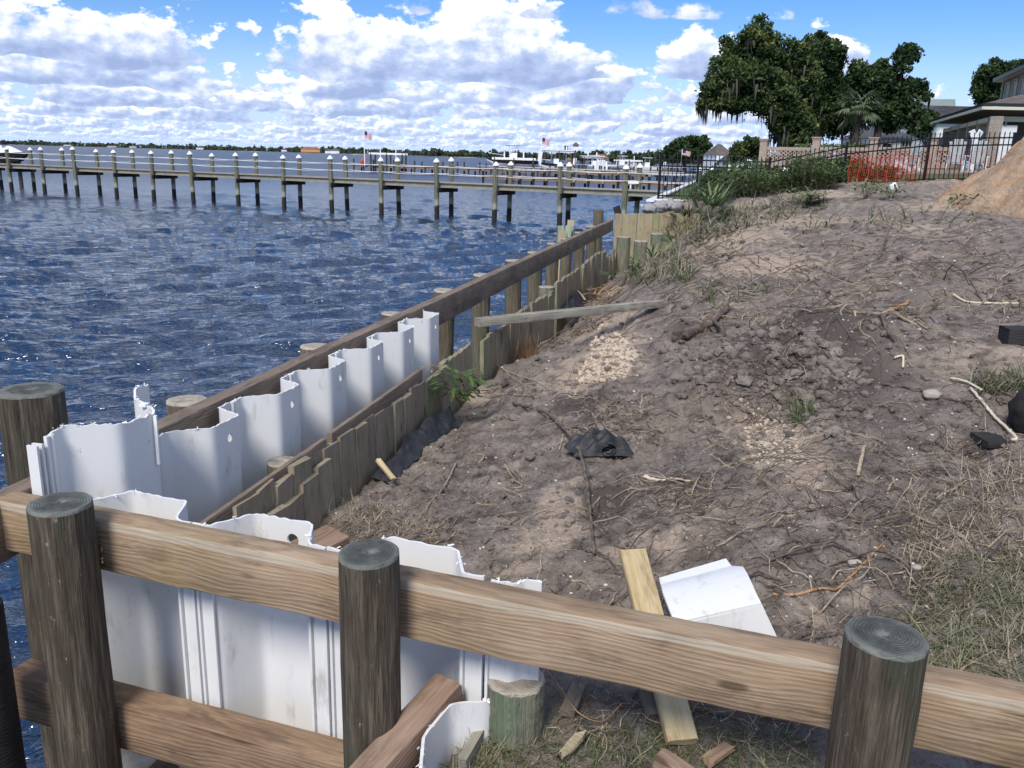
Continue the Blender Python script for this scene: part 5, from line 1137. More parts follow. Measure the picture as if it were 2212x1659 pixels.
# ------------------------------------------------------------------ lawn chairs behind the fence
def chair(c, rz, s, label):
    o = empty('lawn_chair', c, label, 'chair', 'white lawn chairs', rz); o.scale = (s, s, s)
    for k in range(5):
        x = (k-2)*.105; h = 1.05-.06*abs(k-2)**1.5; m = MB(); m.bar((x*.75, .18, .36), (x*1.15, .48, .36+h*.82), .022, .095, up=(1, 0, 0)); m.build('back_slat', MAT_WHITE, o)
    for k in range(5): m = MB(); m.bar((-.28, -.32+k*.11, .40-.02*k), (.28, -.32+k*.11, .40-.02*k), .09, .022); m.build('seat_slat', MAT_WHITE, o)
    for sx in (-1, 1):
        m = MB(); m.box((sx*.33, -.06, .60), (.13, .72, .025)); m.build('armrest', MAT_WHITE, o)
        m = MB(); m.box((sx*.31, -.34, .30), (.03, .10, .60)); m.build('leg', MAT_WHITE, o)
        m = MB(); m.bar((sx*.29, -.36, .40), (sx*.29, .55, .04), .03, .12); m.build('leg', MAT_WHITE, o)
        m = MB(); m.box((sx*.31, .28, .30), (.03, .09, .60)); m.build('leg', MAT_WHITE, o)
p = atY(1958, 370, 31); chair(Vector((p.x, 31, 2.86)), math.radians(205), .80, 'white wooden lawn chair behind the orange netting, left one')
p = atY(2062, 372, 28); chair(Vector((p.x, 28, 2.90)), math.radians(150), .84, 'white wooden lawn chair beside the sand heap, in front of the porch')
p = atY(2102, 372, 29.2); chair(Vector((p.x, 29.2, 2.90)), math.radians(175), .84, 'white wooden lawn chair partly hidden by the sand heap')
p = atY(2108, 300, 31.5); o = empty('tall_chair', Vector((p.x, 31.5, 2.9)), 'tall white slatted chair back standing up behind the lawn chairs', 'chair')
m = MB(); m.box((0, 0, .60), (.22, .06, 1.2)); m.build('post', MAT_WHITE, o, bevel=.01)
for s in (-1, 1): m = MB(); m.bar((0, 0, 1.08), (s*.17, .05, 1.42), .05, .20); m.build('wing', MAT_WHITE, o, bevel=.01)
# low brick edging wall behind the netting
def brick_mat(name, c0, c1, c2, mortar=(.36, .33, .29), bw=.21, bh=.075, axis='XZ'):
    m, nt, b, tc = new_mat(name); sp = N(nt, 'ShaderNodeSeparateXYZ', {0: tc.outputs['Object']})
    v = XYZ(nt, M(nt, 'ADD', sp.outputs[0], sp.outputs[1]), sp.outputs[2], 0.0)
    bt = N(nt, 'ShaderNodeTexBrick', {'Vector': v, 'Color1': (*c0, 1), 'Color2': (*c1, 1), 'Mortar': (*mortar, 1), 'Scale': 1.0, 'Mortar Size': .008, 'Brick Width': bw, 'Row Height': bh, 'Bias': .0})
    n = NOISE(nt, tc.outputs['Object'], 3.5, 5, .65); c = MIX(nt, M(nt, 'MULTIPLY', SS(nt, n, .45, .7), .6), bt.outputs['Color'], c2); nt.links.new(c, b.inputs['Base Color']); b.inputs['Roughness'].default_value = .9
    nt.links.new(BUMP(nt, bt.outputs['Fac'], -.5, .01), b.inputs['Normal']); return m
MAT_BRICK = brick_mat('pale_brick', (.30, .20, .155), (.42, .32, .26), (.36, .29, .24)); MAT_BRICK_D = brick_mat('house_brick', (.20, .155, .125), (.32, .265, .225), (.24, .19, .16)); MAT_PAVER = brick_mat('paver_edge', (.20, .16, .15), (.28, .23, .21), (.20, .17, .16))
m = MB(); a = atY(1850, 372, 34); m.box((13.5, 0, .35), (27, .3, .7)); o = m.build('edging_wall', MAT_PAVER); o.location = (a.x-1.5, 34, 2.25); o.rotation_euler = (0, 0, -.12); tag(o, 'low grey brown brick edging wall behind the orange netting', 'wall')
# ------------------------------------------------------------------ openwork brick wall with piers and hedge
def brick_wall():
    pa = atY(1652, 312, 58.5); pb = atY(2140, 300, 52.5); o = empty('brick_wall', (pa.x, pa.y, 3.0), 'pale brick garden wall with rows of open gaps and square piers', 'wall'); d = Vector((pb.x-pa.x, pb.y-pa.y, 0)); L = d.length; d.normalize(); o.rotation_euler = (0, 0, math.atan2(d.y, d.x)); s = 0.0; pos = [(atY(px, 300, 58.5-6*(px-1652)/488)) for px in (1652, 1766, 1890, 2017, 2140)]; ss = [(Vector((p.x, p.y, 0))-Vector((pa.x, pa.y, 0))).dot(d) for p in pos]
    for i, s in enumerate(ss):
        h = 1.42+.10*i/4+.12*(i > 0); m = MB(); m.box((s, 0, h/2-.5), (.46, .46, h+1.0)); pr = m.build('pier', MAT_BRICK, o); m = MB(); m.box((s, 0, h+.05), (.54, .54, .10)); m.box((s, 0, h+.13), (.62, .62, .07)); m.build('cap', MAT_BRICK, pr)
    for i in range(4):
        a, b = ss[i]+.23, ss[i+1]-.23; h = 1.06+.05*i; w = b-a
        m = MB(); m.box(((a+b)/2, 0, -.35), (w, .22, 1.2)); m.build('base_course', MAT_BRICK, o)
        m = MB(); m.box(((a+b)/2, 0, h-.09), (w, .24, .22)); m.build('coping', MAT_BRICK, o)
        m = MB(); rows = 6; rh = (h-.20-.25)/rows
        for r in range(rows):
            x = a+(.0 if r % 2 else -.14); z = .25+rh*(r+.5)
            while x < b:
                x0, x1 = max(x, a), min(x+.17, b)
                if x1-x0 > .02: m.box(((x0+x1)/2, 0, z), (x1-x0, .18, rh+.004))
                x += .28
        q = m.build('open_brickwork', MAT_BRICK, o); q['kind'] = 'stuff'
    he = [(ss[0]+2+.55*k, 1.2, 1.0+.04*k/4, .42, .4, .32) for k in range(int((ss[2]-ss[0]-2)/.55))]
    hd = empty('hedge', (pa.x, pa.y, 3.0), 'clipped low hedge along the top of the brick wall', 'hedge', rotz=math.atan2(d.y, d.x)); crown(he, 2600, .07, MAT_WEED, 'foliage', hd, .3, .6, 90)
    return pa
brick_wall()
# ================================================================== trees
MAT_BARK = bark_mat('tree_bark', (.035, .028, .022), (.11, .09, .07))
def limb(mb, a, b, r0, r1, n=6, wob=.06, seg=8):
    a, b = Vector(a), Vector(b); L = (b-a).length; pts = [a.lerp(b, i/n)+(Vector((random.gauss(0, wob), random.gauss(0, wob), random.gauss(0, wob*.6)))*L*.5 if 0 < i < n else Vector()) for i in range(n+1)]
    mb.tube(pts, [r0+(r1-r0)*i/n for i in range(n+1)], seg); return pts
def tree(name, px, py, Y, pts, label, mat, n, leaf, zb, trunk_r=.35, moss=0, seed=0, cat='tree', tone=.3, trunks=1, split=9):
    """pts: lobes given in picture space (px, py, radius px, radius px vertical) turned into volumes round the tree's own distance"""
    b = atY(px, py, Y); base = Vector((b.x, Y, zb)); o = empty(name, base, label, cat); k = Y/FPX; ls = []; rs = random.Random(seed)
    for (x, y, rx, ry) in pts:
        c = atY(x, y, Y); dpt = rs.uniform(-.6, .6)*rx*k; ls.append((c.x-base.x, dpt, c.z-base.z, rx*k, rx*k*rs.uniform(.75, 1.0), ry*k))
    crown(ls, n, leaf, mat, 'crown', o, tone, .55, seed, split)
    tb = MB(); top = max(l[2] for l in ls); cx = sum(l[0] for l in ls)/len(ls)
    for t in range(trunks):
        j = (cx*.25+rs.uniform(-.4, .4), rs.uniform(-.3, .3), top*.38); limb(tb, (rs.uniform(-.5, .5)*(trunks > 1), 0, -.6), j, trunk_r, trunk_r*.75)
        for l in ls: limb(tb, j, (l[0]*.9, l[1]*.9, l[2]-l[5]*.2), trunk_r*.42, .03, 5, .05, 6)
    tb.build('trunk', MAT_BARK, o, True)
    if moss:
        lb = LB(); low = [l for l in ls]
        for q in range(moss):
            l = rs.choice(low); a = rs.uniform(0, 6.28); r = rs.random()**.5; p = Vector((l[0]+math.cos(a)*l[3]*r, l[1]+math.sin(a)*l[4]*r, l[2]-l[5]*math.sqrt(max(0, 1-r*r))*rs.uniform(.4, 1.0)))
            lb.blade(p, (rs.gauss(0, .22), rs.gauss(0, .22), -1), rs.uniform(.4, 1.6), rs.uniform(.05, .12), .6, rs.random(), 5)
        lb.build('hanging_moss', MAT_MOSS, o)['kind'] = 'stuff'
    return o
tree('oak_tree', 1712, 318, 70, [(1632, 75, 36, 26), (1600, 110, 40, 34), (1652, 120, 50, 40), (1570, 150, 40, 30), (1620, 165, 60, 40), (1680, 160, 55, 45), (1540, 200, 34, 24), (1590, 215, 52, 28), (1650, 215, 60, 38), (1700, 215, 50, 55), (1720, 270, 40, 42), (1690, 280, 26, 24), (1518, 222, 18, 14), (1715, 130, 34, 34), (1740, 170, 40, 44), (1560, 180, 40, 26), (1700, 250, 46, 40)], 'big live oak with long hanging moss leaning over the water side', MAT_TREE, 42000, .12, 3.2, .55, 420, 1, tone=.25, trunks=2)
tree('oak_tree', 1765, 318, 74, [(1760, 100, 34, 26), (1790, 115, 30, 30), (1735, 140, 40, 34), (1775, 160, 48, 42), (1800, 200, 32, 40), (1750, 210, 50, 50), (1780, 260, 40, 42), (1740, 275, 36, 36), (1812, 150, 12, 16), (1800, 240, 34, 40), (1825, 260, 26, 34)], 'dark tall oak between the moss draped oak and the palm', MAT_TREE2, 32000, .12, 3.3, .45, 90, 2, tone=.25)
tree('oak_tree', 1890, 310, 72, [(1850, 160, 28, 30), (1880, 190, 40, 40), (1920, 200, 40, 44), (1945, 130, 24, 28), (1965, 118, 26, 20), (1935, 165, 22, 26), (1985, 185, 24, 18), (2000, 205, 16, 14), (1870, 245, 44, 34), (1930, 250, 46, 34), (1975, 240, 26, 26), (1905, 140, 16, 14), (1830, 210, 20, 40), (1900, 225, 50, 40), (1955, 210, 36, 40)], 'dark oak with a tall side crown beside the porch house', MAT_TREE2, 32000, .12, 3.4, .38, 40, 3, tone=.25)
tree('oak_tree', 2130, 240, 86, [(2125, 165, 28, 24), (2160, 155, 36, 22), (2110, 195, 18, 22), (2150, 190, 36, 26), (2190, 150, 24, 18), (2130, 215, 26, 14)], 'dark tree rising behind the grey roofs', MAT_TREE2, 11000, .13, 3.5, .3, 0, 4, tone=.25)
tree('shore_tree', 1480, 352, 170, [(1470, 315, 24, 18), (1495, 305, 18, 14), (1450, 328, 16, 12), (1480, 335, 28, 14), (1512, 320, 14, 14), (1455, 340, 18, 9)], 'rounded shore tree left of the white gabled house', MAT_TREE2, 7000, .26, 2.2, .4, 0, 5)
tree('shore_tree', 1518, 350, 165, [(1520, 303, 11, 9), (1522, 318, 12, 12), (1517, 332, 10, 12)], 'narrow tree standing against the white gabled house', MAT_TREE2, 1500, .30, 2.2, .3, 0, 6)
tree('shore_tree', 1615, 350, 95, [(1625, 310, 22, 14), (1605, 325, 22, 18), (1640, 328, 20, 18), (1585, 340, 14, 10), (1650, 345, 14, 12)], 'grey green spreading tree left of the brick wall', MAT_TREE, 6000, .15, 2.6, .25, 0, 7)
tree('yard_tree', 1995, 300, 80, [(1990, 275, 20, 22), (2005, 260, 14, 20), (1975, 285, 18, 16)], 'dark shrubby tree beside the white house behind the oaks', MAT_TREE2, 2500, .17, 3.4, .2, 0, 8)
# shore trees further off
for i, (px, py, Y, s) in enumerate([(1255, 341, 520, 8), (1275, 341, 480, 9), (1330, 343, 430, 13), (1355, 342, 400, 14), (1375, 344, 380, 12), (1395, 342, 330, 16), (1415, 341, 300, 18), (1432, 345, 280, 15), (1345, 346, 360, 9), (1300, 345, 450, 9), (1405, 350, 260, 10)]):
    tree('shore_tree', px, py+8, Y, [(px-s*.5, py-s*.3, s*.6, s*.5), (px+s*.4, py-s*.5, s*.6, s*.6), (px, py+s*.1, s*.9, s*.5)], f'small dark tree on the far right shore, {ORD[i]} of the row' if i < 8 else f'low shore tree among the docks, {ORD[i-8]} one', MAT_FAR, 420, Y/FPX*2.6, 1.2, .3, 0, 30+i)
# pines sticking up on the far shore
for i, (px, py, Y) in enumerate([(1205, 330, 900), (1213, 327, 900), (1222, 318, 900), (1252, 328, 800), (1259, 330, 800)]):
    tree('pine_tree', px, 345, Y, [(px, py, 3.2, 2.4), (px+2, py+4, 2.6, 1.8), (px-2, py+7, 2, 1.5)], f'lone tall pine on the far shore, {ORD[i]} from the left', MAT_FAR, 160, Y/FPX*1.6, 1.0, .25, 0, 60+i)
# ------------------------------------------------------------------ cabbage palm
MAT_PALM = leaf_mat('palm_leaf', (.08, .11, .06), (.17, .21, .12), (.30, .33, .21))
def palm():
    Y = 61; b = atY(1847, 312, Y); o = empty('palm_tree', (b.x, Y, 3.3), 'cabbage palm with shaggy trunk in front of the oaks', 'palm'); H = atY(1845, 235, Y).z-3.3
    t = MB(); t.tube([(0, 0, -.6), (.02, 0, H*.5), (0, 0, H)], [.20, .20, .16], 10); t.build('trunk', MAT_BARK, o, True)
    bt = LB()
    for k in range(130): a = random.uniform(0, 6.28); z = random.uniform(.2, H*.98); bt.blade((math.cos(a)*.18, math.sin(a)*.18, z), (math.cos(a), math.sin(a), .9), random.uniform(.3, .55), .05, -.1, random.random(), 2)
    bt.build('boots', leaf_mat('palm_boots', (.10, .08, .055), (.22, .18, .13), (.30, .26, .20)), o)
    for k in range(30):
        lb = LB(); a = random.uniform(0, 6.28); e = random.uniform(-.7, 1.3); d = Vector((math.cos(a)*math.cos(e), math.sin(a)*math.cos(e), math.sin(e))); q = Vector((0, 0, H))+d*random.uniform(.7, 1.0); side = d.cross(Vector((0, 0, 1))).normalized(); tn = random.random()*.6
        lb.blade((0, 0, H-.05), d, (q-Vector((0, 0, H))).length, .02, .1, .3, 2)
        for j in range(15):
            w = (j/14-.5)*2.6; lb.blade(q, d*math.cos(w)+side*math.sin(w), random.uniform(.8, 1.2), .045, .9, min(1, tn+random.random()*.35), 3, fold=.5)
        lb.build('frond', MAT_PALM, o)
palm()
# ================================================================== houses
def shingle_mat(name, c):
    m, nt, b, tc = new_mat(name); P = tc.outputs['Object']; sp = N(nt, 'ShaderNodeSeparateXYZ', {0: P}); v = XYZ(nt, M(nt, 'ADD', sp.outputs[0], M(nt, 'MULTIPLY', sp.outputs[1], .37)), sp.outputs[2], 0.0)
    bt = N(nt, 'ShaderNodeTexBrick', {'Vector': v, 'Color1': (*[x*.7 for x in c], 1), 'Color2': (*[x*1.35 for x in c], 1), 'Mortar': (*[x*.4 for x in c], 1), 'Scale': 1.0, 'Mortar Size': .010, 'Brick Width': .32, 'Row Height': .10})
    nt.links.new(MIX(nt, M(nt, 'MULTIPLY', NOISE(nt, P, 1.5, 4), .3), bt.outputs['Color'], c), b.inputs['Base Color']); b.inputs['Roughness'].default_value = .9; return m
MAT_ROOF = shingle_mat('grey_shingles', (.075, .078, .088)); MAT_ROOF_BR = shingle_mat('brown_shingles', (.12, .10, .085)); MAT_ROOF_RED = shingle_mat('terracotta', (.28, .13, .08))
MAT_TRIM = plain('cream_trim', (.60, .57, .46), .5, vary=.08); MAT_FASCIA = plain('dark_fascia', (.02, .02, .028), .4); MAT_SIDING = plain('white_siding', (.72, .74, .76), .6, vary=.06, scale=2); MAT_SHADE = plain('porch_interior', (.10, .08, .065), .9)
def glass_mat():
    m, nt, b, tc = new_mat('window_glass'); b.inputs['Base Color'].default_value = (.02, .03, .035, 1); b.inputs['Roughness'].default_value = .06; b.inputs['Specular IOR Level'].default_value = .8; return m
MAT_GLASS = glass_mat()
def window(par, c, w, h, ax=(1, 0, 0), out=(0, -1, 0), name='window', cols=2, rows=2, mat=None):
    """frame with muntins and panes; c centre on the wall face"""
    ax, out, c = Vector(ax), Vector(out), Vector(c); up = Vector((0, 0, 1)); rot = Matrix((ax, out, up)).transposed(); f = .06
    m = MB()
    for s in (-1, 1): m.box(c+ax*s*(w/2)+out*.03, (f, .08, h+f), rot); m.box(c+up*s*(h/2)+out*.03, (w+f, .085, f), rot)
    for i in range(1, cols): m.box(c+ax*(w*i/cols-w/2)+out*.02, (.03, .05, h), rot)
    for i in range(1, rows): m.box(c+up*(h*i/rows-h/2)+out*.02, (w, .055, .03), rot)
    o = m.build(name, mat or MAT_WHITE, par)
    for i in range(cols):
        for j in range(rows): g = MB(); g.box(c+ax*((i+.5)*w/cols-w/2)+up*((j+.5)*h/rows-h/2)+out*.005, (w/cols-.035, .02, h/rows-.035), rot); g.build('pane', MAT_GLASS, o)
    return o
def part(par, name, mat, fn, bevel=0.0): m = MB(); fn(m); return m.build(name, mat, par, bevel=bevel)
# ---- brick house with porch
def porch_house():
    A = atY(2129.5, 236, 47); B = atY(2031, 266, 63); zE = A.z; zG = 3.15; o = empty('brick_house', (A.x, A.y, zG), 'brick two storey house with a long dark roofed porch at right', 'house')
    A0 = Vector((0, 0, 0)); d = Vector((B.x-A.x, B.y-A.y, 0)); L = d.length; d.normalize(); r = Vector((1, -.10, 0)).normalized(); W_ = 26; h = zE-zG
    rot = Matrix((d, Vector((-d.y, d.x, 0)), Vector((0, 0, 1)))).transposed()
    up = Vector((0, 0, 1)); inw = Vector((d.y, -d.x, 0)); inw = inw if inw.x > 0 else -inw
    part(o, 'floor_slab', MAT_CONC, lambda m: m.add([p+up*z for z in (-.6, .12) for p in (A0, d*L, d*L+r*W_, r*W_)], [(0, 1, 2, 3), (7, 6, 5, 4), (0, 4, 5, 1), (1, 5, 6, 2), (2, 6, 7, 3), (3, 7, 4, 0)]))
    # columns along the side and the front
    for i in range(6):
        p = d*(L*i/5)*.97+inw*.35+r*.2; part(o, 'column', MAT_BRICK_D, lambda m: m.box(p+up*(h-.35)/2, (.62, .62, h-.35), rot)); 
        if i < 5: c = d*(L*(i+.5)/5)*.97+inw*.35; part(o, 'header', MAT_TRIM, lambda m: m.box(c+up*(h-.5), (L/5-.62, .3, .22), rot))
    for i in range(1, 4): p = r*(7.5*i)+inw*.3+d*.4; part(o, 'column', MAT_BRICK_D, lambda m: m.box(p+up*(h-.35)/2, (.62, .62, h-.35), rot))
    part(o, 'header', MAT_TRIM, lambda m: m.bar(r*.6+d*.4+up*(h-.45), r*W_+d*.4+up*(h-.45), .3, .25))
    # eave: fascia, soffit, hip roof
    e = .55; oA = A0-d*e-r*e*.4+up*h; oB = d*(L+e)-r*e+up*h; oC = r*W_-d*e+up*h
    part(o, 'fascia', MAT_FASCIA, lambda m: (m.bar(oA+up*.20, oB+up*.20, .06, .16), m.bar(oA+up*.20, oC+up*.20, .06, .16)))
    part(o, 'gutter', MAT_TRIM, lambda m: (m.bar(oA+up*.03-r*.02, oB+up*.03-r*.02, .09, .15), m.bar(oA+up*.03-d*.02, oC+up*.03-d*.02, .09, .15)))
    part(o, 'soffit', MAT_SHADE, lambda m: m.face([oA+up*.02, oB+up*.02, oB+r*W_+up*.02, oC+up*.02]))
    rA = A0+inw*5.0+d*4.5+up*(h+1.75); rB = d*(L-3)+inw*5+up*(h+1.75); rC = r*W_+d*4.5+up*(h+1.75)
    part(o, 'porch_roof', MAT_ROOF_BR, lambda m: (m.face([oA+up*.26, rA, rB, oB+up*.26]), m.face([oA+up*.26, oC+up*.26, rC, rA])))
    # back wall of the porch, dark doors
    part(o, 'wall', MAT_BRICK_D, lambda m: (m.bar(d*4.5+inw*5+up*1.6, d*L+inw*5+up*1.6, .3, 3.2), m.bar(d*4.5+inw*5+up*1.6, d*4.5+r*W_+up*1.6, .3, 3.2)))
    for i in range(3): q = d*4.3+inw*5+r*(2.2+3.6*i); window(o, q+up*1.45, 1.5, 2.3, r, -d, 'window', 2, 1)
    # upper storey
    uF = atY(2168, 190, 62)-Vector((A.x, A.y, zG)); uF.z = 0; uz0 = h+.5; uz1 = atY(2160, 176, 62).z-zG; Lu = 13.0; uA = uF-d*Lu      # far and near corner of the upper storey
    part(o, 'upper_wall', MAT_BRICK_D, lambda m: m.add([Vector((uA.x, uA.y, z))+q for z in (uz0, uz1) for q in (Vector(), d*Lu, d*Lu+r*20, r*20)], [(0, 1, 5, 4), (1, 2, 6, 5), (2, 3, 7, 6), (3, 0, 4, 7), (4, 5, 6, 7)]))
    wz = (uz0+uz1)/2+.1
    for i in range(4): window(o, uF-d*(1.5+2.3*i)+up*wz-inw*.02, 1.15, 1.75, -d, -inw, 'window', 2, 2, MAT_TRIM)
    e0 = Vector((uF.x, uF.y, uz1))+d*.6-inw*.6; e1 = e0-d*(Lu+1.2); e2 = e0+inw*14
    part(o, 'upper_eave', MAT_FASCIA, lambda m: (m.bar(e0+up*.12, e1+up*.12, .08, .24), m.bar(e0+up*.12, e2+up*.12, .08, .24)))
    part(o, 'upper_soffit', MAT_TRIM, lambda m: m.face([e0, e1, e1+inw*14, e2]))
    part(o, 'upper_roof', MAT_ROOF_BR, lambda m: (m.face([e0+up*.25, e1+up*.25, e1+inw*5+d*4+up*2.6, e0+inw*5-d*4+up*2.6]), m.face([e0+up*.25, e0+inw*5-d*4+up*2.6, e2+up*.25])))
    part(o, 'downpipe', MAT_TRIM, lambda m: m.tube([Vector((uF.x, uF.y, uz0))-inw*.10-d*.1, Vector((uF.x, uF.y, uz1))-inw*.10-d*.1], .05, 6))
    for k in range(4): part(o, 'string_light', MAT_WHITE, lambda m: m.tube([r*(1.5+2.2*k)+d*2+up*(h-.25), r*(1.5+2.2*k)+d*2+up*(h-.75)], .05, 6))
porch_house()
# ---- grey roofed white house behind
def grey_house():
    Y = 82; P = lambda px, py, y=Y: atY(px, py, y); b = P(2010, 300); o = empty('white_house', (b.x, Y, 3.4), 'white house with grey shingle gables behind the porch', 'house'); O_ = Vector((b.x, Y, 3.4)); q = lambda px, py, y=Y: P(px, py, y)-O_
    w0, w1 = q(2012, 262), q(2046, 262); zt = q(2041, 256).z; zr = q(2040, 220).z
    part(o, 'wall', MAT_SIDING, lambda m: m.add([Vector((x, y, z)) for z in (-1, zt) for x, y in ((w0.x+.6, 0), (w0.x+.6, 14), (14, 14), (14, 0))], [(0, 1, 5, 4), (1, 2, 6, 5), (2, 3, 7, 6), (3, 0, 4, 7)]))
    g0 = q(2041, 256).x; 
    part(o, 'roof', MAT_ROOF, lambda m: (m.face([(g0-.2, -.5, zt), (16, -.5, zt), (16, 5, zr), (g0-.2, 5, zr)]), m.face([(g0-.2, 5, zr), (16, 5, zr), (16, 12, zt), (g0-.2, 12, zt)])))
    part(o, 'gable', MAT_SIDING, lambda m: m.face([(g0, -.3, zt), (g0, 5, zr-.12), (g0, 11.5, zt)]))
    zl = q(2016, 231).z; ze = q(2010, 262).z; xl = q(2016, 231).x
    part(o, 'side_roof', MAT_ROOF, lambda m: (m.face([(xl, -1.6, zl), (xl+2.6, -1.6, zl), (xl+2.9, -1.6, ze), (xl-.8, -1.6, ze)]), m.face([(xl, -1.6, zl), (xl-.9, -1.6, ze), (xl-.9, 6, ze), (xl, 6, zl)])))
    part(o, 'side_wall', MAT_SIDING, lambda m: m.box(((xl-.4+g0)/2, .2, ze/2-.5), (g0-xl+1.0, 3.0, ze+.8)))
    part(o, 'eave_trim', MAT_WHITE, lambda m: (m.bar((xl-.9, -1.7, ze), (xl+2.9, -1.7, ze), .12, .16), m.bar((g0-.2, -.6, zt), (g0+4, -.6, zt), .12, .16)))
    for k in range(6): part(o, 'siding_board', MAT_WHITE, lambda m: m.box(((xl-.4+g0)/2, -1.33, .4+.42*k), (g0-xl+.9, .05, .36)))
    window(o, (xl+.3, -1.36, 1.5), .9, 1.5)
    window(o, (g0+1.2, -.02, 1.6), .8, 1.5)
    part(o, 'far_roof', plain('pale_metal_roof', (.33, .40, .40), .5), lambda m: m.add([q(2062, 221)+Vector((0, 9, 0)), q(2100, 200)+Vector((0, 9, 0)), q(2170, 200)+Vector((0, 9, 0)), q(2170, 221)+Vector((0, 9, 0)), q(2062, 221)+Vector((0, 15, 0)), q(2170, 221)+Vector((0, 15, 0))], [(0, 3, 2, 1), (0, 1, 4), (1, 2, 5, 4)]))
grey_house()
# ---- generic small far houses
def small_house(px0, px1, py0, py1, Y, label, wall, roof, hip=.8, wins=(), depth=9, rise=None, zg=None, name='house'):
    a, b = atY(px0, py1, Y), atY(px1, py1, Y); t = atY(px0, py0, Y); zb = zg if zg is not None else min(a.z, 2.6); O_ = Vector((a.x, Y, zb)); o = empty(name, O_, label, 'house'); w = b.x-a.x; h = t.z-zb; rs = rise or w*.28
    part(o, 'wall', wall, lambda m: m.box((w/2, depth/2, h/2-.5), (w, depth, h+1))); e = w*.05
    part(o, 'roof', roof, lambda m: m.add([(-e, -e, h), (w+e, -e, h), (w+e, depth+e, h), (-e, depth+e, h), (w*hip*.45, depth/2, h+rs), (w-w*hip*.45, depth/2, h+rs)], [(0, 1, 5, 4), (1, 2, 5), (2, 3, 4, 5), (3, 0, 4), (3, 2, 1, 0)]))
    for (fx, fz, ww, hh) in wins: window(o, (w*fx, -.02, h*fz), ww, hh)
    return o
small_house(1545, 1582, 334, 372, 130, 'white house with dark hipped roof beyond the fence', MAT_SIDING, MAT_ROOF_BR, .9, [(.62, .8, .9, .4), (.78, .8, .9, .4), (.15, .3, 1.4, 1.4)], 9, 1.6)
small_house(1572, 1612, 350, 372, 118, 'low grey roofed wing beside the white hipped house', MAT_SIDING, MAT_ROOF, .5, [(.3, .5, .7, .8)], 7, 1.0)
small_house(1582, 1625, 333, 365, 150, 'red roofed house peeking behind the white hipped house', MAT_SIDING, MAT_ROOF_RED, .6, [(.3, .6, .9, .9)], 8, 1.4)
small_house(1283, 1314, 341, 350, 420, 'far house with terracotta roof on the right shore', plain('tan_wall', (.45, .36, .27), .8), MAT_ROOF_RED, .5, [], 12, 1.8)
small_house(1222, 1236, 345.5, 349, 380, 'small gazebo with red roof over the water', plain('gazebo_wood', (.2, .15, .1), .8), MAT_ROOF_RED, 1.0, [], 5, 1.0, .5)
def mid_white():
    Y = 78; a = atY(1893, 300, Y); o = empty('white_house', (a.x, Y, 3.2), 'white house glimpsed under the oak behind the brick wall', 'house'); k = Y/FPX
    w = (1968-1893)*k; h = (300-268)*k+.9
    part(o, 'wall', MAT_SIDING, lambda m: m.box((w/2, 4, h/2-.4), (w, 8, h+.8))); part(o, 'roof', MAT_ROOF, lambda m: m.add([(-.4, -.4, h), (w+.4, -.4, h), (w+.4, 8.4, h), (-.4, 8.4, h), (1.6, 4, h+1.4), (w-1.6, 4, h+1.4)], [(0, 1, 5, 4), (1, 2, 5), (2, 3, 4, 5), (3, 0, 4), (3, 2, 1, 0)]))
    window(o, (w*.30, -.02, h*.55), .85, 1.1, rows=2, cols=1); window(o, (w*.85, -.02, h*.6), .9, 1.3, cols=3, rows=3)
    part(o, 'garage', MAT_BRICK_D, lambda m: m.box((-1.2, 1, .6), (2.0, 3, 2.2)))
mid_white()
# ================================================================== piers, docks and boats
def pier_pile_mat():
    m, nt, b, tc = new_mat('pier_pile'); sp = N(nt, 'ShaderNodeSeparateXYZ', {0: tc.outputs['Object']}); P = tc.outputs['Object']; oi = nt.nodes.new('ShaderNodeObjectInfo')
    n = NOISE(nt, MAPV(nt, P, (9, 9, 1.2)), 1.6, 5, .65); c = RAMP(nt, n, [(.3, (.075, .075, .05)), (.55, (.155, .155, .105)), (.75, (.25, .24, .17))])
    rust = M(nt, 'MULTIPLY', SS(nt, NOISE(nt, MAPV(nt, P, (3, 3, 1)), 1.2, 3), .56, .68), SS(nt, sp.outputs[2], 1.6, .9)); c = MIX(nt, M(nt, 'MULTIPLY', rust, .7), c, (.26, .14, .045))
    zz = M(nt, 'ADD', sp.outputs[2], M(nt, 'MULTIPLY', n, .25)); c = MIX(nt, M(nt, 'MULTIPLY', M(nt, 'SUBTRACT', SS(nt, zz, .75, .82), SS(nt, zz, .95, 1.15)), .75), c, (.33, .37, .28)); c = MIX(nt, M(nt, 'SUBTRACT', 1.0, SS(nt, zz, .72, .80)), c, (.016, .013, .011))
    nt.links.new(c, b.inputs['Base Color']); b.inputs['Roughness'].default_value = .8; return m
MAT_PPILE = pier_pile_mat(); MAT_DECK = wood_mat('pier_deck', [(.20, .18, .15), (.34, .31, .26), (.45, .42, .36)], stain_amt=.3, stain=(.14, .12, .10), seed=12); MAT_STRING = wood_mat('pier_stringer', [(.17, .16, .12), (.30, .28, .22), (.42, .40, .33)], stain_amt=.45, stain=(.12, .11, .085), tint2=(.85, 1, .88), seed=13); MAT_ROPE = plain('white_rope', (.66, .66, .64), .8, vary=.1); MAT_CAP = plain('white_cap', (.85, .86, .87), .45, vary=.05); MAT_BRN = wood_mat('brown_deck', [(.12, .075, .05), (.24, .155, .105), (.33, .23, .165)], stain_amt=.3, seed=14); MAT_DPILE = plain('dark_pile', (.055, .05, .042), .85, vary=.4, scale=8)
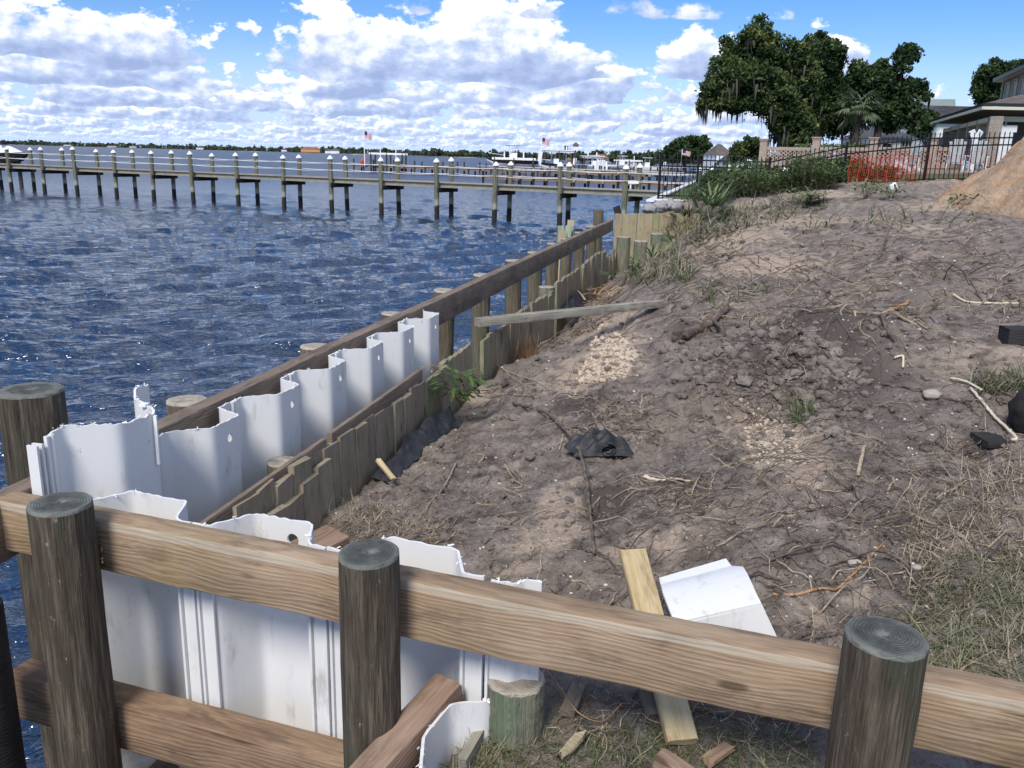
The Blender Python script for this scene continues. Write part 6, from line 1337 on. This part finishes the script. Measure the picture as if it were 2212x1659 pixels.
def near_pier():
    k0, k1 = -3, 13; P0 = Vector((1.9, 39.6, 0)); D = Vector((-2.88, 1.42, 0)); d = D.normalized(); nrm = Vector((-d.y, d.x, 0)); nrm = nrm if nrm.y > 0 else -nrm; o = empty('pier', P0, 'long grey wooden pier with white capped piles crossing the water', 'pier')
    zd = 1.72; hw = 1.40; rs = random.Random(2); pm = pile_mesh(.115, 3.7, 12, 10, .03, .06, [MAT_PPILE, MAT_PPILE], seed=77)
    for v in pm.vertices: v.co.z -= 1.0
    cp = MB(); seg = 14
    for i, (r, z) in enumerate(((.150, 0), (.150, .05), (.03, .19))):
        for k in range(seg): cp.v.append((r*math.cos(2*math.pi*k/seg), r*math.sin(2*math.pi*k/seg), z))
    for i in range(2):
        for k in range(seg): k2 = (k+1) % seg; cp.f.append((i*seg+k, i*seg+k2, (i+1)*seg+k2, (i+1)*seg+k)); cp.mi.append(0)
    cp.f.append(tuple(2*seg+k for k in range(seg))); cp.mi.append(0); cpm = cp.mesh('cap', MAT_CAP)
    for k in range(k0, k1+1):
        for row in (0, 1):
            q = D*k+nrm*(hw*row+.0)+Vector((rs.gauss(0, .05), rs.gauss(0, .05), 0)); zt = 2.66+rs.gauss(0, .03); p = link('pile', pm, o, q, (rs.gauss(0, .012), rs.gauss(0, .012), rs.uniform(0, 6))); p.scale = (1, 1, zt/2.70)
            c = link('cap', cpm, p, (0, 0, 2.70))
            if k == -1 and row == 1: part(o, 'tap_stand', MAT_CAP, lambda m: (m.box(q+Vector((-.25, -.2, 2.05)), (.5, .1, .12)), m.tube([q+Vector((-.35, -.2, 1.7)), q+Vector((-.35, -.2, 2.1))], .03, 5)))
        part(o, 'cross_beam', MAT_DARKWOOD, lambda m: m.bar(D*k-nrm*.2+d*-.16+Vector((0, 0, 1.37)), D*k+nrm*(hw+.25)+d*-.16+Vector((0, 0, 1.37)), .07, .22))
    a, b = D*(k0-.2), D*(k1+.3)
    for k in range(k0, k1+1):
        for off in (.17, hw-.17): part(o, 'stringer', MAT_STRING, lambda m: m.bar(D*(k-.5)+nrm*off+Vector((0, 0, 1.585)), D*(k+.497)+nrm*off+Vector((0, 0, 1.585)), .05, .20))
    n = int((b-a).length/.175); bm_ = MB(); bm_.box((0, 0, 0), (.165, hw-.1, .038)); dm = bm_.mesh('deck_board', MAT_DECK); ang = math.atan2(d.y, d.x)
    for i in range(n): link('deck_board', dm, o, a+d*(-1)*0+(b-a)*((i+.5)/n)+nrm*(hw/2)+Vector((0, 0, zd+rs.uniform(-.003, .003))), (0, 0, ang))
    for row in (0, 1):
        for z in (2.48, 2.13):
            m = MB(); pts = []
            for k in range(k0, k1+1):
                for t in range(4):
                    if k == k1 and t: break
                    pts.append(D*(k+t/4)+nrm*(hw*row-(.12 if row == 0 else -.12))+Vector((0, 0, z-.05*math.sin(math.pi*t/4)+.01*math.sin(k*3+row))))
            m.tube(pts, .014, 5); m.build('rope', MAT_ROPE, o)
near_pier()
def dock(label, a, b, w, zd, mat, npile, topz, name='dock', rail=None, pmat=None):
    a, b = Vector(a), Vector(b); o = empty(name, a, label, 'dock', 'docks along the right shore'); L = (b-a).length; d = (b-a)/L; nr = Vector((-d.y, d.x, 0)); part(o, 'deck', mat, lambda m: m.bar((0, 0, zd), b-a+Vector((0, 0, zd)), w, .10))
    for s in (-1, 1): part(o, 'stringer', mat, lambda m: m.bar(nr*s*w*.45+Vector((0, 0, zd-.2)), b-a+nr*s*w*.45+Vector((0, 0, zd-.2)), .08, .26))
    pb = MB(); pb.tube([(0, 0, -1), (0, 0, 1)], .13, 7); pm = pb.mesh('pile', pmat or MAT_DPILE)
    for i in range(npile):
        for s in (-1, 1): tz = zd+(topz if i % 2 == 0 else .0)+random.uniform(-.1, .1); p = link('pile', pm, o, (b-a)*((i+.5)/npile)+nr*s*w*.55+Vector((0, 0, tz-1))); p.scale = (1, 1, 1); p.location.z = tz/2-.2; p.scale.z = tz/2+.2
    if rail:
        for s in (-1, 1): part(o, 'rail', MAT_ROPE, lambda m: m.bar(nr*s*w*.5+Vector((0, 0, zd+rail)), b-a+nr*s*w*.5+Vector((0, 0, zd+rail)), .03, .035))
    return o
X = lambda px, Y: atY(px, 345, Y).x
dock('brown dock with a flagpole and empty boat lift, leftmost of the far docks', (X(762, 145), 145, 0), (X(1400, 124), 124, 0), 2.0, 1.15, MAT_BRN, 26, .9)
dock('nearer brown dock behind the pier with dark low cross beams', (X(1044, 97), 97, 0), (X(1470, 82), 82, 0), 1.8, 1.0, MAT_BRN, 14, 1.0, rail=1.0, pmat=MAT_PPILE)
dock('pale dock with boats behind the nearer brown dock', (X(1170, 150), 150, 0), (X(1480, 135), 135, 0), 2.2, 1.2, MAT_STRING, 18, .8, rail=.9)
dock('far grey dock under the white boats', (X(1255, 190), 190, 0), (X(1500, 170), 170, 0), 2.5, 1.2, MAT_STRING, 16, 1.0)
dock('farthest grey dock before the terracotta house', (X(1300, 250), 250, 0), (X(1480, 230), 230, 0), 2.5, 1.2, MAT_STRING, 14, 1.2)
def boat_lift(label, px0, px1, Y, top, name='boat_lift', depth=4.5, canopy=False):
    x0, x1 = X(px0, Y), X(px1, Y); o = empty(name, ((x0+x1)/2, Y, 0), label, 'boat lift', 'boat lifts'); h = top; w = (x1-x0)/2
    for sx in (-1, 0, 1):
        for sy in (0, 1): part(o, 'pile', MAT_DPILE, lambda m: m.tube([(sx*w, sy*depth, -1), (sx*w, sy*depth, h)], .15, 7))
    for sy in (0, 1): part(o, 'beam', MAT_CAP, lambda m: m.bar((-w-.3, sy*depth, h-.1), (w+.3, sy*depth, h-.1), .25, .28))
    for sx in (-.5, .5): part(o, 'guide_pole', MAT_CAP, lambda m: m.tube([(sx*w, depth*.4, .8), (sx*w, depth*.4, h+.8)], .09, 6))
    if canopy: part(o, 'canopy', MAT_CAP, lambda m: m.box((0, depth/2, h+.12), (2*w+1, depth+.6, .12)))
    part(o, 'deck', MAT_BRN, lambda m: m.box((0, depth*.5, 1.15), (2*w, depth*.9, .15)))
    return o
boat_lift('empty boat lift with white beams and guide poles beside the flagpole', 801, 869, 141, 3.1)
boat_lift('boat lift holding the white and black boat', 1068, 1152, 112, 2.9, depth=3.5)
boat_lift('pale roofed boat lift behind the second flagpole', 1176, 1240, 150, 4.2, canopy=True)
boat_lift('grey roofed boat lift above the white console boats', 1262, 1300, 160, 3.4, canopy=True)
boat_lift('far boat lift near the fence corner', 1335, 1385, 170, 3.0)
MAT_HULL = plain('white_hull', (.78, .79, .80), .3, vary=.05); MAT_HULLB = plain('black_hull', (.012, .013, .016), .25); MAT_TEAL = plain('tinted_screen', (.04, .09, .10), .15); MAT_TOP = plain('grey_bimini', (.20, .21, .22), .7)
def hull_mb(L, B, Hh):
    mb = MB(); st = 12; K = 5
    for i in range(st+1):
        t = i/st; wv = B/2*(1-max(0, (t-.45)/.55)**2.2*.97); sheer = Hh*(1+.28*t*t); keel = Hh*.9*max(0, (t-.75)/.25)**1.6
        for j, (fx, fz) in enumerate(((0, 0), (.75, .12), (.95, .5), (1.0, 1.0), (.86, 1.0))): mb.v.append((L*(t-.5), fx*wv, keel+(sheer-keel)*fz))
        for j, (fx, fz) in enumerate(((0, 0), (.75, .12), (.95, .5), (1.0, 1.0), (.86, 1.0))): mb.v.append((L*(t-.5), -fx*wv, keel+(sheer-keel)*fz))
    for i in range(st):
        for s in (0, 5):
            for j in range(4): a = i*10+s+j; mb.f.append((a, a+10, a+11, a+1)); mb.mi.append(1 if j == 2 else 0)
        a = i*10+4; mb.f.append((a, a+10, a+15, a+5)); mb.mi.append(0)
    mb.f.append((0, 1, 2, 3, 8, 7, 6, 5)); mb.mi.append(0); return mb
def motor_boat(label, px, Y, z, L, rz, two=MAT_HULL, top='t', engines=2, group='boats on the lifts'):
    o = empty('motor_boat', (X(px, Y), Y, z), label, 'boat', group, rz); h = hull_mb(L, L*.32, L*.13); hb = h.build('hull', [MAT_HULL, two], o); fix_mesh(hb.data, 50)
    part(o, 'console', MAT_HULL, lambda m: m.box((-.02*L, 0, L*.20), (L*.14, L*.12, L*.14)), .03); part(o, 'windscreen', MAT_TEAL, lambda m: m.bar((.04*L, 0, L*.25), (-.0*L, 0, L*.33), L*.13, .03))
    if top:
        for sx in (-.08, .06):
            for sy in (-.06, .06): part(o, 'top_post', MAT_HULL, lambda m: m.tube([(sx*L, sy*L, L*.15), (sx*L, sy*L, L*.40)], .035, 5))
        part(o, 'hard_top', MAT_HULL if top == 't' else MAT_TOP, lambda m: m.box((-.01*L, 0, L*.405), (L*.30, L*.22, .08)), .02)
    part(o, 'bow_rail', MAT_HULL, lambda m: m.tube([(L*.15, L*.14, L*.22), (L*.38, L*.08, L*.25), (L*.47, 0, L*.26), (L*.38, -L*.08, L*.25), (L*.15, -L*.14, L*.22)], .025, 5))
    for e in range(engines): y = (e-(engines-1)/2)*.65; part(o, 'engine', MAT_HULL, lambda m: m.add([(-L*.5-.55, y-.2, L*.30), (-L*.5, y-.2, L*.30), (-L*.5+.05, y-.2, L*.12), (-L*.5-.3, y-.2, L*.0), (-L*.5-.55, y+.2, L*.30), (-L*.5, y+.2, L*.30), (-L*.5+.05, y+.2, L*.12), (-L*.5-.3, y+.2, L*.0)], [(0, 1, 2, 3), (7, 6, 5, 4), (0, 4, 5, 1), (1, 5, 6, 2), (2, 6, 7, 3), (3, 7, 4, 0)]), .04)
    return o
motor_boat('white boat with black side raised on a lift, bow to the left', 1107, 113.5, 1.75, 6.6, math.radians(180), MAT_HULLB, 'g', 2)
motor_boat('white centre console boat with tall hard top among the far docks', 1284, 155, 1.0, 6.5, math.radians(100))
motor_boat('white cabin boat with tinted screen right of the tall console boat', 1308, 152, 1.1, 6.0, math.radians(75), MAT_HULL, None)
motor_boat('low white boat on the lift right of the second flagpole', 1200, 148, 1.3, 6.0, math.radians(185), MAT_HULLB, None, 1)
motor_boat('white boat lying at the dock behind the fence corner', 1398, 175, .9, 6.5, math.radians(170))
motor_boat('small white boat far off before the shore trees', 1358, 215, .9, 5.5, math.radians(20))
motor_boat('white boat under the far lift near the fence', 1345, 172, 1.3, 6, math.radians(10), MAT_HULL, 't', 1)
# jet ski on its lift at the left edge
def jet_ski():
    Y = 63; o = empty('jet_ski', (X(6, Y), Y, 1.66), 'black and white jet ski on a lift at the left edge', 'jet ski', rotz=math.radians(-12)); o.scale = (1.3, 1.3, 1.3); L = 3.3
    h = hull_mb(L, 1.15, .5); hb = h.build('hull', [MAT_HULLB, MAT_HULLB], o); fix_mesh(hb.data, 50)
    part(o, 'hood', MAT_HULL, lambda m: m.add([(-.2, -.42, .5), (1.3, -.12, .62), (1.3, .12, .62), (-.2, .42, .5), (-.1, -.25, .95), (.55, -.10, .92), (.55, .10, .92), (-.1, .25, .95)], [(0, 1, 5, 4), (1, 2, 6, 5), (2, 3, 7, 6), (3, 0, 4, 7), (4, 5, 6, 7)]), .06)
    part(o, 'seat', MAT_HULLB, lambda m: m.add([(-1.5, -.24, .5), (-.1, -.22, .5), (-.1, .22, .5), (-1.5, .24, .5), (-1.4, -.16, .98), (-.3, -.15, .85), (-.3, .15, .85), (-1.4, .16, .98)], [(0, 1, 5, 4), (1, 2, 6, 5), (2, 3, 7, 6), (3, 0, 4, 7), (4, 5, 6, 7)]), .07)
    part(o, 'handlebar', MAT_HULLB, lambda m: (m.tube([(-.05, -.42, 1.12), (.1, 0, 1.15), (-.05, .42, 1.12)], .04, 6), m.box((.15, 0, 1.08), (.28, .3, .2))), 0)
    for s in (-1, 1): part(o, 'mirror', MAT_HULLB, lambda m: m.box((.3, s*.34, 1.10), (.28, .12, .14)), .03)
    f = empty('jet_ski_lift', (X(6, Y), Y, 0), 'small lift frame with a white pole under the jet ski', 'boat lift'); part(f, 'cradle', MAT_CAP, lambda m: m.box((0, 0, 1.58), (2.8, .9, .14))); part(f, 'pole', MAT_CAP, lambda m: m.tube([(-.55, -.8, -.5), (-.62, -.8, 3.3)], .06, 6)); part(f, 'pile', MAT_DPILE, lambda m: m.tube([(-.9, .4, -1), (-.9, .4, 1.9)], .14, 7)); part(f, 'pile', MAT_DPILE, lambda m: m.tube([(.9, .4, -1), (.9, .4, 1.9)], .14, 7))
jet_ski()
# flags
def flag_mat():
    m, nt, b, tc = new_mat('flag_cloth'); u = N(nt, 'ShaderNodeUVMap').outputs[0]; sp = N(nt, 'ShaderNodeSeparateXYZ', {0: u}); st = M(nt, 'GREATER_THAN', M(nt, 'FRACT', M(nt, 'MULTIPLY', sp.outputs[1], 6.5)), .5); c = MIX(nt, st, (.70, .70, .72), (.50, .03, .05))
    can = M(nt, 'MULTIPLY', M(nt, 'LESS_THAN', sp.outputs[0], .42), M(nt, 'GREATER_THAN', sp.outputs[1], .46)); c = MIX(nt, can, c, (.02, .03, .12)); nt.links.new(c, b.inputs['Base Color']); b.inputs['Roughness'].default_value = .8; return m
MAT_FLAG = flag_mat()
def flag(label, px, pt, pb, Y, fw, fh, drop=.1):
    t = atY(px, pt, Y); bt = atY(px, pb, Y); o = empty('flagpole', (t.x, Y, max(0, bt.z)), label, 'flagpole', 'flags along the shore'); H_ = t.z-max(0, bt.z); part(o, 'pole', MAT_CAP, lambda m: m.tube([(0, 0, -.5), (0, 0, H_)], [.09, .06], 7))
    me = bpy.data.meshes.new('flag'); n = 12; V = []; F = []; UV = []
    for i in range(n+1):
        for j in (0, 1): V.append((i/n*fw, .12*fw*math.sin(i/n*7)*(i/n), H_-.25-fh*(1-j)-drop*fh*(i/n)**1.3+.06*fh*math.sin(i/n*6)))
    for i in range(n): F.append((2*i, 2*i+2, 2*i+3, 2*i+1))
    me.from_pydata(V, [], F); uv = me.uv_layers.new(name='UVMap')
    for p in me.polygons:
        for li in p.loop_indices: vi = me.loops[li].vertex_index; uv.data[li].uv = (vi//2/n, vi % 2)
    me.materials.append(MAT_FLAG); link('flag', me, o)
flag('flagpole with a striped flag on the leftmost far dock', 786.5, 280, 352, 142, 1.15, 1.05, .35)
flag('flagpole with a striped flag behind the white and black boat', 1171, 295, 360, 150, 1.25, 1.05, .15)
flag('flagpole with a pale striped flag left of the shore trees', 1474, 322, 352, 160, 1.6, .8, .2)
t = atY(1244, 312, 140); o = empty('birdhouse_pole', (t.x, 140, 0), 'tall pole with a small white birdhouse above the far docks', 'birdhouse'); part(o, 'pole', MAT_DPILE, lambda m: m.tube([(0, 0, -1), (0, 0, t.z-.4)], .07, 6)); part(o, 'house', MAT_CAP, lambda m: m.box((0, 0, t.z-.5), (.8, .6, .7)), .02); part(o, 'roof', MAT_SHADE, lambda m: m.add([(-.6, -.5, t.z-.15), (.6, -.5, t.z-.15), (.6, .5, t.z-.15), (-.6, .5, t.z-.15), (0, 0, t.z+.35)], [(0, 1, 4), (1, 2, 4), (2, 3, 4), (3, 0, 4), (3, 2, 1, 0)]))
o = lump('life_ring_box', atY(783, 349, 142), (.28, .2, .5), plain('red_float', (.6, .05, .03), .5), 'red float hanging on the leftmost far dock', 'float', sub=3, amp=.1)
# ================================================================== far shore
def far_shore():
    rs = np.random.default_rng(21); pts = [(-420, 308, 4200), (-200, 308, 4000), (0, 313, 3400), (200, 318, 3000), (400, 322, 2700), (600, 327, 2400), (760, 333, 1900), (900, 337, 1750), (1040, 341.5, 1500), (1150, 344, 1350), (1250, 346, 1200), (1350, 349, 1050), (1450, 351, 900), (1600, 355, 800), (1900, 362, 800)]
    P = [Vector((atY(px, 345, Y).x, Y, 0)) for px, _, Y in pts]; mb = MB()
    for i in range(len(P)-1):
        a, b = P[i], P[i+1]; out = Vector((0, 1, 0)); mb.face([a+Vector((0, -6, -.5)), b+Vector((0, -6, -.5)), b+Vector((0, 6, .9)), a+Vector((0, 6, .9))]); mb.face([a+Vector((0, 6, .9)), b+Vector((0, 6, .9)), b+Vector((0, 900, 6)), a+Vector((0, 900, 6))])
    m, nt, b_, tc = new_mat('far_bank'); n = NOISE(nt, tc.outputs['Object'], .012, 4, .6); nt.links.new(RAMP(nt, n, [(.40, (.05, .055, .03)), (.55, (.12, .11, .07)), (.66, (.55, .50, .40))]), b_.inputs['Base Color']); b_.inputs['Roughness'].default_value = .9
    tag(mb.build('far_bank', m), kind='structure')
    V = []; F = []; T = []; k = 0
    for i in range(len(P)-1):
        a, b = P[i], P[i+1]; L = (b-a).length; nT = int(L/(pts[i][2]*.00075))
        for j in range(nT):
            t = rs.random(); row = rs.random(); Y = pts[i][2]; sc = Y/2400
            p = a.lerp(b, t)+Vector((0, 12+row*260*sc, 0)); h = rs.uniform(7, 10.5)*(.75+.5*sc)*(1.0 if rs.random() > .10 else 1.4); w = h*rs.uniform(.35, .7); pine = rs.random() < .35
            m_ = 14
            u = rs.normal(size=(m_, 3)); u /= np.linalg.norm(u, axis=1)[:, None]; c = np.array([p.x, p.y, h*(.5 if not pine else .8)])+u*np.array([w*.7, w*.7, h*(.45 if not pine else .2)])*(.4+.6*rs.random((m_, 1)))
            s = w*.34; A = rs.normal(size=(m_, 3)); A /= np.linalg.norm(A, axis=1)[:, None]; B = np.cross(A, rs.normal(size=(m_, 3))); B /= np.linalg.norm(B, axis=1)[:, None]
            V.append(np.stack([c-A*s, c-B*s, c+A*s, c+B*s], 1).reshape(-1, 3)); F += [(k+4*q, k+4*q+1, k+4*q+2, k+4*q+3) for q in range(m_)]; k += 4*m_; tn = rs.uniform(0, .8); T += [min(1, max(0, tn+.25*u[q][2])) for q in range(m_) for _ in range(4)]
            if rs.random() < .5: q = np.array([[p.x-.25, p.y, 0], [p.x+.25, p.y, 0], [p.x+.2, p.y, h*.7], [p.x-.2, p.y, h*.7]]); V.append(q); F.append((k, k+1, k+2, k+3)); k += 4; T += [.1]*4
    me = bpy.data.meshes.new('far_woods'); me.from_pydata(np.concatenate(V).tolist(), [], F); me.materials.append(MAT_FAR); vcol(me, 'tone', T); me.update(); tag(link('far_woods', me), 'low belt of pine woods along the far shore', 'woods', kind='stuff')
    bw = bpy.data.materials['tan_wall']
    for i, (px, Y, w, h, c) in enumerate([(150, 3100, 26, 7, 0), (245, 2900, 30, 6, 0), (290, 2850, 22, 7, 0), (434, 2550, 20, 9, 0), (672, 2150, 46, 14, 1), (712, 2050, 18, 9, 0), (725, 2000, 20, 10, 0), (615, 2350, 14, 9, 0)]):
        x = X(px, Y); o = empty('shore_house', (x, Y, .8), ['white shore house at the far left', 'long white shore house left of the middle', 'second long white shore house left of the middle', 'single white house on the far shore', 'large orange house on the far shore', 'white shore house right of the orange house', 'tall white house beyond the orange house', 'white house left of the orange house'][i], 'house', 'houses on the far shore')
        part(o, 'wall', MAT_SIDING if c == 0 else plain('orange_wall', (.55, .27, .12), .8), lambda m: m.box((0, 0, h*.3), (w, 10, h*.7))); part(o, 'roof', MAT_ROOF_BR if c == 0 else MAT_ROOF_RED, lambda m: m.add([(-w*.54, -6, h*.64), (w*.54, -6, h*.64), (w*.54, 6, h*.64), (-w*.54, 6, h*.64), (-w*.3, 0, h), (w*.3, 0, h)], [(0, 1, 5, 4), (1, 2, 5), (2, 3, 4, 5), (3, 0, 4), (3, 2, 1, 0)]))
    o = tag(link('long_pier', (lambda m: (m.bar((X(60, 3000), 3000, 1.5), (X(705, 2050), 2050, 1.5), 3, 1.2), m)[1].mesh('long_pier', MAT_DARKWOOD))(MB())), 'very long low dark breakwater before the far shore', 'breakwater')
far_shore()
